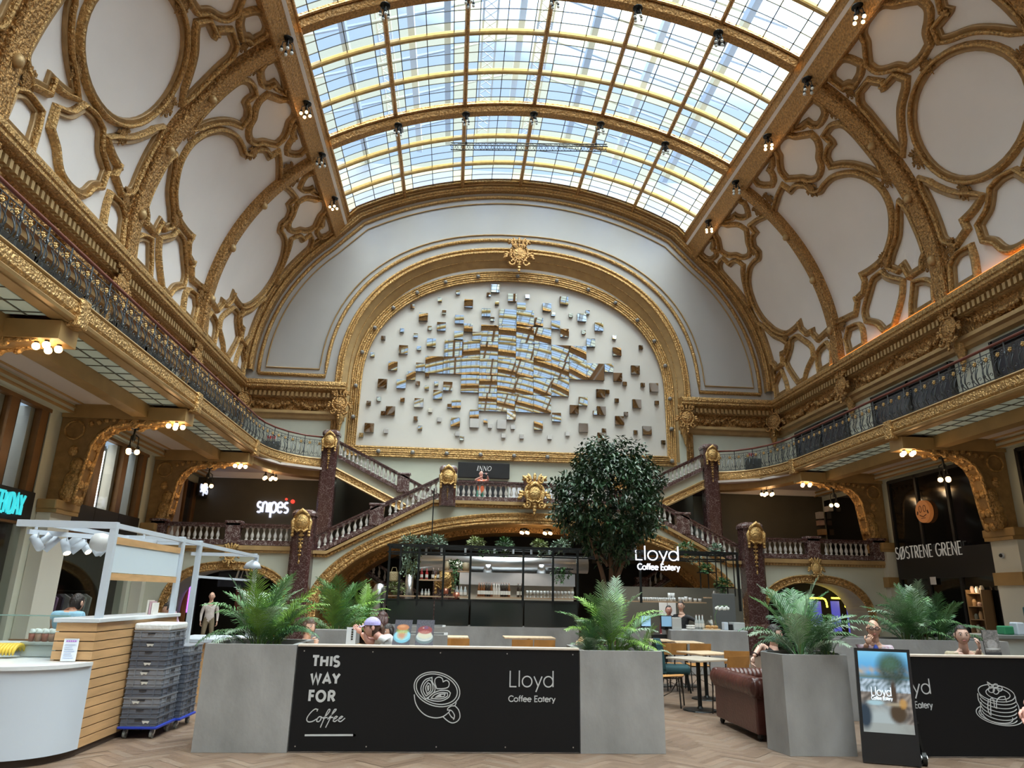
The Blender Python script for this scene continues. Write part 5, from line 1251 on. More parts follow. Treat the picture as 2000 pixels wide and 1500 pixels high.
# painted colour sheets -------------------------------------------------
def sheet(mb, c00, c10, c01, nu, nv, fn):
    """colour grid; fn(u,v)->rgb with u to the right and v upwards"""
    c00, c10, c01 = Vector(c00), Vector(c10), Vector(c01); du = (c10-c00)/nu; dv = (c01-c00)/nv
    for j in range(nv):
        for i in range(nu):
            p = c00+du*i+dv*j; f = lambda a, b: fn((i+a)/nu, (j+b)/nv)
            mb.col = [f(0, 0), f(1, 0), f(1, 1), f(0, 1)]; mb.add([p, p+du, p+du+dv, p+dv], [(0, 1, 2, 3)])
    mb.col = None
def mixc(a, b, t): t = max(0, min(1, t)); return tuple(x+(y-x)*t for x, y in zip(a, b))
def blob(u, v, cu, cv, ru, rv, soft=.25):
    d = sqrt(((u-cu)/ru)**2+((v-cv)/rv)**2); return max(0, min(1, (1+soft-d)/(2*soft)))
nz_ = lambda u, v, s: .5+.5*sin(u*s*7.1+3*sin(v*s*5.3))*cos(v*s*6.7+2*sin(u*s*4.1))
def screenpic(u, v):
    c = mixc((.10,.40,.75), (.22,.62,.9), (v-.8)*5)
    c = mixc(c, (.50,.42,.30), (1-abs(v-.75)/.09)*1.2*nz_(u,v,3)); c = mixc(c, (.14,.20,.16), (1-abs(v-.68)/.05))
    if v < .66: c = mixc((.55,.68,.80), (.10,.16,.18), nz_(u, v, 5)*1.2-.1)
    if v < .5: c = mixc((.10,.085,.075), (.40,.35,.30), nz_(u, v, 4)-.15)
    c = mixc(c, (.03,.05,.035), blob(u, v, .68, .78, .30, .20, .3)*(.8+.2*nz_(u, v, 8))); c = mixc(c, (.07,.16,.09), blob(u, v, .62, .86, .2, .1, .5)*.7)
    c = mixc(c, (.07,.045,.03), blob(u, v, .66, .48, .06, .16))
    c = mixc(c, (.40,.47,.48), blob(u, v, .35, .08, .42, .26, .4)); c = mixc(c, (.33,.36,.34), .8*(v < .12))
    c = mixc(c, (.07,.045,.025), blob(u, v, .72, .24, .17, .12, .2)); c = mixc(c, (.36,.31,.22), blob(u, v, .70, .345, .19, .02, .4))
    c = mixc(c, (.55,.30,.07), blob(u, v, .83, .36, .07, .06)*.8); c = mixc(c, (.025,.045,.07), blob(u, v, .06, .2, .13, .16)); c = mixc(c, (.4,.62,.7), blob(u, v, .28, .36, .16, .03)*.9)
    return c
bl_, br_ = Vector((1.83, 7.86, 0)), Vector((2.33, 7.645, 0)); tl_ = at(1668, 1265, Y=7.97)
ux = (br_-bl_).normalized(); Wd = (br_-bl_).length; lean = (tl_-bl_); Hh = lean.length; uy = lean.normalized(); un = ux.cross(uy).normalized()
if un.y > 0: un = -un
t = thing('digital_screen', 'black leaning digital sign on wheels showing a blurred cafe picture', 'screen', bl_.lerp(br_, .5))
Q = plane(bl_, ux, uy, un); W_ = Wd*1.0
mb = MB(); 
def slab(mb, x0, y0, x1, y1, z0, z1): mb.add([Q(x0,y0,z0),Q(x1,y0,z0),Q(x1,y1,z0),Q(x0,y1,z0),Q(x0,y0,z1),Q(x1,y0,z1),Q(x1,y1,z1),Q(x0,y1,z1)], [(3,2,1,0),(4,5,6,7),(0,1,5,4),(1,2,6,5),(2,3,7,6),(3,0,4,7)])
slab(mb, 0, .01, W_, Hh, -.05, 0); mb.build('casing', M('satin_black_casing', (.008, .008, .009), .25), t)
mb = MB(); sheet(mb, Q(.03, .30, .003), Q(W_-.03, .30, .003), Q(.03, Hh-.03, .003), 30, 56, screenpic); mb.build('display', vcol('screen_picture', .15, 1.0), t)
mb = MB(); hs = .085; text(mb, 'Lloyd', hs, .008, Q, .13, .66, 1, 0, .006, .82); text(mb, 'Coffee Eatery', hs*.38, .006, Q, .13, .62, 1, 0, .006, .84); mb.build('screen_lettering', M('screen_white', (.8, .9, 1), .4, emit=(.6, .8, 1, .9)), t)
mb = MB(); R0 = br_+Vector((.10, .10, .065)); mb.cyl(R0-ux*.02, R0+ux*.02, .065, n=16); mb.build('wheel', blackmetal, t)
mb = MB(); mb.cyl(R0-ux*.03, R0+ux*.03, .035, n=12); mb.build('hub', steel, t)
mb = MB(); mb.bar(Q(W_-.03, .02, -.06), R0, .03); mb.bar(Q(W_-.02, .45, -.05), Q(W_+.03, .42, -.12), .02); mb.bar(R0, Q(W_-.02, .5, -.06), .025); mb.build('rear_stand', blackmetal, t)
# ================================================================== KIOSK
XK = -6.17
t = thing('juice_kiosk', 'white and oak clad kiosk with a curved white counter front', 'kiosk', (-6.8, 8.5, 0))
mb = MB(); cv = [(XK+.02, 8.06), (-6.19, 7.85), (-6.30, 7.65), (-6.5, 7.5), (-6.78, 7.43), (-7.2, 7.46), (-7.7, 7.62), (-8.3, 7.98), (-8.6, 8.3)]
cv = [(p.x, p.y) for p in catmull([Vector(p) for p in cv], False, 4, 3)]
mb.strip([(x, y, .07) for x, y in cv], [(x, y, .84) for x, y in cv]); mb.build('curved_front', whitepaint, t, True)
mb = MB(); ov = [(x+.015, y-.02) for x, y in cv]; mb.prism(ov+[(-8.6, 8.9), (-6.6, 8.5), (-6.55, 8.06)], .84, .875, 'xy'); mb.build('counter_top', M('white_grey_top', (.68, .70, .72), .3), t)
mb = MB(); mb.strip([(x-.03, y+.04, 0) for x, y in cv], [(x-.03, y+.04, .075) for x, y in cv]); mb.box(XK-.35, 8.12, 0, XK-.02, 10.3, .07); mb.build('plinth', M('dark_plinth', (.06, .04, .03), .6), t)
for side_, (x0, y0, x1, y1) in (('oak_side', (XK-.02, 8.08, XK, 10.3)), ('oak_front', (-6.57, 8.06, XK, 8.08))):
    mb = MB(); n = 13; z0, z1 = .06, 1.25
    for i in range(n): mb.box(x0, y0, z0+(z1-z0)*i/n+.005, x1, y1, z0+(z1-z0)*(i+1)/n-.005)
    b_ = mb.build(side_, oak, t)
mb = MB(); mb.box(-6.55, 8.09, .06, XK-.025, 10.28, 1.25); mb.build('carcass', M('dark_groove', (.03, .018, .01), .8), t)
mb = MB(); mb.bbox(-6.6, 8.03, 1.25, XK+.03, 10.34, 1.292, .006); mb.build('ledge', M('grey_white_ledge', (.62, .65, .68), .35), t)
# white steel frames
ft = thing('portal_structure', 'white steel portal frames carrying a board above the kiosk', 'frame', (XK, 8.1, 1.29))
def sq(mb, a, b, w=.065): mb.bar(a, b, w)
zt = 2.27
for k, (y, x1) in enumerate([(8.13, -7.2), (10.17, -7.2), (10.87, -7.2)]):
    mb = MB(); zb_ = 1.292 if k < 2 else .0
    sq(mb, (XK-.03, y, zb_), (XK-.03, y, zt)); mb.build('post', whitepaint, ft)
    mb = MB(); sq(mb, (XK+.0, y, zt-.02), (x1, y, zt-.02), .07); mb.build('crossbeam', whitepaint, ft)
mb = MB(); sq(mb, (XK-.03, 8.13, zt-.02), (XK-.03, 14.06, zt-.05), .05); sq(mb, (XK-.75, 8.13, zt-.02), (XK-.75, 10.87, zt-.02), .05); mb.build('long_rail', whitepaint, ft)
mb = MB(); sq(mb, (XK-.03, 14.06, 0), (XK-.03, 14.06, zt-.03)); mb.build('post', whitepaint, ft)
mb = MB(); mb.bar((XK-.03, 10.9, 1.78), (XK-.03, 14.06, 1.78), .035); mb.build('lower_rail', whitepaint, ft)
mb = MB(); mb.bar((XK-.03, 14.06, zt-.03), (-7.4, 14.06, zt-.03), .06); mb.build('crossbeam', whitepaint, ft)
mb = MB(); mb.box(XK-.05, 8.18, 1.76, XK-.03, 10.12, 2.06); mb.build('white_board', M('white_board_paint', (.62, .72, .80), .45), ft)
for z in (2.06, 1.68): mb = MB(); mb.box(XK-.06, 8.18, z, XK-.02, 10.12, z+.075); mb.build('wooden_strip', oak, ft)
# spotlights on a track
tr = thing('light_track', 'white lighting track with tilted spotlights above the kiosk', 'light track', (-6.7, 8.6, 2.15))
mb = MB(); mb.bar((-7.15, 8.25, 2.17), (-6.3, 9.55, 2.17), .05); mb.bar((-7.1, 8.3, 2.2), (-7.1, 8.3, 2.27), .02); mb.bar((-6.4, 9.4, 2.2), (-6.4, 9.4, 2.27), .02); mb.build('rail', whitepaint, tr)
spotglow = M('spot_lamp_glow', (1, .8, .55), .4, emit=(1, .72, .42, 18))
SP = [(72, 1060, -.8, 0), (84, 1055, .6, 1), (100, 1062, .5, 0), (128, 1068, -.5, 1), (142, 1058, .7, 0), (152, 1068, .7, 0), (166, 1068, -.8, 1), (186, 1072, -.8, 0), (203, 1072, .5, 0)]
for k, (px, py, a_, lit) in enumerate(SP):
    f = k/8; y = 8.25+f*1.25; p = at(px, py, Y=y); d = Vector((-a_*.75, -.25, -.6)).normalized()
    mb = MB(); mb.cyl(p-d*.09, p+d*.09, .043, n=14); mb.build('spot_housing', whitepaint, tr, True); mb = MB(); mb.cyl(p, (p.x, p.y, 2.16), .008, n=6); mb.build('stem', whitepaint, tr)
    if lit: mb = MB(); mb.cyl(p+d*.088, p+d*.094, .036, n=12); mb.build('lamp_glow', spotglow, tr)
p = at(196, 1059, Y=8.9); mb = MB(); mb.lathe([(.03, -.1), (.09, -.08), (.11, .0), (.10, .06), (.05, .1)], 16, p, Matrix.Rotation(radians(100), 3, 'Y')); o = mb.build('loudspeaker', M('grey_speaker', (.5, .5, .5), .5), None, True); tag(o, 'round grey loudspeaker under the kiosk frame beside the spotlights', 'loudspeaker')
p = at(494, 1100, Y=14.0); mb = MB(); mb.lathe([(.02, .16), (.12, .1), (.17, 0), (.16, 0)], 16, p-Vector((0, 0, .1)), cap=False); o = mb.build('dome_lamp', whitepaint, None, True); tag(o, 'white dome lamp hanging at the far end of the white frame', 'lamp')
# leaflet stand, booklets, bananas, fruit cups, glass guard
t = thing('leaflet_stand', 'clear upright menu holder with a white and blue sheet on the counter', 'menu', (-6.35, 7.98, .875))
a, b = at(118, 1291, Y=7.98), at(146, 1291, Y=7.98); c = at(127, 1248, Y=8.04)
mb = MB(); dd = Vector((.012, 0, 0)); mb.quad(a, b, c+(b-a), c); mb.build('sheet', M('menu_sheet', (.72, .76, .84), .4), t)
mb = MB()
for k in range(7): q = a.lerp(c, .12+.1*k)+(b-a)*.12+Vector((0, -.004, 0)); mb.quad(q, q+(b-a)*(.72-.1*(k % 3)), q+(b-a)*(.72-.1*(k % 3))+(c-a)*.035, q+(c-a)*.035)
mb.build('printed_line', M('pale_blue_print', (.45, .52, .68), .5), t)
mb = MB()
for k, cc in enumerate(range(5)): q = a.lerp(c, .87)+(b-a)*(.14+.15*k)+Vector((0, -.004, 0)); mb.quad(q, q+(b-a)*.12, q+(b-a)*.12+(c-a)*.07, q+(c-a)*.07)
mb.build('printed_heading', M('magenta_blue_print', (.42, .16, .55), .5), t)
mb = MB()
for u, v in ((a, b), (b, c+(b-a)), (c+(b-a), c), (c, a)): mb.bar(u, v, .008)
mb.build('holder', M('clear_acrylic', (.75, .78, .8), .1), t)
p = at(303, 1197, Y=9.7)
for k in range(3):
    mb = MB(); x = XK-.12+.03*k; mb.box(x, 9.55, 1.293, x+.022, 9.72, 1.293+.17-.015*k); tag(mb.build('booklet', M('booklet_%d' % k, [(.7, .66, .6), (.55, .35, .4), (.75, .72, .68)][k], .5)), '%s upright booklet standing on the far end of the kiosk ledge' % ['pale', 'reddish', 'white'][k], 'booklet', 'booklets on the kiosk ledge')
t = thing('bananas', 'bunch of yellow bananas lying at the edge of the white counter', 'bananas', at(15, 1270, Y=8.3))
for k in range(7):
    c = at(6+6.5*k-8, 1268, Y=8.35); mb = MB(); mb.tube([c+Vector((0.0, -.09*cos(q)*1.1, .075*sin(q)-.03)) for q in [radians(-20+28*i) for i in range(8)]], [.008, .017, .02, .021, .021, .02, .016, .007], 7); mb.build('banana', M('banana_yellow', (.72, .50, .06), .45, var=(6, .12)) if k == 0 else bpy.data.materials['banana_yellow'], t, True)
t = thing('counter', 'low white serving counter inside the kiosk', 'counter', (-7.6, 9.4, 0))
mb = MB(); mb.box(-9.4, 8.95, 0, -6.7, 9.5, .93); mb.build('body', whitepaint, t); mb = MB(); mb.bbox(-9.4, 8.9, .93, -6.66, 9.55, .965, .006); mb.build('top', bpy.data.materials['white_grey_top'], t)
fruitc = [M('fruit_cup_red', (.35, .10, .07), .35), M('fruit_cup_pale', (.42, .22, .15), .35)]; lidm = M('clear_cup_lid', (.7, .74, .73), .15)
mb = MB(); a = at(66, 1252, Y=8.6); mb.bbox(a.x-.04, 8.45, .88, a.x+.6, 8.75, 1.0, .01); mb.bbox(a.x-.05, 8.43, 1.0, a.x+.6, 8.77, 1.03, .008); tag(mb.build('cup_tray', M('grey_tray', (.45, .47, .46), .4)), 'grey cold tray holding cups of cut fruit beside the oak front', 'tray')
for i in range(8):
    for j in range(2):
        x = a.x+.02+.071*i; y = 8.5+.1*j; t = thing('fruit_cup', '%s cut fruit cup from the bananas, %s row of the tray' % (ordinal(i), ['front', 'rear'][j]), 'cup', (x, y, 1.03), 'cups of cut fruit in the cold tray')
        mb = MB(); mb.lathe([(.024, 0), (.032, .085)], 10, (x, y, 1.03)); mb.build('fruit', fruitc[(i+j) % 2], t, True); mb = MB(); mb.lathe([(.035, .085), (.034, .1), (.024, .125), (.012, .13)], 10, (x, y, 1.03)); mb.build('lid', lidm, t, True)
t = thing('glass_guard', 'clear glass guard standing behind the white counter', 'glass guard', (-8.0, 8.7, .9))
mb = MB(); mb.box(-9.6, 8.36, .87, -6.6, 8.37, 1.30); mb.build('pane', glassclear, t); mb = MB(); mb.box(-9.6, 8.352, 1.295, -6.6, 8.378, 1.306); mb.build('top_edge', M('green_glass_edge', (.25, .38, .34), .2), t)
for x in (-8.1, -7.35): mb = MB(); mb.box(x, 8.352, .87, x+.01, 8.378, 1.3); mb.build('joint', bpy.data.materials['green_glass_edge'], t)
t = thing('sink_counter', 'white counter with an oak front, tap and sink behind the crates', 'counter', (-6.1, 12.2, 0))
mb = MB(); mb.box(-6.6, 11.6, 0, -5.3, 12.5, .84); mb.build('oak_front', oak, t); mb = MB(); mb.bbox(-6.65, 11.5, .84, -5.22, 12.55, .9, .01); mb.build('top', whitepaint, t); mb = MB(); mb.box(-5.9, 11.55, .9, -5.5, 11.9, .905); mb.build('sink', steel, t)
mb = MB(); mb.tube([(-5.6, 12.2, .9), (-5.6, 12.2, 1.18), (-5.57, 12.1, 1.27), (-5.5, 12.0, 1.28), (-5.45, 11.92, 1.2)], .014, 8); mb.build('tap', steel, t)
mb = MB(); mb.lathe([(.05, 0), (.06, .1), (.05, .2), (.03, .22)], 10, (-5.42, 12.1, .9)); tag(mb.build('syrup_jar', fruitc[0]), 'dark red glass jar standing by the tap', 'jar')
for k in range(4): mb = MB(); mb.ball((-5.36+.1*(k%2), 11.7+.1*(k//2)+.03*(k % 2), .94), .045, 8, 6); tag(mb.build('tomato', M('tomato_red', (.55, .05, .03), .35) if k == 0 else bpy.data.materials['tomato_red'], None, True), 'red round fruit lying on the white sink counter, %s from the tap' % ordinal(k), 'fruit', 'red fruit on the sink counter')
# ================================================================== CRATES ON DOLLIES
crate_m = M('grey_blue_plastic', (.105, .12, .155), .42, var=(3, .15)); crate_l = M('light_grey_plastic', (.21, .225, .26), .42, var=(3, .15)); labelm = M('torn_label', (.6, .6, .56), .7); bluem = M('blue_plastic', (.02, .05, .42), .4); rubber = M('grey_rubber', (.22, .23, .22), .6)
def crate(x0, y0, z0, mat, lab, label, w=.40, d=.56, h=.101):
    t = thing('plastic_crate', label, 'crate', (x0+w/2, y0+d/2, z0), 'stacked plastic crates beside the kiosk')
    mb = MB(); e = .008
    mb.box(x0+e, y0+e, z0, x0+w-e, y0+d-e, z0+h*.86)
    mb.box(x0, y0, z0+h*.84, x0+w, y0+d, z0+h*.985); mb.box(x0+.003, y0+.003, z0+h*.30, x0+w-.003, y0+d-.003, z0+h*.36)
    for q in (.2, .8): mb.box(x0+w*q-.006, y0, z0+.004, x0+w*q+.006, y0+.01, z0+h*.86)
    for q in (.12, .36, .64, .88): mb.box(x0+w-.01, y0+d*q-.006, z0+.004, x0+w, y0+d*q+.006, z0+h*.86)
    mb.build('tub', mat, t)
    mb = MB(); mb.box(x0+w-.001, y0+d*.4, z0+h*.5, x0+w+.003, y0+d*.6, z0+h*.68); mb.box(x0+w*.4, y0-.003, z0+h*.62, x0+w*.6, y0+.001, z0+h*.76); mb.build('hand_hold', M('dark_slot', (.02, .022, .03), .6) if 'dark_slot' not in bpy.data.materials else bpy.data.materials['dark_slot'], t)
    if lab:
        mb = MB(); c = x0+w*lab; z = z0+h*.3; mb.add([(c-.04, y0-.002, z+.03), (c+.045, y0-.002, z+.028), (c+.03, y0-.002, z), (c+.005, y0-.002, z+.012), (c-.02, y0-.002, z-.004)], [(0, 4, 3, 2, 1)]); mb.build('torn_label', labelm, t)
labs = [.6, 0, .35, 0, .4, .55, .45, 0, .5, 0]; labs = [.7, 0, .35, 0, .5, .45, .5, 0, .5, 0]
for k in range(10):
    crate(-6.152, 8.95, .125+.101*k, crate_l if k in (2, 4, 5, 9) else crate_m, labs[k], 'grey plastic crate, %s from the floor of the taller stack' % ordinal(k))
for k in range(8):
    crate(-6.10, 9.53, .125+.1015*k, crate_l if k in (7,) else crate_m, .5 if k in (2, 6) else 0, 'grey plastic crate, %s from the floor of the lower rear stack' % ordinal(k), d=.53)
mb = MB(); mb.bbox(-6.155, 8.945, 1.136, -5.748, 9.515, 1.215, .02); tag(mb.build('white_lid_box', M('white_foil', (.72, .73, .73), .35, bump=(20, .2))), 'white wrapped lid box on top of the taller crate stack', 'box')
for k, (y, d) in enumerate(((8.95, .56), (9.53, .53))):
    t = thing('crate_dolly', 'blue wheeled dolly under the %s crate stack' % ['taller', 'lower rear'][k], 'dolly', (-5.95, y+d/2, 0), 'blue dollies under the crates')
    x0 = -6.155 if k == 0 else -6.105
    mb = MB(); mb.bbox(x0-.01, y-.01, .098, x0+.42, y+d+.01, .124, .006); mb.build('deck', bluem, t)
    for x in (x0+.06, x0+.35):
        for yy in (y+.06, y+d-.07):
            mb = MB(); mb.cyl((x-.014, yy, .045), (x+.014, yy, .045), .045, n=16); w_ = mb.build('caster', rubber, t, False); mb = MB(); mb.cyl((x-.016, yy, .045), (x+.016, yy, .045), .018, n=10); mb.bar((x-.02, yy+.01, .045), (x-.02, yy+.02, .1), .006, .03); mb.bar((x+.02, yy+.01, .045), (x+.02, yy+.02, .1), .006, .03); mb.build('fork', steel, w_)
# ================================================================== CAFE BAR
YC = 17.5
F = lambda px, py, y=YC: at(px, py, Y=y)
bar = thing('bar_gantry', 'long black steel bar frame with hanging shelves under the great arch', 'bar frame', (0, YC, 0))
mb = MB(); zt = F(760, 1064).z; xl = F(758, 1064).x; xr = F(1440, 1082).x
for y in (YC, YC+.9):
    mb = MB(); mb.bar((xl, y, zt), (xr, y, zt), .06); mb.build('top_rail', blackmetal, bar)
    mb = MB(); mb.bar((xl, y, zt-.16), (xr, y, zt-.16), .035); mb.build('lower_rail', blackmetal, bar)
for px in (760, 782, 818, 867, 919, 1022, 1080, 1128, 1250, 1440):
    x = F(px, 1100).x; mb = MB(); mb.bar((x, YC, 1.35 if px < 1130 or px == 1440 else 1.5), (x, YC, zt), .05); mb.build('post', blackmetal, bar)
for x in [xl+(xr-xl)*i/9 for i in range(10)]: mb = MB(); mb.bar((x, YC, zt), (x, YC+.9, zt), .04); mb.build('cross_rail', blackmetal, bar)
for px in (1363, 1378, 1394, 1404, 1414, 1428):
    p = F(px, 1085); b = F(px+3, 1150 if px < 1400 else 1165); mb = MB(); mb.bar((p.x, YC-.1, zt), (p.x, YC-.1, b.z), .022); mb.build('hanging_rod', blackmetal, bar)
# concrete and dark glass counter
t = thing('bar_counter', 'grey concrete bar counter with dark glass front panels', 'counter', (-2.2, YC, 0))
x0 = F(720, 1240).x; x1 = F(1130, 1240).x
mb = MB(); mb.box(x0, YC-.05, 0, x1, YC+.7, .90); mb.build('concrete_base', concrete, t)
dg = M('smoky_dark_glass', (.018, .022, .02), .12, spec=.6)
for a, b in ((755, 846), (848, 915), (919, 1021), (1024, 1128)):
    mb = MB(); mb.box(F(a, 1200).x, YC-.02, .91, F(b, 1200).x, YC+.04, 1.46); mb.build('glass_panel', dg, t)
mb = MB(); mb.box(F(752, 1200).x, YC-.03, 1.455, x1, YC+.5, 1.49); mb.build('top', blackmetal, t)
# steel kitchen behind
t = thing('extraction_duct', 'round brushed steel extraction duct above the bar', 'duct', (-1.4, 19, 2.2))
p, q = F(818, 1098, 19.0), F(1125, 1104, 19.0); mb = MB(); mb.cyl((p.x, 19.0, p.z), (q.x+.3, 19.0, q.z), .21, n=24); mb.build('main_duct', steel, t, True)
for x_ in (p.x+.3, q.x-.3): mb = MB(); mb.bar((x_, 19.0, p.z+.15), (x_, 19.0, 4.31), .03); mb.build('hanger', blackmetal, t)
p, q = F(800, 1130, 19.0), F(800, 1185, 19.0); mb = MB(); mb.cyl((p.x, 19.0, 1.2), (p.x, 19.0, p.z+.1), .10, n=16); mb.build('down_pipe', steel, t, True)
for px in (953, 1058): p = F(px, 1112, 18.8); mb = MB(); mb.cyl((p.x, 18.9, p.z-.1), (p.x, 18.9, p.z+.12), .13, n=16); mb.build('branch', steel, t, True)
p, q = F(898, 1117, 18.8), F(1122, 1146, 18.8); t = thing('extractor_hood', 'wide grey steel extractor hood behind the bar bottles', 'hood', (p.x, 18.8, q.z))
mb = MB(); mb.box(p.x, 18.7, q.z, q.x, 19.3, p.z); mb.build('hood_body', M('grey_steel_hood', (.46, .46, .47), .4, .5, var=(1.5, .12)), t)
mb = MB(); mb.box(p.x, 18.95, 1.5, q.x, 19.0, q.z); mb.build('back_panel', M('lit_back_panel', (.55, .52, .44), .5), t)
# shelves, bottles, glasses
shelfm = M('shelf_board', (.42, .28, .17), .5)
def shelf(px0, px1, py, y, label, d=.25):
    a, b = F(px0, py, y), F(px1, py, y); mb = MB(); mb.box(a.x, y, a.z-.03, b.x, y+d, a.z); o = mb.build('hanging_shelf', shelfm); tag(o, label, 'shelf'); return a.z
botm = {k: M('bottle_%s' % k, c, .12, spec=.6) for k, c in {'red': (.35, .03, .03), 'dark': (.03, .02, .015), 'clear': (.42, .45, .44), 'brown': (.16, .06, .02), 'pale': (.55, .50, .45)}.items()}
capm = M('bottle_cap', (.6, .45, .42), .4); labm = M('bottle_label', (.62, .60, .55), .6)
def bottle(x, y, z, h, m, label, grp, r=None):
    r = r or h*.13; t = thing('bottle', label, 'bottle', (x, y, z), grp)
    mb = MB(); mb.lathe([(r, 0), (r, h*.55), (r*.45, h*.72), (r*.38, h*.95)], 9, (x, y, z)); mb.build('glass_body', m, t, True)
    mb = MB(); mb.lathe([(r*.42, h*.93), (r*.42, h)], 8, (x, y, z)); mb.build('stopper', capm, t)
    mb = MB(); mb.lathe([(r*1.03, h*.16), (r*1.03, h*.42)], 9, (x, y, z), cap=False); mb.build('label', labm, t)
z = shelf(814, 864, 1131, YC+.05, 'short wooden shelf with red liqueur bottles hanging in the bar frame')
for k, (px, m) in enumerate([(823, 'red'), (833, 'red'), (845, 'dark'), (855, 'dark')]): p = F(px, 1131, YC+.15); bottle(p.x, YC+.15, z, .27, botm[m], '%s bottle %s on the short shelf with ivy' % (['first red', 'second red', 'first dark', 'second dark'][k], 'from the ivy'), 'bottles on the short bar shelf')
z = shelf(757, 917, 1162, YC+.05, 'long low wooden shelf with carafes at the ivy end of the bar')
for k, px in enumerate((892, 900, 908)): p = F(px, 1162, YC+.15); bottle(p.x, YC+.15, z, .24, botm['clear'], '%s clear carafe from the ivy on the low bar shelf' % ordinal(k), 'clear carafes on the low shelf', .045)
for k, px in enumerate((824, 831, 837)): p = F(px, 1162, YC+.15); bottle(p.x, YC+.15, z, .16, botm['clear'], '%s small clear bottle below the red bottles' % ordinal(k), 'small bottles below the red bottles', .03)
copper = M('copper_pot', (.62, .24, .16), .3, .8)
for px, py, r, nm in ((870, 1160, .07, 'standing on the low shelf'), (891, 1170, .085, 'hanging under the low shelf')): p = F(px, py, YC+.12); mb = MB(); mb.lathe([(r*.9, 0), (r, r), (r*.8, r*1.7), (r*.5, r*1.8)], 12, (p.x, YC+.12, p.z)); tag(mb.build('copper_pot', copper, None, True), 'pinkish copper pot '+nm, 'pot')
z = shelf(930, 1126, 1165, YC+.1, 'long wooden bottle shelf in front of the steel hood')
for k in range(15):
    p = F(935+4.9*k if k < 13 else 1012+7*(k-13), 1165, YC+.22); m = 'dark' if k in (3, 4, 9, 10, 11, 13, 14) else 'pale' if k in (6, 7, 8) else 'brown'; bottle(p.x, YC+.22, z, .33, botm[m], '%s %s bottle from the kiosk side on the long bar shelf' % (nth(k+1), m), 'bottles on the long bar shelf', .036)
glassm = M('drinking_glass', (.5, .52, .52), .1, spec=.7)
def gl(x, y, z, h, r, label, grp, stem=False):
    mb = MB(); prof = [(r, 0), (r*.2, .01), (r*.15, h*.45), (r, h*.6), (r*.9, h)] if stem else [(r*.8, 0), (r, h), (r*.92, h), (r*.75, .01)]
    mb.lathe(prof, 8, (x, y, z)); tag(mb.build('wine_glass' if stem else 'drinking_glass', glassm, None, True), label, 'glass', grp)
for k in range(14):
    p = F(1030+6.8*k, 1165, YC+.2); gl(p.x, YC+.2, z, .16, .036, '%s stemmed glass on the bar shelf counting from the dark bottles' % ordinal(k), 'stemmed glasses on the long bar shelf', True)
z = shelf(1226, 1380, 1173, YC+.1, 'wooden glass shelf below the backlit cafe name')
for k in range(18):
    p = F(1248+4.1*k, 1173, YC+.2); gl(p.x, YC+.2, z, .085, .026, '%s small glass from the tree on the shelf below the backlit name' % ordinal(k), 'small glasses below the backlit name')
for k, (px, h) in enumerate(((1308, .2), (1315, .2), (1328, .1), (1334, .1), (1340, .12), (1348, .1), (1358, .08), (1367, .08))):
    p = F(px, 1173, YC+.3); gl(p.x, YC+.3, z, h, .045, '%s taller jar of glass from the tree on the same shelf' % ordinal(k), 'glass jars below the backlit name')
z2 = shelf(1380, 1424, 1166, YC-.05, 'small hanging shelf with a pepper mill near the marble newel'); p = F(1397, 1166, YC); mb = MB(); mb.lathe([(.04, 0), (.03, .06), (.035, .1), (.02, .15)], 8, (p.x, YC+.05, z2)); tag(mb.build('pepper_mill', whitestone), 'small white mill on the hanging shelf by the newel', 'mill')
# vase ornaments on the upper shelf
z = shelf(866, 918, 1114, YC+.05, 'upper wooden shelf with vases and trailing plant')
for px, pr, nm in ((872, [(.05, 0), (.085, .1), (.04, .2), (.03, .22)], 'tall pale carved vase on the upper bar shelf'), (910, [(.07, 0), (.11, .08), (.09, .17), (.05, .2)], 'round wicker style pot on the upper bar shelf')):
    p = F(px, 1114, YC+.15); mb = MB(); mb.lathe(pr, 12, (p.x, YC+.15, z)); tag(mb.build('vase', M('vase_%d' % px, (.48, .38, .24), .6), None, True), nm, 'vase')
p = F(769, 1125, YC+.1); mb = MB(); mb.bbox(p.x-.1, YC+.05, p.z-.12, p.x+.1, YC+.25, p.z+.1, .03); mb.tube([(p.x-.07, YC+.15, p.z+.1), (p.x-.04, YC+.15, p.z+.2), (p.x+.04, YC+.15, p.z+.2), (p.x+.07, YC+.15, p.z+.1)], .01, 5); tag(mb.build('wicker_basket', M('wicker', (.38, .30, .16), .7, bump=(40, .6))), 'pale wicker basket with a handle hanging at the ivy end', 'basket')
p = F(741, 1150, YC+.5); q = F(741, 1212, YC+.5); mb = MB(); mb.lathe([(.18, 0), (.18, p.z-.25), (.17, p.z-.05), (.1, p.z+.1), (.02, p.z+.13)], 20, (p.x, YC+.5, .0)); tag(mb.build('steel_urn', steel, None, True), 'domed steel urn beside the ivy end of the bar', 'urn')
# gilded shield seen through the bar
t = thing('gilt_shield', 'gilt garland shield on a dark marble pier behind the bar', 'shield', F(868, 1140, 19.2))
p = F(868, 1140, 19.6); mb = MB(); mb.bbox(p.x-.3, 19.7, 0, p.x+.3, 20.2, p.z+.55, .03); mb.build('pier', darkredsm, t); put_on(t, shield_m, 'shield', (p.x, 19.66, p.z+.12), .95)
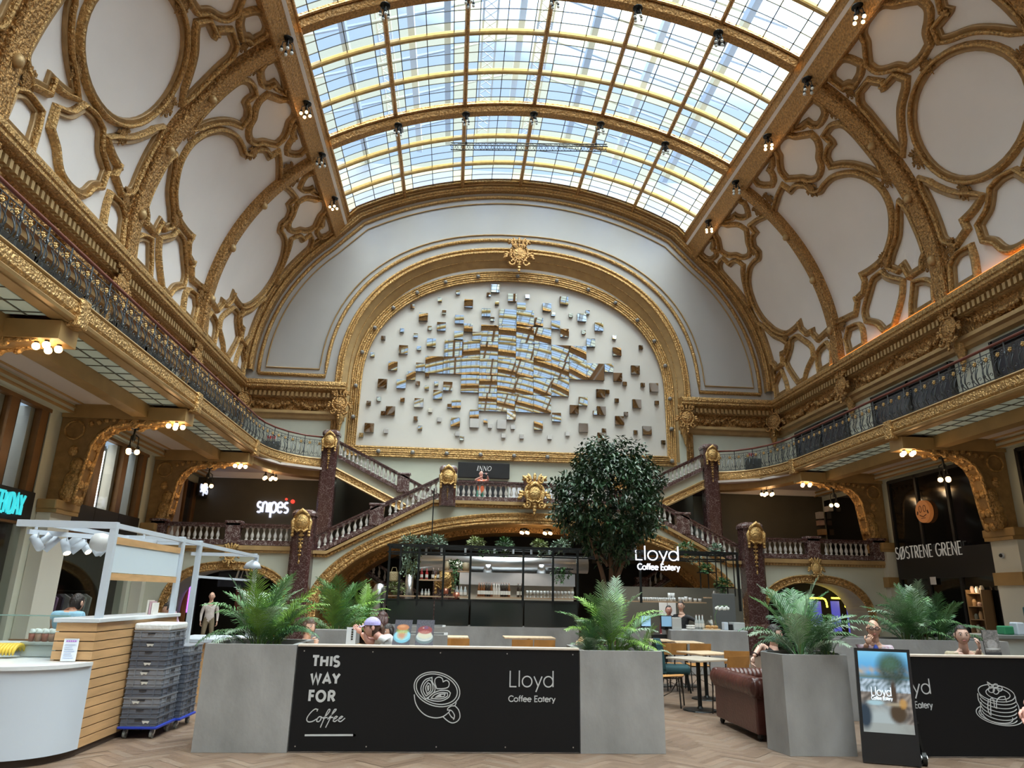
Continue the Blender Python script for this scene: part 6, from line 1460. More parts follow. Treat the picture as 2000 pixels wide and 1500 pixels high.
# small track spots under the bar frame
for k, px in enumerate((832, 862, 909, 966, 1002, 1038, 1073)):
    p = F(px, 1083, YC+.35); t = thing('track_spot', '%s small pale spotlight under the bar frame counting from the ivy' % ordinal(k), 'spotlight', p, 'small spotlights under the bar frame')
    mb = MB(); mb.cyl(p, p+Vector((0, 0, .15)), .028, n=8); mb.build('housing', whitepaint, t); mb = MB(); mb.cyl(p-Vector((0, 0, .005)), p, .026, n=8); mb.build('lens', spotglow if k in (4,) else bulbpale, t)
for x in (-2.4, -.6, 1.6, 3.0):
    ld = bpy.data.lights.new('bar_light', 'SPOT'); ld.energy = 28; ld.color = (1, .9, .78); ld.spot_size = 2.2; ld.shadow_soft_size = .08; lo = bpy.data.objects.new('bar_light', ld); COL.objects.link(lo); lo.location = (x, YC+.5, zt-.15)
# backlit name hung on the frame
t = thing('shop_sign', 'white backlit cafe name hanging from the bar frame beside the tree', 'sign', F(1286, 1100, YC-.12))
Pn = onYplane(YC-.12); mb = MB(); A_ = lambda x, y: at(x, y, Y=YC-.12)
a, b, c = A_(1240, 1093), A_(1328, 1095), A_(1328, 1068); stroketext(mb, 'Lloyd', a, b, c.z-b.z, .028, Pn, th=.03)
a, b, c = A_(1245, 1112), A_(1328, 1114.5), A_(1245, 1101); stroketext(mb, 'Coffee Eatery', a, b, c.z-a.z, .026, Pn, th=.03); mb.build('lettering', white_e, t)
mb = MB(); mb.bar(A_(1245, 1083), A_(1328, 1085), .02); mb.bar(A_(1250, 1080), (A_(1250, 1080).x, YC, zt), .015); mb.bar(A_(1325, 1080), (A_(1325, 1080).x, YC, zt), .015); mb.build('carrier', blackmetal, t)
# coffee counter on the newel side
t = thing('coffee_counter', 'low grey concrete counter below the cafe name', 'counter', (3.0, 16.6, 0)); x0, x1 = F(1310, 1240, 16.4).x, F(1462, 1240, 16.4).x
mb = MB(); mb.bbox(x0, 16.4, 0, x1, 17.1, F(1380, 1231, 16.4).z, .02); mb.build('body', concrete, t)
zc = F(1380, 1231, 16.4).z
x0b, x1b = F(1220, 1240, 16.6).x, F(1272, 1240, 16.6).x; mb = MB(); mb.box(x0b-.3, 16.6, 0, x1b, 17.1, zc-.02); mb.build('end_block', concrete, t)
mb = MB(); mb.box(x1b, 16.7, 0, x0, 17.0, zc-.12); mb.build('dark_opening', black, t)
def boxthing(name, label, cat, x0, y0, z0, x1, y1, z1, m, b=.01, grp=None): mb = MB(); mb.bbox(x0, y0, z0, x1, y1, z1, b); return tag(mb.build(name, m), label, cat, grp)
for k, (px, w) in enumerate(((1262, .24), (1302, .26))):
    p = F(px, 1222, 16.6); t = thing('till_screen', ['glowing till screen half behind the palm fronds', 'dark till screen beside the barista'][k], 'screen', p)
    mb = MB(); mb.bbox(p.x-w/2, 16.6, zc, p.x+w/2, 16.64, zc+.3, .01); mb.bbox(p.x-.05, 16.6, zc-.02, p.x+.05, 16.75, zc+.05, .01); mb.build('housing', black, t); mb = MB(); mb.box(p.x-w/2+.015, 16.592, zc+.06, p.x+w/2-.015, 16.6, zc+.28); mb.build('display', M('till_display_%d' % k, (.2, .4, .6), .3, emit=(.35, .55, .75, .8 - .5*k)), t)
p = F(1323, 1220, 16.5); boxthing('terminal_board', 'pale upright card beside the dark till screen', 'card', p.x-.12, 16.5, zc, p.x+.1, 16.53, zc+.26, M('pale_card', (.5, .5, .48), .5))
p = F(1390, 1225, 16.7); t = thing('glass_cloche', 'glass cake dome with pastries on the coffee counter', 'cloche', (p.x, 16.7, zc))
mb = MB(); mb.lathe([(.2, 0), (.2, .02), (.05, .03)], 16, (p.x, 16.7, zc)); mb.build('stand', woodlight, t)
mb = MB()
for k in range(7): mb.ball((p.x+.1*cos(k), 16.7+.1*sin(k), zc+.06), (.05, .05, .04), 7, 5)
mb.build('pastry', M('pastry', (.50, .26, .09), .6), t); mb = MB(); mb.lathe([(.17, .03), (.16, .12), (.1, .2), (.02, .24)], 16, (p.x, 16.7, zc), cap=False); mb.lathe([(.01, .24), (.02, .27), (.01, .3)], 8, (p.x, 16.7, zc)); mb.build('dome', glassclear, t, True)
for k, px in enumerate((1361, 1367, 1373)): p = F(px, 1228, 16.8); bottle(p.x, 16.8, zc, .32, botm['clear'], '%s syrup pump bottle beside the cake dome' % ordinal(k), 'syrup bottles on the coffee counter', .04)
for k, px in enumerate((1346, 1352)):
    p = F(px, 1228, 16.7)
    for j in range(2): mb = MB(); mb.lathe([(.05, 0), (.07, .05), (.065, .05), (.04, .01)], 12, (p.x, 16.7, zc+.045*j)); tag(mb.build('coffee_cup', whitestone, None, True), '%s white cup of the %s small stack on the coffee counter' % (['lower', 'upper'][j], ordinal(k)), 'cup', 'stacked cups on the coffee counter')
p = F(1421, 1224, 16.6); boxthing('napkin_holder', 'white napkin dispenser on the coffee counter', 'dispenser', p.x-.08, 16.6, zc, p.x+.02, 16.75, zc+.17, whitepaint); boxthing('card_reader', 'black card reader on the coffee counter', 'card reader', p.x+.04, 16.6, zc, p.x+.13, 16.7, zc+.13, black)
p = F(1443, 1224, 16.6); boxthing('display_case', 'small glass display case at the newel end of the coffee counter', 'case', p.x-.12, 16.6, zc, p.x+.15, 16.9, zc+.17, glassm)
p = F(1405, 1188, 16.9); t = thing('orchid', 'white orchid spray above the coffee counter', 'plant', (p.x, 16.9, zc))
mb = MB(); mb.tube([(p.x-.1, 16.9, zc), (p.x-.12, 16.9, zc+.3), (p.x-.02, 16.9, p.z+.05), (p.x+.2, 16.9, p.z+.06)], .008, 5); mb.build('stem', M('orchid_stem', (.1, .2, .06), .5), t)
mb = MB()
for k in range(9): mb.ball((p.x-.08+.035*k, 16.88, p.z+.02*sin(k*2)), (.04, .02, .035), 6, 5)
mb.build('blossoms', M('orchid_white', (.75, .76, .72), .5), t)
p = F(1430, 1210, 16.95); boxthing('grey_panel', 'dark grey upright panel behind the orchid', 'panel', p.x-.35, 17.2, 0, p.x+.2, 17.25, 1.75, M('dark_grey_panel', (.10, .105, .105), .5))
for k, px in enumerate((1295, 1312)):
    p = F(px, 1187, 19); boxthing('wall_notice', '%s white paper pinned behind the barista' % ['narrow', 'wider'][k], 'notice', p.x-.12, 18.95, p.z-.2, p.x+.1, 18.97, p.z+.2, whitevinyl)
mb = MB(); mb.box(1.9, 19.0, 0, 5.2, 19.1, 1.9); struct('wall_service', mb, M('service_wall', (.10, .095, .075), .7))
# ================================================================== FURNITURE
def table(x, y, rz, label, w=.68, d=.68, h=.74, top=woodlight):
    t = thing('cafe_table', label, 'table', (0, 0, 0), 'wooden cafe tables')
    mb = MB(); mb.bbox(-w/2, -d/2, h-.028, w/2, d/2, h, .006); mb.build('tabletop', top, t)
    mb = MB(); mb.lathe([(.26, 0), (.25, .015), (.05, .03), (.032, .06), (.032, h-.05), (.12, h-.03)], 14); mb.build('pedestal', blackmetal, t)
    t.location = (x, y, 0); t.rotation_euler = (0, 0, rz); return t
chairsteel = M('chair_tube_steel', (.035, .032, .03), .4, .6)
def chair0():
    t = thing('school_chair', 'x', 'chair', (0, 0, 0), 'honey plywood cafe chairs')
    mb = MB(); rows = []
    for i in range(6):
        v = i/5; rows.append([(-.19+.38*k/6, -.19+.38*v, .445+.012*cos(v*pi)-.01*(1-((k-3)/3)**2)) for k in range(7)])
    mb.grid(rows); mb.grid([[(a, b, c-.014) for a, b, c in reversed(r)] for r in rows]); mb.build('seat', chairwood, t, True)
    mb = MB(); rows = []
    for i in range(5):
        v = i/4; rows.append([(-.20+.40*k/8, .20+.035*v-.035*(1-((k-4)/4)**2)*-1, .62+.20*v) for k in range(9)])
    mb.grid(rows); mb.grid([[(a, b+.014, c) for a, b, c in reversed(r)] for r in rows]); mb.strip(rows[-1], [(a, b+.014, c) for a, b, c in rows[-1]]); mb.build('backrest', chairwood, t, True)
    for sx in (-1, 1):
        mb = MB(); mb.tube([(sx*.19, -.17, 0), (sx*.175, -.15, .43)], .011, 6); mb.build('leg', chairsteel, t)
        mb = MB(); mb.tube([(sx*.19, .25, 0), (sx*.18, .17, .40), (sx*.18, .19, .55), (sx*.175, .235, .80)], .011, 6); mb.build('leg', chairsteel, t)
    mb = MB(); mb.tube([(-.17, -.14, .425), (.17, -.14, .425), (.175, .17, .415), (-.175, .17, .415)], .010, 5, closed=True); mb.build('seat_frame', chairsteel, t)
    mb = MB()
    for sx in (-1, 1): mb.tube([(sx*.17, -.14, .42), (0, .0, .2), (sx*.18, .2, .1)], .005, 4)
    mb.build('wire_brace', chairsteel, t)
    return t
ch0 = chair0(); first = [True]
def chair(x, y, rz, label):
    if first[0]: first[0] = False; ch0.location = (x, y, 0); ch0.rotation_euler = (0, 0, rz); ch0['label'] = label; return ch0
    return dup(ch0, (x, y, 0), rz, label)
# group by the gap
table(1.30, 11.35, .5, 'square pale topped cafe table between the two chairs by the sofa', top=M('pale_table_top', (.50, .44, .36), .35))
table(1.85, 12.6, .3, 'wooden cafe table just beyond the pale topped table')
chair(.98, 11.75, radians(65), 'honey plywood chair facing the pale topped table with its back towards the tree')
chair(1.62, 10.95, radians(200), 'honey plywood chair whose back shows beside the sofa arm')
chair(2.15, 12.05, radians(170), 'honey plywood chair at the table behind the sofa')
# rows in front of the bar
for k, (px0, px1, py) in enumerate(((845, 915, 1243), (985, 1084, 1244), (1268, 1315, 1250), (1318, 1372, 1254))):
    y = 14.6 if k < 2 else 14.2; a, b = at(px0, py, Y=y), at(px1, py, Y=y); w = b.x-a.x
    table((a.x+b.x)/2, y+.2, 0, ['wooden table in front of the dark bar, nearer the burger posters', 'wooden table in front of the dark bar, nearer the tree', 'wooden table before the till, nearer the tree', 'wooden table before the till, nearer the newel'][k], w, .62, a.z)
    for j in range(2 if k != 3 else 1):
        x = a.x+w*(.3+.42*j) if k != 3 else a.x+w*.55
        chair(x, y-.35, radians(180), '%s chair backed towards the viewer at the %s' % (['first', 'second'][j] if k != 3 else 'only', ['burger poster table', 'table left of the tree' if False else 'table beside the tree', 'till table by the tree', 'till table by the newel'][k]))
chair(at(848, 1250, Y=13.2).x, 13.2, radians(160), 'honey plywood chair just behind the pancake poster')
# teal easy chair
teal = M('teal_velvet', (.012, .055, .065), .8, var=(6, .2))
t = thing('easy_chair', 'dark teal upholstered easy chair with black tapered legs', 'chair', (0, 0, 0))
mb = MB(); mb.bbox(-.27, -.27, .30, .27, .25, .45, .05); mb.build('seat', teal, t, True)
mb = MB(); rows = [[(-.27+.54*k/8, .20+.10*(z-.3)+.05*abs((k-4)/4)**2*-1, z-.10*abs((k-4)/4)**4*(z > .8)) for k in range(9)] for z in (.32, .45, .6, .75, .86, .9)]
mb.grid(rows); mb.grid([[(a, b+.11, c) for a, b, c in reversed(r)] for r in rows]); mb.strip(rows[-1], [(a, b+.11, c) for a, b, c in rows[-1]])
for q in (0, 8): mb.strip([r[q] for r in rows], [(r[q][0], r[q][1]+.11, r[q][2]) for r in rows])
mb.build('backrest', teal, t, True)
for sx in (-1, 1):
    for sy in (-1, 1): mb = MB(); mb.tube([(sx*.25, sy*.26, 0), (sx*.21, sy*.2, .32)], [.014, .024], 8); mb.build('leg', blackmetal, t)
t.location = (1.62, 13.6, 0); t.rotation_euler = (0, 0, radians(75))
# chesterfield sofa
lea = M('oxblood_leather', (.075, .022, .016), .33, var=(4, .25), bump=(30, .12), spec=.5)
t = thing('chesterfield_sofa', 'oxblood leather chesterfield sofa seen from its rolled back', 'sofa', (1.6, 9.6, 0))
X0, Y0, Y1 = 1.17, 8.95, 10.32
mb = MB(); mb.bbox(X0, Y0, .07, X0+.16, Y1, .58, .02); mb.bbox(X0+.03, Y0+.01, .08, X0+.84, Y0+.17, .57, .02); mb.bbox(X0+.03, Y1-.17, .08, X0+.84, Y1-.01, .57, .02); mb.bbox(X0+.1, Y0+.1, .09, X0+.83, Y1-.1, .26, .02); mb.build('body', lea, t)
mb = MB(); mb.bbox(X0+.15, Y0+.16, .26, X0+.86, (Y0+Y1)/2-.005, .42, .05); mb.build('seat_cushion', lea, t, True); mb = MB(); mb.bbox(X0+.15, (Y0+Y1)/2+.005, .26, X0+.86, Y1-.16, .42, .05); mb.build('seat_cushion', lea, t, True)
def roll(pts, nm):
    mb = MB(); n = 60; P_ = [Vector(pts[0]).lerp(Vector(pts[1]), i/n) for i in range(n+1)]; mb.tube(P_, [.115+.008*abs(sin(i*pi/4)) for i in range(n+1)], 14); mb.build(nm, lea, t, True)
roll(((X0+.06, Y0-.02, .585), (X0+.06, Y1+.02, .585)), 'rolled_back'); roll(((X0-.02, Y1-.06, .585), (X0+.86, Y1-.06, .585)), 'rolled_arm'); roll(((X0-.02, Y0+.06, .585), (X0+.86, Y0+.06, .585)), 'rolled_arm')
mb = MB()
for i in range(8):
    for j in range(2): mb.ball((X0+.165, Y0+.25+.125*i, .5-.12*j), (.03, .055, .055), 8, 6)
mb.build('tufting', lea, t, True)
for x in (X0+.06, X0+.8):
    for y in (Y0+.07, Y1-.07): mb = MB(); mb.lathe([(.02, 0), (.035, .03), (.03, .07)], 10, (x, y, 0)); mb.build('foot', black, t)
# food posters standing on the barrier
def burger(u, v):
    c = mixc((.06, .06, .085), (.13, .13, .16), nz_(u*2, v*2, 6)); g = abs(sin((u+v)*26))*abs(sin((u-v)*26)); c = mixc(c, (.22, .22, .25), (g < .04)*.5)
    c = mixc(c, (.20, .50, .66), blob(u, v, .52, .34, .50, .26, .05)); c = mixc(c, (.30, .66, .80), blob(u, v, .52, .38, .44, .2, .05))
    c = mixc(c, (.60, .42, .20), blob(u, v, .5, .44, .30, .24, .12)*nz_(u, v, 7)); c = mixc(c, (.62, .25, .12), blob(u, v, .48, .40, .2, .13, .3)*.8); c = mixc(c, (.32, .42, .08), blob(u, v, .5, .56, .36, .10, .2)*(.35+.65*nz_(u, v, 11))); c = mixc(c, (.70, .68, .35), blob(u, v, .5, .5, .3, .05, .3)*nz_(v, u, 9)*.6)
    c = mixc(c, (.58, .24, .11), blob(u, v, .5, .70, .35, .12, .1)*(v > .58)); c = mixc(c, (.74, .40, .22), blob(u, v, .45, .74, .2, .05, .4)*.7)
    return c
def cake(u, v):
    c = mixc((.05, .05, .075), (.15, .15, .18), nz_(u*2, v*2, 6)); g = abs(sin((u+v)*26))*abs(sin((u-v)*26)); c = mixc(c, (.24, .24, .27), (g < .04)*.5)
    c = mixc(c, (.16, .22, .24), blob(u, v, .5, .28, .50, .22, .05)); c = mixc(c, (.60, .66, .66), blob(u, v, .5, .34, .46, .18, .05)); c = mixc(c, (.42, .46, .44), blob(u, v, .5, .30, .40, .1, .3)*.5)
    c = mixc(c, (.66, .64, .50), blob(u, v, .5, .42, .40, .16, .06)*(.6+.4*abs(sin(v*40)))); c = mixc(c, (.38, .07, .07), blob(u, v, .5, .60, .40, .16, .06)*(.55+.45*nz_(u, v, 12))); c = mixc(c, (.55, .20, .2), blob(u, v, .5, .52, .4, .05, .3)*nz_(v, u, 13)*.7); c = mixc(c, (.10, .12, .30), blob(u, v, .55, .69, .12, .06, .2)*nz_(u, v, 14)); c = mixc(c, (.8, .75, .7), blob(u, v, .4, .68, .04, .02)*.7)
    return c
def bw(u, v):
    c = mixc((.06, .06, .06), (.26, .24, .23), nz_(u, v, 5)); c = mixc(c, (.34, .33, .33), blob(u, v, .5, .42, .32, .2, .1)*(.4+.6*nz_(u, v, 8))); c = mixc(c, (.45, .45, .45), blob(u, v, .5, .24, .42, .03, .3)); return mixc(c, (.03, .03, .035), (.2-v)*8) if v < .2 else c
for k, (q, fn, lb, y) in enumerate((([(765, 1260), (799, 1260), (773, 1211)], burger, 'tilted photo board of a burger standing on the barrier', 8.36), ([(810, 1260), (845, 1260.5), (815, 1210.5)], cake, 'tilted photo board of a pancake cake standing on the barrier', 8.36), ([(1927, 1283), (1958, 1283), (1917, 1234)], bw, 'grey photo board of a cup standing on the pancake barrier', 8.22))):
    z0 = 1.0585 if k < 2 else 1.0535
    a, b = at(*q[0], Y=y), at(*q[1], Y=y); c = at(*q[2], Y=y+.06); dz = Vector((0, 0, z0-a.z)); a += dz; c += dz; b.z = a.z
    t = thing('photo_board', lb, 'poster', (a+b)/2, 'photo boards standing on the barriers')
    mb = MB(); sheet(mb, a, b, c, 44, 64, fn); mb.build('printed_face', vcol('board_print_%d' % k, .35), t)
    mb = MB(); d = Vector((0, .012, 0)); u = b-a; mb.add([a+d*.2, b+d*.2, c+u+d*.2, c+d*.2, a+d, b+d, c+u+d, c+d], [(4, 5, 6, 7), (0, 1, 5, 4), (1, 2, 6, 5), (2, 3, 7, 6), (3, 0, 4, 7)]); mb.build('board', black, t)
    mb = MB(); m_ = (a+b)/2; mb.bar(m_+Vector((0, .10, 0)), (c+u*.5)*.5+m_*.5+Vector((0, .02, 0)), .02); mb.build('strut', black, t)
# grey low partitions and tables behind the barrier
boxthing('low_partition', 'low grey concrete partition behind the bare shouldered woman', 'partition', at(600, 1235, Y=10.9).x, 10.9, 0, at(702, 1235, Y=10.9).x, 10.98, at(640, 1229, Y=10.9).z, concrete)
t = thing('menu_holder', 'white upright menu card at the end of the grey partition', 'menu', at(693, 1258, Y=10.2))
a, b, c = at(675, 1259, Y=10.2), at(686, 1259, Y=10.2), at(676, 1225, Y=10.2); mb = MB(); mb.box(a.x, 10.2, .75, b.x+.05, 10.22, c.z); mb.build('card', whitepaint, t); mb = MB()
for k in range(5): mb.box(b.x-.01, 10.195, a.z+.06+.03*k, b.x+.015, 10.2, a.z+.08+.03*k)
mb.build('printed_mark', black, t)
table(at(650, 1260, Y=10.0).x, 9.9, 0, 'cafe table between the bare shouldered woman and the woman in a cap', 1.2, .7, .86)
p = at(702, 1254, Y=9.8); t = thing('food_plate', 'plate with a salad burger before the woman in the cap', 'plate', (p.x, 9.8, .862))
mb = MB(); mb.lathe([(.06, 0), (.12, .012), (.115, .016), (.05, .008)], 16, (p.x, 9.8, .861)); mb.build('dish', whitestone, t, True); mb = MB(); mb.ball((p.x, 9.8, .93), (.07, .07, .045), 10, 6); mb.build('bun', M('bun', (.45, .22, .07), .6), t, True)
mb = MB()
for k in range(7): mb.ball((p.x-.08+.03*k, 9.76, .90+.02*(k % 2)), (.035, .03, .018), 6, 4)
mb.build('salad', M('salad_green', (.12, .32, .05), .6), t)
# white service counter at the far edge
t = thing('service_cabinet', 'white low cabinet with dark top beside the grey photo board', 'cabinet', (5.8, 9.6, 0)); a = at(1935, 1240, Y=11.6)
mb = MB(); mb.box(a.x-.3, 11.6, 0, a.x+1.8, 12.2, a.z-.06); mb.build('body', M('off_white_cabinet', (.42, .44, .40), .5), t); mb = MB(); mb.bbox(a.x-.34, 11.55, a.z-.06, a.x+1.85, 12.25, a.z, .008); mb.build('top', M('speckled_top', (.2, .21, .2), .4), t)
for k in range(3): mb = MB(); mb.bar((a.x+.2+.5*k, 11.585, a.z-.35), (a.x+.2+.5*k, 11.585, a.z-.2), .02); mb.build('handle', steel, t)
for k, (dx, m, lb) in enumerate(((.42, M('green_tub', (.03, .22, .1), .5), 'green plastic tub on the white cabinet'), (.66, whitepaint, 'white cup on the white cabinet'), (.95, M('teal_box', (.03, .09, .09), .5), 'dark teal box on the white cabinet'))):
    boxthing(['tub', 'cup', 'crate_box'][k], lb, ['tub', 'cup', 'box'][k], a.x+dx-.09, 11.7, a.z, a.x+dx+.09-.04*(k == 1), 11.88, a.z+[.14, .2, .45][k], m, .02)
# ================================================================== PLANTS
rp = random.Random(21)
def leafmat(name, col, rough=.45):
    m = M(name, col, rough, var=(7, .3)); p = m.node_tree.nodes['Principled BSDF']
    p.inputs['Subsurface Weight'].default_value = 0; return m
palm_m = [leafmat('palm_green', (.11, .25, .08)), leafmat('palm_pale', (.30, .41, .29)), leafmat('palm_yellow_green', (.20, .37, .06)), leafmat('palm_dark', (.06, .155, .06))]
stem_m = leafmat('palm_stem', (.13, .2, .06))
def frond_mesh(L_, arch, n, wl, seed, droop):
    r = random.Random(seed); mb = MB()
    P_ = []
    a = radians(82); p = Vector((0, 0, 0)); seg = 14
    for i in range(seg+1):
        P_.append(p.copy()); p = p+Vector((cos(a), 0, sin(a)))*L_/seg; a -= arch/seg*(.4+1.2*i/seg)
    mb.tube(P_, [.009*(1-.8*i/seg) for i in range(seg+1)], 4)
    for k in range(n):
        t = .26+.74*k/(n-1); i = min(seg-1, int(t*seg)); f = t*seg-i; q = P_[i].lerp(P_[i+1], f); tg = (P_[i+1]-P_[i]).normalized()
        nrm = tg.cross(Vector((0, 1, 0))).normalized()
        if nrm.z < 0: nrm = -nrm
        ll = wl*(.35+.65*sin(pi*min(1, (t-.2)/.8*.9+.12)))*r.uniform(.88, 1.1)
        for sg in (-1, 1):
            d = (Vector((0, sg, 0))*.80+tg*(.55+.5*t)+nrm*r.uniform(.1, .35)).normalized()
            m_ = q+d*ll*.55; e = m_+(d+Vector((0, 0, -droop*r.uniform(.6, 1.3)))).normalized()*ll*.45
            w = tg*.0075
            mb.add([q-w, q+w, m_+w*1.1, m_-w*1.1, e], [(0, 1, 2, 3), (3, 2, 4)])
    return mb
FM = []
for k, (L_, ar, n, wl, dr) in enumerate([(1.0, 1.0, 30, .26, .5), (1.0, 1.5, 30, .24, .9), (1.0, .55, 28, .24, .35), (1.0, 1.9, 30, .25, 1.0)]):
    for c in range(4):
        o = frond_mesh(L_, ar, n, wl, k*7+c, dr).build('frond', palm_m[c]); FM.append((k, c, o.data, o.location.copy())); bpy.data.objects.remove(o)
def palm(x, y, z, h, nf, label, spread=1.0, cols=(0, 0, 1, 2, 3), lean=(0, 0)):
    t = thing('areca_palm', label, 'palm', (x, y, z), 'feathery palms in the concrete planters')
    mb = MB()
    for k in range(5): a = rp.uniform(0, 6.28); r = rp.uniform(.02, .07); mb.tube([(x+r*cos(a), y+r*sin(a), z-.02), (x+r*1.4*cos(a), y+r*1.4*sin(a), z+h*.3)], [.014, .008], 5)
    mb.build('stem', stem_m, t)
    for k in range(nf):
        f = k/nf; kind = rp.choice((2, 0, 0) if f < .35 else (0, 1, 1) if f < .75 else (1, 1, 3)); c = rp.choice(cols)
        me, off = [(m, o) for kk, cc, m, o in FM if kk == kind and cc == c][0]
        s_ = h*(1.0 if f < .35 else .95 if f < .7 else .8)*rp.uniform(.8, 1.08); az = rp.uniform(0, 2*pi) if f > .15 else rp.uniform(0, 6.28)
        tilt = (radians(rp.uniform(-6, 10)) if f < .35 else radians(rp.uniform(5, 26)) if f < .7 else radians(rp.uniform(18, 45)))*spread
        o = bpy.data.objects.new('frond', me); COL.objects.link(o); o.parent = t
        b = Vector((rp.uniform(-.05, .05), rp.uniform(-.05, .05), rp.uniform(-.02, .05)))
        o.matrix_local = Matrix.Translation(b) @ Matrix.Rotation(az, 4, 'Z') @ Matrix.Rotation(tilt, 4, 'Y') @ Matrix.Diagonal((s_, s_, s_, 1)) @ Matrix.Translation(off); WO[o.name] = Vector((x, y, z))
    return t
def palm_px(px, Y, z, ptop, nf, label, **k):
    p = at(px, 1250, Y=Y); h = at(px, ptop, Y=Y).z-z; return palm(p.x, Y, z, h*1.0, nf, label, **k)
palm_px(506, 8.72, .91, 1112, 30, 'bushy palm nearer the crates in the large square planter')
palm_px(541, 8.85, .91, 1132, 18, 'second bushy palm nearer the coffee barrier in the large square planter', cols=(0, 1, 2, 2, 3), spread=.55)
palm_px(655, 11.55, .88, 1118, 26, 'green palm in the planter behind the bare shouldered woman', cols=(0, 0, 2))
palm_px(703, 14.4, .95, 1145, 20, 'light green palm in the distant planter before the bar', cols=(0, 2, 2))
palm_px(1192, 8.75, .9, 1142, 26, 'tall palm in the middle of the planter at the barrier end', cols=(0, 1, 2, 2))
palm_px(1152, 8.6, .9, 1205, 12, 'small palm at the barrier side of the middle palm', cols=(1, 3))
palm_px(1252, 8.6, .9, 1212, 9, 'small palm at the aisle side of the middle palm', cols=(0, 1, 2))
palm_px(1563, 8.5, .89, 1128, 28, 'large pale palm in the faceted planter', cols=(0, 1, 1, 3))
palm_px(1612, 8.55, .89, 1205, 12, 'small palm beside the large pale one in the faceted planter', cols=(1, 3))
palm_px(1772, 10.85, .97, 1150, 20, 'palm at the neon arch end of the long low planter', cols=(0, 1, 3), spread=1.2)
palm_px(1800, 10.8, .97, 1140, 16, 'palm in the middle of the long low planter', cols=(0, 3, 1), spread=1.2)
palm_px(1838, 10.75, .97, 1155, 18, 'palm at the cabinet end of the long low planter', cols=(0, 3, 3), spread=1.3)
# ---- tree
bark = M('tree_bark', (.12, .07, .045), .85, var=(9, .35), bump=(14, .8), stretch=(1, 1, .3))
leafd = vcol('glossy_tree_leaf', .34, spec=.5)
tx, ty = .52, 14.0
t = thing('indoor_tree', 'dense dark leaved tree rising behind the planter', 'tree', (tx, ty, 0))
mb = MB()
br = [[(tx-.05, ty, 0), (tx-.03, ty, .8), (tx+.02, ty+.02, 1.5), (tx+.05, ty, 2.1), (tx+.02, ty, 2.6), (tx, ty, 3.2)], [(tx+.03, ty+.03, 0), (tx-.06, ty, .9), (tx-.08, ty, 1.5), (tx-.12, ty, 2.0), (tx-.3, ty-.05, 2.5), (tx-.55, ty-.1, 3.1)], [(tx, ty-.04, 0), (tx+.04, ty-.03, 1.0), (tx+.08, ty, 1.7), (tx+.28, ty-.1, 2.3), (tx+.6, ty-.2, 2.9)],
      [(tx+.05, ty, 1.9), (tx+.3, ty+.2, 2.6), (tx+.5, ty+.4, 3.4)], [(tx-.02, ty, 2.2), (tx-.3, ty+.3, 2.8), (tx-.4, ty+.5, 3.5)]]
for i, q in enumerate(br): mb.tube([tuple(p) for p in catmull([Vector(p) for p in q], False, 4, 9)], [.085*(1-.75*k/(4*(len(q)-1))) if i < 3 else .04*(1-.6*k/(4*(len(q)-1))) for k in range(4*(len(q)-1)+1)], 8)
mb.build('trunk', bark, t, True)
mb = MB(); cz = 3.50
def crown_r(d):   # irregular crown outline
    return 1+.10*sin(3*atan2(d.y, d.x)+2*d.z)+.09*sin(5*d.z+1.3*d.x*4)
tw = []
while len(tw) < 1250:
    d = Vector((rp.gauss(0, 1), rp.gauss(0, 1), rp.gauss(0, 1))).normalized(); rr_ = rp.uniform(.45, 1)**.6*crown_r(d)
    p = Vector((tx+.05, ty, cz))+Vector((d.x*1.08*rr_, d.y*.98*rr_, d.z*1.14*rr_*(1 if d.z > 0 else .95)))
    if d.z > .3: p.x = tx+.05+(p.x-tx-.05)*(1-.30*(d.z-.3))
    if rp.random() < .28 and rr_ < .8: continue
    tw.append((p, d))
for p, d in tw:
    ax = (d*.7+Vector((rp.uniform(-.6, .6), rp.uniform(-.6, .6), rp.uniform(-.2, .5)))).normalized(); sd_ = ax.orthogonal().normalized()
    base = rp.uniform(.55, 1.5)
    for k in range(9):
        q = p+ax*(.035*k-.12); ang = k*2.4+rp.random(); o_ = (sd_*cos(ang)+ax.cross(sd_)*sin(ang)); l = (o_*.8+ax*.5+Vector((0, 0, -.35))).normalized(); ll = rp.uniform(.085, .14); w = l.cross(Vector((rp.uniform(-.4, .4), rp.uniform(-.4, .4), 1))).normalized()*ll*.24; up = w.cross(l).normalized()*.012
        g = base*rp.uniform(.7, 1.3); mb.col = (.022*g, .058*g, .022*g)
        mb.add([q, q+l*ll*.5+w+up, q+l*ll, q+l*ll*.5-w+up, q+l*ll*.5], [(0, 4, 1), (4, 2, 1), (0, 3, 4), (3, 2, 4)])
mb.col = None; mb.build('crown', leafd, t)
mb = MB(); mb.lathe([(.28, 0), (.34, .55), (.34, .6), (.30, .6), (.28, .5)], 18, (tx, ty, 0)); mb.build('tub', black, t)
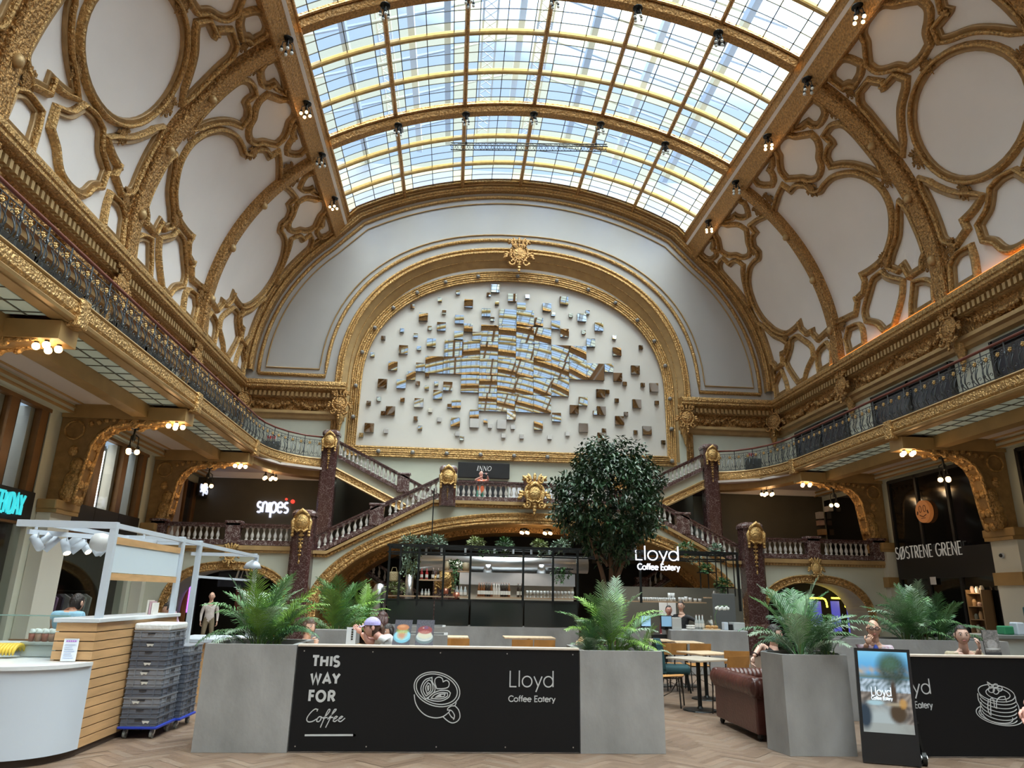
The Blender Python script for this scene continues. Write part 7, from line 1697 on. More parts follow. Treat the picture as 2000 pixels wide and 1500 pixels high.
# ---- bushes and trailing ivy on the bar frame
ivy_m = [leafmat('ivy_pale', (.16, .23, .16)), leafmat('ivy_green', (.05, .13, .04)), leafmat('ivy_yellow', (.22, .27, .10))]
def leaf(mb, q, l, ll, wr=.4):
    w = l.cross(Vector((rp.uniform(-.5, .5), rp.uniform(-.5, .5), 1))); w = (w.normalized() if w.length > .01 else Vector((1, 0, 0)))*ll*wr
    mb.add([q, q+l*ll*.5+w, q+l*ll, q+l*ll*.5-w], [(0, 3, 2, 1)])
def bush(px, py, r, n, label, m, y=None, flat=.75, narrow=.35):
    c = F(px, py, y or YC+.2); mb = MB()
    for k in range(n):
        d = Vector((rp.gauss(0, 1), rp.gauss(0, 1), abs(rp.gauss(0, 1))-.3)).normalized(); q = c+Vector((d.x*r, d.y*r*.8, d.z*r*flat))*rp.uniform(.3, 1); leaf(mb, q, (d+Vector((0, 0, -.3))).normalized(), rp.uniform(.05, .09), narrow)
    mb.lathe([(.05, 0), (.075, .1)], 8, (c.x, c.y, F(px, py, y or YC+.2).z-r*.55))
    o = mb.build('leafy_plant', m); return tag(o, label, 'plant', 'leafy plants on the bar frame')
for k, (px, r, m) in enumerate([(800, .26, 0), (828, .2, 0), (853, .25, 0), (930, .21, 2), (985, .22, 1), (1054, .19, 2), (1095, .24, 0), (1340, .26, 1), (1398, .2, 0)]):
    bush(px, 1058+(px-760)*.026, r, 260, '%s leafy plant from the ivy end on top of the bar frame' % ordinal(k), ivy_m[m])
bush(889, 1106, .2, 240, 'bright green plant between the two vases on the upper bar shelf', ivy_m[1]); bush(1378, 1113, .18, 200, 'fern in the upper hanging tray by the newel', ivy_m[1], YC-.1); bush(1412, 1142, .2, 220, 'fern in the lower hanging tray by the newel', ivy_m[1], YC-.1)
bush(772, 1150, .25, 260, 'leafy plant low at the ivy end of the bar', ivy_m[2])
for px0, px1, py in ((1364, 1394, 1117), (1398, 1432, 1146)): a, b = F(px0, py, YC-.1), F(px1, py, YC-.1); mb = MB(); mb.box(a.x, YC-.22, a.z-.025, b.x, YC+.02, a.z); tag(mb.build('hanging_tray', blackmetal), '%s black hanging plant tray by the marble newel' % ('upper' if px0 < 1390 else 'lower'), 'tray')
def ivy(px, py, w, drop, n, label, m, y=None):
    c = F(px, py, y or YC+.1); mb = MB()
    for k in range(n):
        x = c.x+rp.uniform(-w, w); q = Vector((x, c.y+rp.uniform(-.12, .12), c.z)); dl = drop*rp.uniform(.4, 1.0); ph = rp.uniform(0, 6)
        pts = [q+Vector((.03*sin(ph+i*.9), .02*cos(ph+i), -dl*i/8)) for i in range(9)]; mb.tube(pts, .004, 3)
        for i in range(int(dl/.035)): f = i*.035/dl*8; a = pts[min(7, int(f))].lerp(pts[min(8, int(f)+1)], f % 1); leaf(mb, a, Vector((rp.uniform(-1, 1), rp.uniform(-1, 1), -.6)).normalized(), rp.uniform(.04, .07), .42)
    o = mb.build('trailing_ivy', m); return tag(o, label, 'plant', 'trailing ivy hanging from the bar frame')
ivy(805, 1066, .22, .75, 26, 'thick pale ivy trailing at the corner of the bar frame', ivy_m[0]); ivy(806, 1095, .16, .45, 16, 'second tier of ivy trailing over the short bottle shelf', ivy_m[2]); ivy(889, 1112, .08, .6, 10, 'green ivy trailing down between the vases', ivy_m[1])
ivy(1096, 1108, .22, .42, 22, 'ivy trailing from a shelf behind the tree trunk', ivy_m[1]); ivy(960, 1074, .5, .22, 18, 'short row of trailing leaves under the bar rail', ivy_m[1]); ivy(1070, 1076, .25, .2, 10, 'trailing leaves under the bar rail near the tree', ivy_m[0]); ivy(1350, 1085, .3, .22, 12, 'trailing leaves under the rail beside the backlit name', ivy_m[0])
ivy(1410, 1147, .14, .3, 10, 'thin ivy hanging from the lower tray by the newel', ivy_m[1], YC-.1)
p = F(1096, 1110); mb = MB(); mb.box(p.x-.3, YC+.0, p.z-.03, p.x+.3, YC+.25, p.z); tag(mb.build('plant_shelf', blackmetal), 'short black plant shelf behind the tree trunk', 'shelf')
# ================================================================== PEOPLE
skinm = {k: M('skin_'+k, c, .5, var=(12, .06)) for k, c in {'fair': (.74, .47, .37), 'tan': (.60, .36, .26), 'pink': (.74, .40, .33), 'brown': (.3, .18, .12)}.items()}
hairm = {k: M('hair_'+k, c, .5, bump=(60, .4), stretch=(1, 1, .2)) for k, c in {'dark': (.018, .012, .010), 'brown': (.075, .035, .02), 'auburn': (.05, .015, .012), 'blond': (.42, .28, .13), 'grey': (.2, .18, .17)}.items()}
eyew, eyed, lipm = M('eye_white', (.7, .68, .65), .3), M('eye_dark', (.02, .015, .012), .2), M('lips', (.42, .14, .12), .45)
def cloth(n, c, r=.75): return M('cloth_'+n, c, r, var=(9, .12), bump=(18, .25))
def head_rows(c, f, up, s, nu=20, nv=14):
    """skull with jaw, nose, brow and sockets: rows from crown to chin; f faces forward"""
    f = Vector(f).normalized(); up = Vector(up).normalized(); side = f.cross(up).normalized(); f = up.cross(side); rows = []
    for j in range(nv+1):
        v = pi*(j+.02)/(nv+.04); row = []
        for k in range(nu):
            a = 2*pi*k/nu; x = sin(v)*cos(a); y = sin(v)*sin(a); z = cos(v)     # x forward, y side
            fx = x*.098; sy = y*.076; uz = z*.118
            low = max(0, -z); sy *= 1-.28*low*low; fx *= (1-.10*low) if x > 0 else (1-.38*low)
            if x > 0:
                fr = max(0, cos(a))**10; fx += .017*fr*math.exp(-((z+.14)/.15)**2)                 # nose
                fx += .006*math.exp(-((z-.28)/.14)**2)*max(0, cos(a))**2                            # brow
                for e in (-1, 1): fx -= .010*math.exp(-((a-2*pi*(a > pi))-e*.42)**2/.05)*math.exp(-((z-.06)/.13)**2)   # sockets
                fx += .007*math.exp(-((z+.52)/.10)**2)*max(0, cos(a))**6+.008*math.exp(-((z+.86)/.16)**2)*max(0, cos(a))**4  # mouth, chin
            row.append(c+(f*fx+side*sy+up*uz)*s)
        rows.append(row)
    return rows, f, side, up
def person(label, J, mats, face, up=(0, 0, 1), hair='short', hm='dark', group=None, sleeve=.6, glasses=False, cap=None, name='person', hs=1.0, legs=True, face_paint=True, R_=1.0, hands=(1, 1), fingers=None):
    """J: joint -> world point; mats = (skin, top, bottom, shoes)"""
    J = {k: Vector(v) for k, v in J.items()}
    base = Vector((J['pelvis'].x, J['pelvis'].y, min(v.z for v in J.values())))
    t = thing(name, label, 'mannequin' if name == 'mannequin' else 'person', base, group)
    V = ['pelvis', 'waist', 'chest', 'neckb', 'neck']; E = [('pelvis', 'waist'), ('waist', 'chest'), ('chest', 'neckb'), ('neckb', 'neck')]
    rad = {'pelvis': (.15, .12), 'waist': (.125, .10), 'chest': (.15, .11), 'neckb': (.075, .07), 'neck': (.052, .052)}
    J.setdefault('waist', J['pelvis'].lerp(J['chest'], .5)); J['neckb'] = J['chest'].lerp(J['head'], .36); J['neck'] = J['chest'].lerp(J['head'], .66)
    for s_ in 'lr':
        for a, b, r in (('sho', 'chest', (.066, .066)), ('elb', 'sho', (.043, .043)), ('wri', 'elb', (.029, .026))):
            V.append(s_+a); rad[s_+a] = r; E.append((s_+b if b != 'chest' else b, s_+a))
        if legs:
            for a, b, r in (('hip', 'pelvis', (.095, .095)), ('kne', 'hip', (.062, .062)), ('ank', 'kne', (.042, .042)), ('toe', 'ank', (.042, .034))):
                if s_+a in J: V.append(s_+a); rad[s_+a] = r; E.append((s_+b if b != 'pelvis' else b, s_+a))
    me = bpy.data.meshes.new('body'); me.from_pydata([tuple(J[v]-base) for v in V], [(V.index(a), V.index(b)) for a, b in E], [])
    o = bpy.data.objects.new('body', me); COL.objects.link(o)
    md = o.modifiers.new('s', 'SKIN'); md.use_smooth_shade = True; sb = o.modifiers.new('d', 'SUBSURF'); sb.levels = sb.render_levels = 2
    for i, v in enumerate(V): me.skin_vertices[0].data[i].radius = tuple(x*R_ for x in rad[v]); me.skin_vertices[0].data[i].use_root = (i == 0)
    dg = bpy.context.evaluated_depsgraph_get(); dg.update(); ev = o.evaluated_get(dg); m2 = ev.to_mesh()
    mb = MB(); mb.s = True; vs = [v.co+base for v in m2.vertices]
    def seg(p, a, b):
        d = b-a; u = max(0, min(1, (p-a).dot(d)/max(1e-9, d.length_squared))); return (p-a-d*u).length, u
    grp = {0: [], 1: [], 2: [], 3: []}
    for f in m2.polygons:
        c = sum((vs[i] for i in f.vertices), Vector())/len(f.vertices); best = min(E, key=lambda e: seg(c, J[e[0]], J[e[1]])[0]-rad[e[1]][0]*.3); u = seg(c, J[best[0]], J[best[1]])[1]; n = best[1]
        if n in ('waist', 'chest'): k = 1
        elif n == 'neckb': k = 1 if u < .55 and sleeve >= 0 else 0
        elif n == 'neck': k = 0
        elif n[1:] == 'sho': k = 1 if sleeve >= 0 or u < .45 else 0
        elif n[1:] == 'elb': k = 1 if u < sleeve else 0
        elif n[1:] == 'wri': k = 1 if u < sleeve-1 else 0
        elif n[1:] in ('hip', 'kne'): k = 2
        elif n[1:] == 'ank': k = 2 if u < .85 else 3
        else: k = 3
        grp[k].append(list(f.vertices))
    b0 = len(mb.v); mb.v += vs
    for k in grp:
        for f in grp[k]: mb.f.append([b0+i for i in f]); mb.fm.append(k); mb.fs.append(True); mb.fc.append(None)
    ev.to_mesh_clear(); bpy.data.objects.remove(o)
    # head joined to the neck
    H = J['head']; rows, f, side, upv = head_rows(H, face, up, hs); mb.m = 0
    mb.grid(rows, closed=True); mb.add(rows[0], [tuple(range(len(rows[0])))]); mb.add(rows[-1], [tuple(reversed(range(len(rows[-1]))))])
    mb.tube([J['neckb'], J['neck'].lerp(H-upv*.06*hs, .5), H-upv*.05*hs-f*.015], [.055, .05, .05], 10)
    for e in (-1, 1):
        mb.m = 0; mb.ball(H+(side*e*.078-f*.008+upv*.0)*hs, (.012*hs, .022*hs, .032*hs), 7, 5, Matrix((side, f, upv)).transposed())
        if face_paint:
            mb.m = 4; mb.ball(H+(side*e*.032+f*.083+upv*.012)*hs, .0108*hs, 8, 6); mb.m = 5; mb.ball(H+(side*e*.032+f*.0895+upv*.012)*hs, .0068*hs, 6, 5)
            mb.tube([H+(side*e*.016+f*.098+upv*.032)*hs, H+(side*e*.034+f*.094+upv*.037)*hs, H+(side*e*.05+f*.082+upv*.03)*hs], .0035*hs, 4)
    if face_paint: mb.m = 6; mb.ball(H+(f*.094-upv*.058)*hs, (.022*hs, .008*hs, .007*hs), 8, 5, Matrix((side, f, upv)).transposed())
    # hands
    for q, s_ in enumerate('lr'):
        if not hands[q]: continue
        mb.m = 0; w = J[s_+'wri']; d = (w-J[s_+'elb']).normalized(); hd = J.get(s_+'hand'); d = (Vector(hd)-w).normalized() if hd else d
        pn = d.cross(Vector((0, 0, 1))); pn = pn.normalized() if pn.length > .1 else Vector((1, 0, 0)); ac = pn.cross(d).normalized(); sgn = 1 if s_ == 'l' else -1
        R = Matrix((ac, d, pn)).transposed(); mb.ball(w+d*.045, (.036, .052, .017), 8, 6, R)
        for i in range(4):
            l = (.062, .072, .068, .052)[i]; b_ = w+d*.083+ac*(.027-.018*i); c1 = d*.85+pn*.4*sgn; c2 = d*.35+pn*.9*sgn
            mb.tube([b_, b_+c1*l*.5, b_+c1*l*.5+c2*l*.5], [.0095, .0085, .007], 6)
        mb.tube([w+d*.03+ac*.03, w+d*.055+ac*.055+pn*.01*sgn, w+d*.085+ac*.058+pn*.025*sgn], [.011, .0095, .008], 6)
    body = mb.build('body', [mats[0], mats[1], mats[2], mats[3], eyew, eyed, lipm], t)
    # hair
    if hair != 'bald' and not (cap and hair == 'none'):
        hb = MB(); hb.s = True
        rws, f, side, upv = head_rows(H, face, up, hs*1.085)
        keep = []
        for j, r in enumerate(rws[:-1]):
            for k in range(len(r)):
                l = (k+1) % len(r); c = (r[k]+r[l]+rws[j+1][k]+rws[j+1][l])/4-H; x, z = c.dot(f)/hs, c.dot(upv)/hs
                lim = (.078 if hair in ('bun', 'tail') else .062) if x > .045 else .012 if x > .0 else -.075 if hair in ('short', 'bun') else -.10
                if hair == 'thin' and x > -.02: lim = .2
                if z > lim: keep.append([r[k], rws[j+1][k], rws[j+1][l], r[l]])
        for q in keep: hb.add(q, [(0, 1, 2, 3)])
        if hair == 'bun': hb.ball(H+(-f*.10+upv*.06)*hs, .045*hs, 10, 7)
        if hair == 'tail': hb.tube([H+(-f*.09+upv*.04)*hs, H+(-f*.13-upv*.02)*hs, H+(-f*.12-upv*.14)*hs, H+(-f*.10-upv*.24)*hs], [.03, .035, .03, .008], 8)
        if hair == 'long':
            for e in (-1.0, -.6, -.2, .2, .6, 1.0): hb.tube([H+(-f*(.05+.03*(1-abs(e)))+side*e*.075+upv*.05)*hs, H+(-f*(.07+.03*(1-abs(e)))+side*e*.085-upv*.06)*hs, H+(-f*(.08+.03*(1-abs(e)))+side*e*.09-upv*.2)*hs, H+(-f*.08+side*e*.08-upv*.36)*hs, H+(-f*.07+side*e*.06-upv*.44)*hs], [.035, .04, .042, .036, .008], 8)
        if hair == 'bob':
            for e in (-1, 1): hb.tube([H+(side*e*.07+upv*.06+f*.02)*hs, H+(side*e*.083-upv*.01)*hs, H+(side*e*.075-upv*.09-f*.01)*hs], [.02, .03, .015], 8)
        hb.build('hair', hairm[hm], t)
    if cap:
        cb = MB(); cb.s = True
        cb.grid([[H+(f*.108*sin(v)*cos(a)+side*.09*sin(v)*sin(a)+upv*(.035+.098*cos(v)))*hs for a in [2*pi*k/18 for k in range(18)]] for v in [.02+pi/2*i/6 for i in range(7)]], closed=True)
        cb.grid([[H+(f*(.09+.085*w*cos(a))+side*.085*sin(a)*(1-.2*w)+upv*(.035-.022*w))*hs for a in [-1.2+2.4*k/10 for k in range(11)]] for w in (0, .35, .7, 1)]); cb.build('cap', cap, t)
    if glasses:
        gb = MB()
        for e in (-1, 1):
            gb.tube([H+(side*(e*.034+.024*cos(a))+f*.106+upv*(.010+.018*sin(a)))*hs for a in [2*pi*k/14 for k in range(14)]], .004, 5, closed=True); gb.tube([H+(side*e*.058+f*.10+upv*.012)*hs, H+(side*e*.082-f*.005+upv*.012)*hs], .004, 5)
        gb.tube([H+(side*-.011+f*.108+upv*.012)*hs, H+(side*.011+f*.108+upv*.012)*hs], .004, 5); gb.build('glasses', black, t)
    return t
def seated(head, az, seat=None, lean=.08, arms=None, k=1.0):
    """joints of a sitting figure; az: direction faced (0 = towards the viewer, 90 = towards +X)"""
    a = radians(az); fw = Vector((sin(a), -cos(a), 0)); sd_ = Vector((cos(a), sin(a), 0)); h = Vector(head); up = Vector((0, 0, 1))
    ch = h-up*(.325-.34*max(0, lean-.1))*k-fw*lean*.5; pe = h-up*(.74-.15*max(0, lean-.1))*k-fw*(lean+.03)
    J = {'head': h, 'chest': ch, 'pelvis': pe}
    for s_, g in (('l', 1), ('r', -1)):
        J[s_+'sho'] = ch+sd_*g*.175*k+up*.085*k; J[s_+'elb'] = J[s_+'sho']+(-up*.24+fw*.10+sd_*g*.05)*k; J[s_+'wri'] = J[s_+'elb']+(fw*.22-up*.02-sd_*g*.08)*k
        J[s_+'hip'] = pe+sd_*g*.10*k-up*.03; J[s_+'kne'] = J[s_+'hip']+fw*.40*k+sd_*g*.05; J[s_+'ank'] = J[s_+'kne']-up*max(.1, (J[s_+'kne'].z-.08)); J[s_+'toe'] = J[s_+'ank']+fw*.15*k-up*.03
    for kk, v in (arms or {}).items(): J[kk] = Vector(v)
    return J, fw, sd_
def standing(head, az, k=1.0, arms=None, floor=0):
    a = radians(az); fw = Vector((sin(a), -cos(a), 0)); sd_ = Vector((cos(a), sin(a), 0)); h = Vector(head); up = Vector((0, 0, 1)); H_ = (h.z+.12-floor); k = H_/1.75
    ch = h-up*.36*k; pe = h-up*.72*k; J = {'head': h, 'chest': ch, 'pelvis': pe}
    for s_, g in (('l', 1), ('r', -1)):
        J[s_+'sho'] = ch+sd_*g*.18*k+up*.09*k; J[s_+'elb'] = J[s_+'sho']+(-up*.28+sd_*g*.07)*k; J[s_+'wri'] = J[s_+'elb']+(-up*.24+fw*.08)*k
        J[s_+'hip'] = pe+sd_*g*.09*k-up*.04; J[s_+'kne'] = Vector((J[s_+'hip'].x, J[s_+'hip'].y, floor+.48*k))+fw*.03+sd_*g*.03; J[s_+'ank'] = Vector((J[s_+'kne'].x, J[s_+'kne'].y, floor+.09))-fw*.03; J[s_+'toe'] = J[s_+'ank']+fw*.15-up*.045
    for kk, v in (arms or {}).items(): J[kk] = Vector(v)
    return J, fw, sd_
shoe = M('dark_shoes', (.03, .03, .03), .5); jean = cloth('dark_jeans', (.05, .06, .10)); blackc = cloth('black', (.012, .012, .014)); whitec = cloth('white', (.66, .67, .68))
def stool_under(J, n_):
    p = J['pelvis']; z = p.z-.16
    if z < .2: return
    dup(ch0, (p.x, p.y, 0), None, n_) if False else None
# 1 bare shouldered woman
h = at(603, 1225, Y=10.3); J, fw, s_ = seated(h, 55, arms={'rwri': at(606, 1256, Y=9.95), 'relb': at(585, 1262, Y=10.15)})
person('woman with bare shoulders and pale top seated by the partition', J, (skinm['fair'], cloth('pale_strap_top', (.62, .58, .52)), jean, shoe), (.75, -.66, 0), hair='bob', hm='brown', sleeve=-.6)
# 2 woman in cap
h = at(727, 1226, Y=9.6); J, fw, s_ = seated(h, -88, lean=.42, arms={'relb': at(716, 1254, Y=9.62), 'rwri': at(713, 1234, Y=9.6), 'rhand': at(717, 1222, Y=9.62), 'lelb': at(717, 1250, Y=9.95), 'lwri': at(705, 1236, Y=9.9)})
person('woman in lavender cap and white T-shirt eating with a raised hand', J, (skinm['pink'], whitec, jean, shoe), (-1, -.12, -.12), hair='tail', hm='brown', sleeve=.7, cap=cloth('lavender', (.42, .38, .72)))
# 3 long hair
h = at(747, 1212, Y=10.6); J, fw, s_ = seated(h, 150); person('woman with long dark auburn hair seen from behind the woman in the cap', J, (skinm['tan'], cloth('dark_auburn_top', (.06, .02, .02)), jean, shoe), (.4, .9, 0), hair='long', hm='auburn')
# 4 child
h = at(758, 1235, Y=10.1); J, fw, s_ = seated(h, -60, k=.8); person('dark haired child in a green patterned shirt beside the burger board', J, (skinm['tan'], cloth('green_pattern', (.06, .13, .09)), jean, shoe), (-.7, -.7, -.05), hair='bob', hm='dark', hs=.9, R_=.85)
# 5 man with glasses
h = at(1706, 1229, Y=9.4); J, fw, s_ = seated(h, -28, arms={'relb': at(1688, 1268, Y=9.5), 'rwri': at(1694, 1258, Y=9.35), 'rhand': at(1698, 1248, Y=9.33)})
pt = person('grey haired man with glasses in a white checked shirt over blue', J, (skinm['tan'], M('white_check_cloth', (.55, .50, .55), .8, var=(38, .5), col2=(.36, .10, .20), mid=.62), jean, shoe), (-.42, -.9, -.05), hair='thin', hm='grey', sleeve=1.6, glasses=True)
mb = MB(); mb.s = True; c = J['chest']; mb.ball(c+fw*.085+Vector((0, 0, -.02)), (.045, .05, .16), 10, 7); mb.build('undershirt', cloth('royal_blue', (.03, .06, .33)), pt)
# 6 woman in beige
h = at(1879, 1241, Y=8.8); J, fw, s_ = seated(h, -22, arms={'lelb': at(1908, 1288, Y=8.75), 'lwri': at(1913, 1268, Y=8.6), 'lhand': at(1912, 1256, Y=8.58)})
person('woman in a beige top with tied back dark hair gesturing by the grey photo board', J, (skinm['fair'], cloth('beige', (.40, .33, .22)), jean, shoe), (-.42, -.9, 0), hair='bun', hm='dark', sleeve=.75)
# 7, 8 baristas
h = at(1330, 1184, Y=17.5); J, fw, s_ = standing(h, -25, arms={'lelb': at(1358, 1212, Y=17.3), 'lwri': at(1372, 1220, Y=17.0)})
person('barista in black behind the coffee counter', J, (skinm['tan'], blackc, blackc, shoe), (-.5, -.8, -.25), hair='tail', hm='dark', sleeve=1.2)
h = at(1306, 1192, Y=18.2); J, fw, s_ = standing(h, -10); person('second barista half hidden behind the dark till screen', J, (skinm['pink'], cloth('dark_red', (.2, .02, .03)), blackc, shoe), (-.1, -.95, -.1), hair='bun', hm='dark', sleeve=1.5)
# 9 figure on the sofa
h = at(1512, 1238, Y=9.75); e_ = at(1487, 1258, Y=9.72); w_ = at(1472, 1283, Y=9.62)
J, fw, s_ = seated(h, 60, arms={'rsho': at(1496, 1272, Y=9.72), 'relb': e_, 'rwri': w_, 'rhand': w_+Vector((-.03, -.02, -.08))})
sp = person('person in black on the leather sofa with a bracelet on the raised forearm', J, (skinm['fair'], blackc, blackc, shoe), (.8, -.5, 0), hair='bob', hm='dark', sleeve=.3)
mb = MB(); d = (w_-e_).normalized(); u = d.orthogonal().normalized(); v = d.cross(u); c = e_.lerp(w_, .82); mb.tube([c+(u*cos(a)+v*sin(a))*.034 for a in [2*pi*k/16 for k in range(16)]], .006, 6, closed=True); mb.build('bracelet', black, sp)
# 10 man in white shirt under the archway
h = at(414, 1165, Y=22.0); J, fw, s_ = standing(h, 20); person('man in a white shirt standing in the shop archway', J, (skinm['tan'], cloth('off_white', (.56, .50, .47)), cloth('khaki', (.2, .16, .1)), shoe), (.1, -.9, -.35), hair='thin', hm='dark', sleeve=1.9)
# 11 kiosk worker from behind
h = at(150, 1178, Y=10.2); J, fw, s_ = standing(h, 165, arms={'chest': h+Vector((-.03, -.12, -.22)), 'lsho': h+Vector((-.2, -.1, -.15)), 'rsho': h+Vector((.15, -.14, -.15))}); person('kiosk worker in a light blue tank top seen from behind', J, (skinm['tan'], cloth('light_blue', (.25, .45, .58)), jean, shoe), (.2, .85, -.5), hair='short', hm='dark', sleeve=0)
# 12 bending figure in mauve
h = at(331, 1191, Y=11.9); J, fw, s_ = standing(h, -80, arms={'chest': at(341, 1200, Y=11.9)}); person('person in a mauve shirt bending down behind the kiosk ledge', J, (skinm['tan'], cloth('mauve', (.42, .26, .33)), jean, shoe), (-.8, -.2, -.6), hair='short', hm='dark', sleeve=1.2)
# 13 man on the landing
h = at(940, 926, Y=27.0); J, fw, s_ = standing(h, 12, floor=4.5, arms={'lelb': at(954, 938, Y=26.9), 'lwri': at(951.5, 929, Y=26.7), 'relb': at(929, 937, Y=26.85), 'rwri': at(944, 930, Y=26.7)})
mp = person('man in an orange vest on the stair landing holding up a phone', J, (skinm['pink'], cloth('orange', (.75, .16, .06)), cloth('green_shorts', (.08, .3, .22)), shoe), (.25, -.95, 0), hair='bald', sleeve=0)
c = at(947.5, 928, Y=26.6); mb = MB(); mb.bbox(c.x-.09, 26.62, c.z-.05, c.x+.09, 26.64, c.z+.06, .008); o = mb.build('mobile_phone', black); tag(o, 'dark phone held up by the man in the orange vest', 'phone')
# 15, 16 partly seen guests
h = at(667, 1213, Y=12.4); J, fw, s_ = seated(h, 60); person('guest whose half face shows beside the green palm', J, (skinm['pink'], cloth('grey_tee', (.3, .3, .3)), jean, shoe), (.6, -.8, 0), hair='short', hm='dark')
h = at(1139, 1262, Y=9.9); J, fw, s_ = seated(h, 190, k=.8); person('blond haired child seen from behind next to the barrier end planter', J, (skinm['fair'], cloth('straw_tee', (.4, .3, .2)), jean, shoe), (.1, .95, -.3), hair='bob', hm='blond', R_=.85)
# 14 passer-by whose hand enters the view
w_ = at(1999, 1398, Y=5.2); h = Vector((w_.x+.42, 5.35, 1.58)); J, fw, s_ = standing(h, -90, arms={'rwri': w_+Vector((.03, 0, .06)), 'rhand': w_+Vector((-.0, 0, -.1)), 'relb': w_+Vector((.22, .0, .28)), 'rsho': Vector((w_.x+.42, 5.2, 1.36))})
person('passer-by at the edge whose pink hand shows before the pancake barrier', J, (skinm['pink'], cloth('pink_sleeve', (.5, .12, .18)), jean, shoe), (-1, 0, 0), hair='short', hm='brown', sleeve=1.2)
# mannequins in the shop window
mann = M('mannequin_white', (.55, .54, .52), .4)
for k, (px, py, Y, top, bot) in enumerate(((17, 1142, 16.2, cloth('striped', (.6, .1, .1)), cloth('navy_shorts', (.03, .04, .12))), (29, 1150, 15.7, cloth('pale_tee', (.5, .45, .42)), cloth('blue_shorts', (.05, .07, .22))))):
    h = at(px, py, X=-12.7); J, fw, s_ = standing(h, 100); person('white mannequin in %s in the shop window beside the kiosk' % ['a striped top', 'a pale top and blue shorts'][k], J, (mann, top, bot, mann), (1, -.3, 0), hair='bald', name='mannequin', face_paint=False, group='mannequins in the shop window')
# clothes rack, lit screen and ceiling tubes inside the shop
t = thing('clothes_rail', 'black clothes rail inside the shop behind the kiosk', 'rail', (-12.9, 20.4, 0)); mb = MB(); mb.tube([(-12.9, 18.7, 0), (-12.9, 18.7, 1.5), (-12.9, 22.2, 1.5), (-12.9, 22.2, 0)], .015, 6); mb.build('rail', blackmetal, t)
for k, (y, c) in enumerate([(18.9, (.5, .48, .45)), (19.2, (.05, .05, .06)), (19.6, (.55, .5, .5)), (20.1, (.35, .2, .36)), (20.4, (.1, .08, .12)), (20.75, (.5, .48, .5)), (21.1, (.2, .2, .22)), (21.6, (.55, .6, .58)), (21.9, (.45, .5, .5))]):
    t = thing('hanging_garment', '%s garment from the white post on the clothes rail' % ordinal(k), 'garment', (-12.9, y, .7), 'garments on the clothes rail'); mb = MB(); mb.prism([(-13.12, 1.32), (-12.95, 1.42), (-12.85, 1.42), (-12.68, 1.32), (-12.72, .75), (-13.08, .72)], y-.04, y+.05, 'xz'); mb.build('cloth', cloth('garment_%d' % k, c), t); mb = MB(); mb.tube([(-12.9, y, 1.42), (-12.9, y, 1.5), (-12.88, y, 1.52)], .005, 4); mb.build('hanger', blackmetal, t)
p = at(180, 1125, X=-14.48); t = thing('video_screen', 'dim blue video screen inside the shop behind the kiosk', 'screen', p); mb = MB(); sheet(mb, (-14.48, p.y-1.0, p.z-.9), (-14.48, p.y+1.3, p.z-.9), (-14.48, p.y-1.0, p.z+.5), 16, 12, lambda u, v: mixc((.005, .01, .03), (.05, .09, .28), nz_(u*2, v*2, 3)*.9)); mb.build('display', vcol('dim_blue_display', .3, .9), t); mb = MB(); mb.box(-14.5, p.y-1.05, p.z-.95, -14.482, p.y+1.35, p.z+.55); mb.build('housing', black, t)
for k, (y, z) in enumerate(((15.0, 2.75), (15.9, 2.78), (19.4, 2.72), (20.2, 2.76))): mb = MB(); mb.cyl((-13.8, y, z), (-12.8, y+.15, z), .025, n=8); tag(mb.build('ceiling_tube', M('pink_white_tube_%d' % k, (1, .8, .7), .4, emit=(1, .72, .6, 5))), '%s pinkish light tube under the shop ceiling from the viewer' % ordinal(k), 'light tube', 'light tubes under the shop ceiling')
xm = M('pale_timber', (.22, .18, .12), .6)
for k, y in enumerate((15.7, 20.9)):
    t = thing('cross_braced_post', ['pale timber post with cross braces in the mannequin window', 'pale timber post with cross braces behind the clothes rail'][k], 'post', (-13.4, y, 0)); mb = MB(); mb.bar((-13.4, y, 0), (-13.4, y, 2.95), .12); mb.build('post', xm, t); mb = MB(); mb.bar((-13.5, y-.9, .3), (-13.5, y, 2.7), .12); mb.bar((-13.5, y-.9, 2.6), (-13.5, y, .5), .12); mb.build('brace', xm, t)
# ================================================================== OUTSIDE THE SKYLIGHT, LIGHTING TRUSS
roofw = M('white_roof_steel', (.62, .66, .70), .5); roofg = M('grey_roof_steel', (.30, .35, .42), .5)
for k, x in enumerate((-7.4, -5.0, -3.6, -.6, 2.4, 4.9, 7.3)):
    z = 23.4-.09*abs(x)*abs(x)*.5+.6; mb = MB(); mb.box(x-.13, YF, z, x+.13, 31, z+.35); o = mb.build('roof_beam', roofw if k % 2 else roofg); tag(o, '%s long outer roof beam above the skylight from the kiosk side' % ordinal(k), 'roof beam', 'outer roof beams above the skylight')
for k, x in enumerate((-6.2, -1.9, .3)):
    z = 23.6; t = thing('lattice_truss', 'white lattice roof truss above the skylight, %s' % ['over its kiosk edge', 'short of its middle', 'over its middle'][k], 'truss', (x, 7, z), 'lattice trusses above the skylight')
    mb = MB(); 
    for dx in (-.28, .28): mb.box(x+dx-.04, YF, z, x+dx+.04, 31, z+.08)
    mb.build('chord', roofw, t); mb = MB(); y = 2.0
    while y < 30: mb.bar((x-.28, y, z+.04), (x+.28, y+.55, z+.04), .035); mb.bar((x+.28, y, z+.04), (x-.28, y+.55, z+.04), .035); y += .55
    mb.build('lacing', roofw, t)
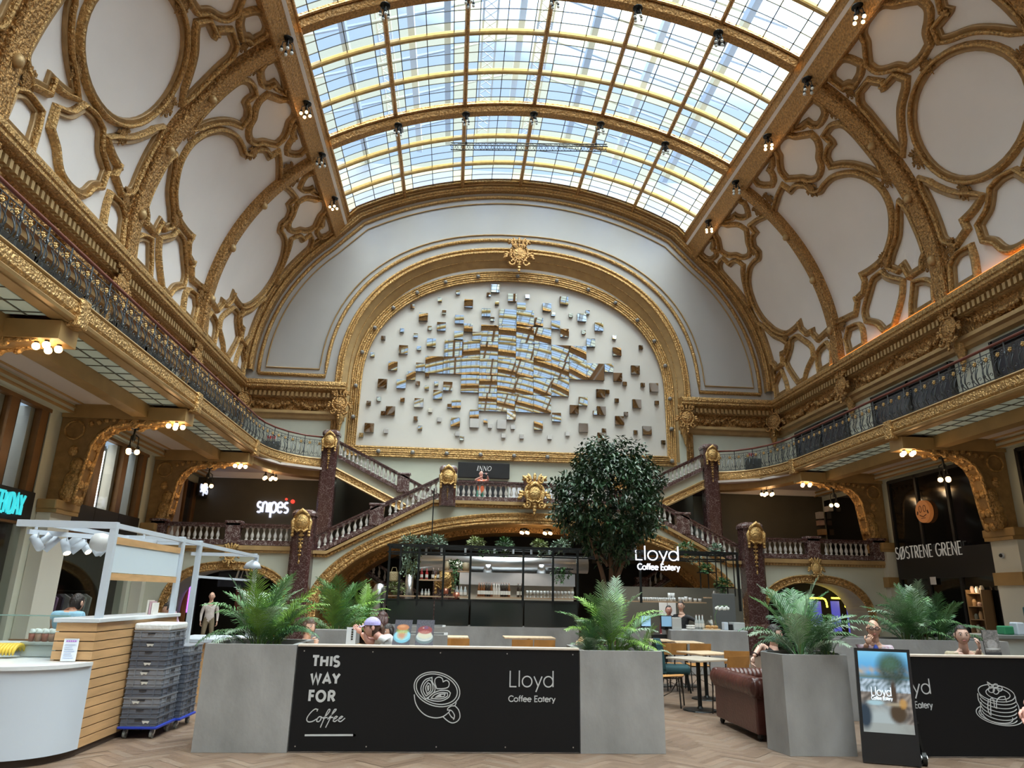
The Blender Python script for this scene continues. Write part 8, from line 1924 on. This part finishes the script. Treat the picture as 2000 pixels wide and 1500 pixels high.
for k in range(12):
    y = 4.2+2.3*k; mb = MB(); mb.bar((-9, y, 21.9), (0, y, 25.1), .09); mb.bar((0, y, 25.1), (9, y, 21.9), .09); o = mb.build('roof_rafter', roofg); tag(o, '%s pair of outer roof rafters above the skylight, counting towards the far wall' % ordinal(k), 'rafter', 'outer roof rafters above the skylight')
a, b = at(880, 284, Y=24.9), at(1186, 299, Y=24.3); a.z = b.z = (a.z+b.z)/2+.05
t = thing('lighting_truss', 'long black lattice lighting truss hanging below the skylight', 'truss', (a+b)/2)
d = (b-a).normalized(); h = Vector((0, 0, .22)); sdv = d.cross(Vector((0, 0, 1)))*.16
ch_ = [a+sdv, a-sdv, a+h]; n = 26
mb = MB()
for c in ch_: mb.tube([c, c+(b-a)], .024, 5)
mb.build('chord', blackmetal, t); mb = MB()
for i in range(n):
    p, q = i/n, (i+1)/n
    for u, v in ((0, 2), (1, 2), (0, 1)): mb.tube([ch_[u]+(b-a)*p, ch_[v]+(b-a)*(p+q)/2, ch_[u]+(b-a)*q], .011, 4)
mb.build('lacing', blackmetal, t)
for f in (.1, .93): p = a+(b-a)*f+h; mb = MB(); mb.tube([p, (p.x, p.y, zsky(p.x)-.3)], .016, 5); mb.ball(p, (.05, .05, .08), 6, 5); mb.build('suspension', blackmetal, t)
for k, (px, py, Y) in enumerate(((781, 219, 24.6), (1297, 254, 24.6), (1405, 26, 18.6))):
    p = at(px, py, Y=Y); t = thing('ceiling_speaker', 'white box with a black round opening on the skylight, %s' % ['kiosk side', 'lower sofa side', 'upper sofa side'][k], 'speaker', p, 'white speaker boxes on the skylight')
    z = zsky(p.x)-.10; mb = MB(); mb.bbox(p.x-.19, Y-.2, z-.06, p.x+.19, Y+.2, z+.03, .01); mb.build('box', M('speaker_box_blue_white', (.5, .58, .68), .4) if 'speaker_box_blue_white' not in bpy.data.materials else bpy.data.materials['speaker_box_blue_white'], t); mb = MB(); mb.cyl((p.x, Y, z-.10), (p.x, Y, z-.055), .12, n=16); mb.build('opening', black, t)
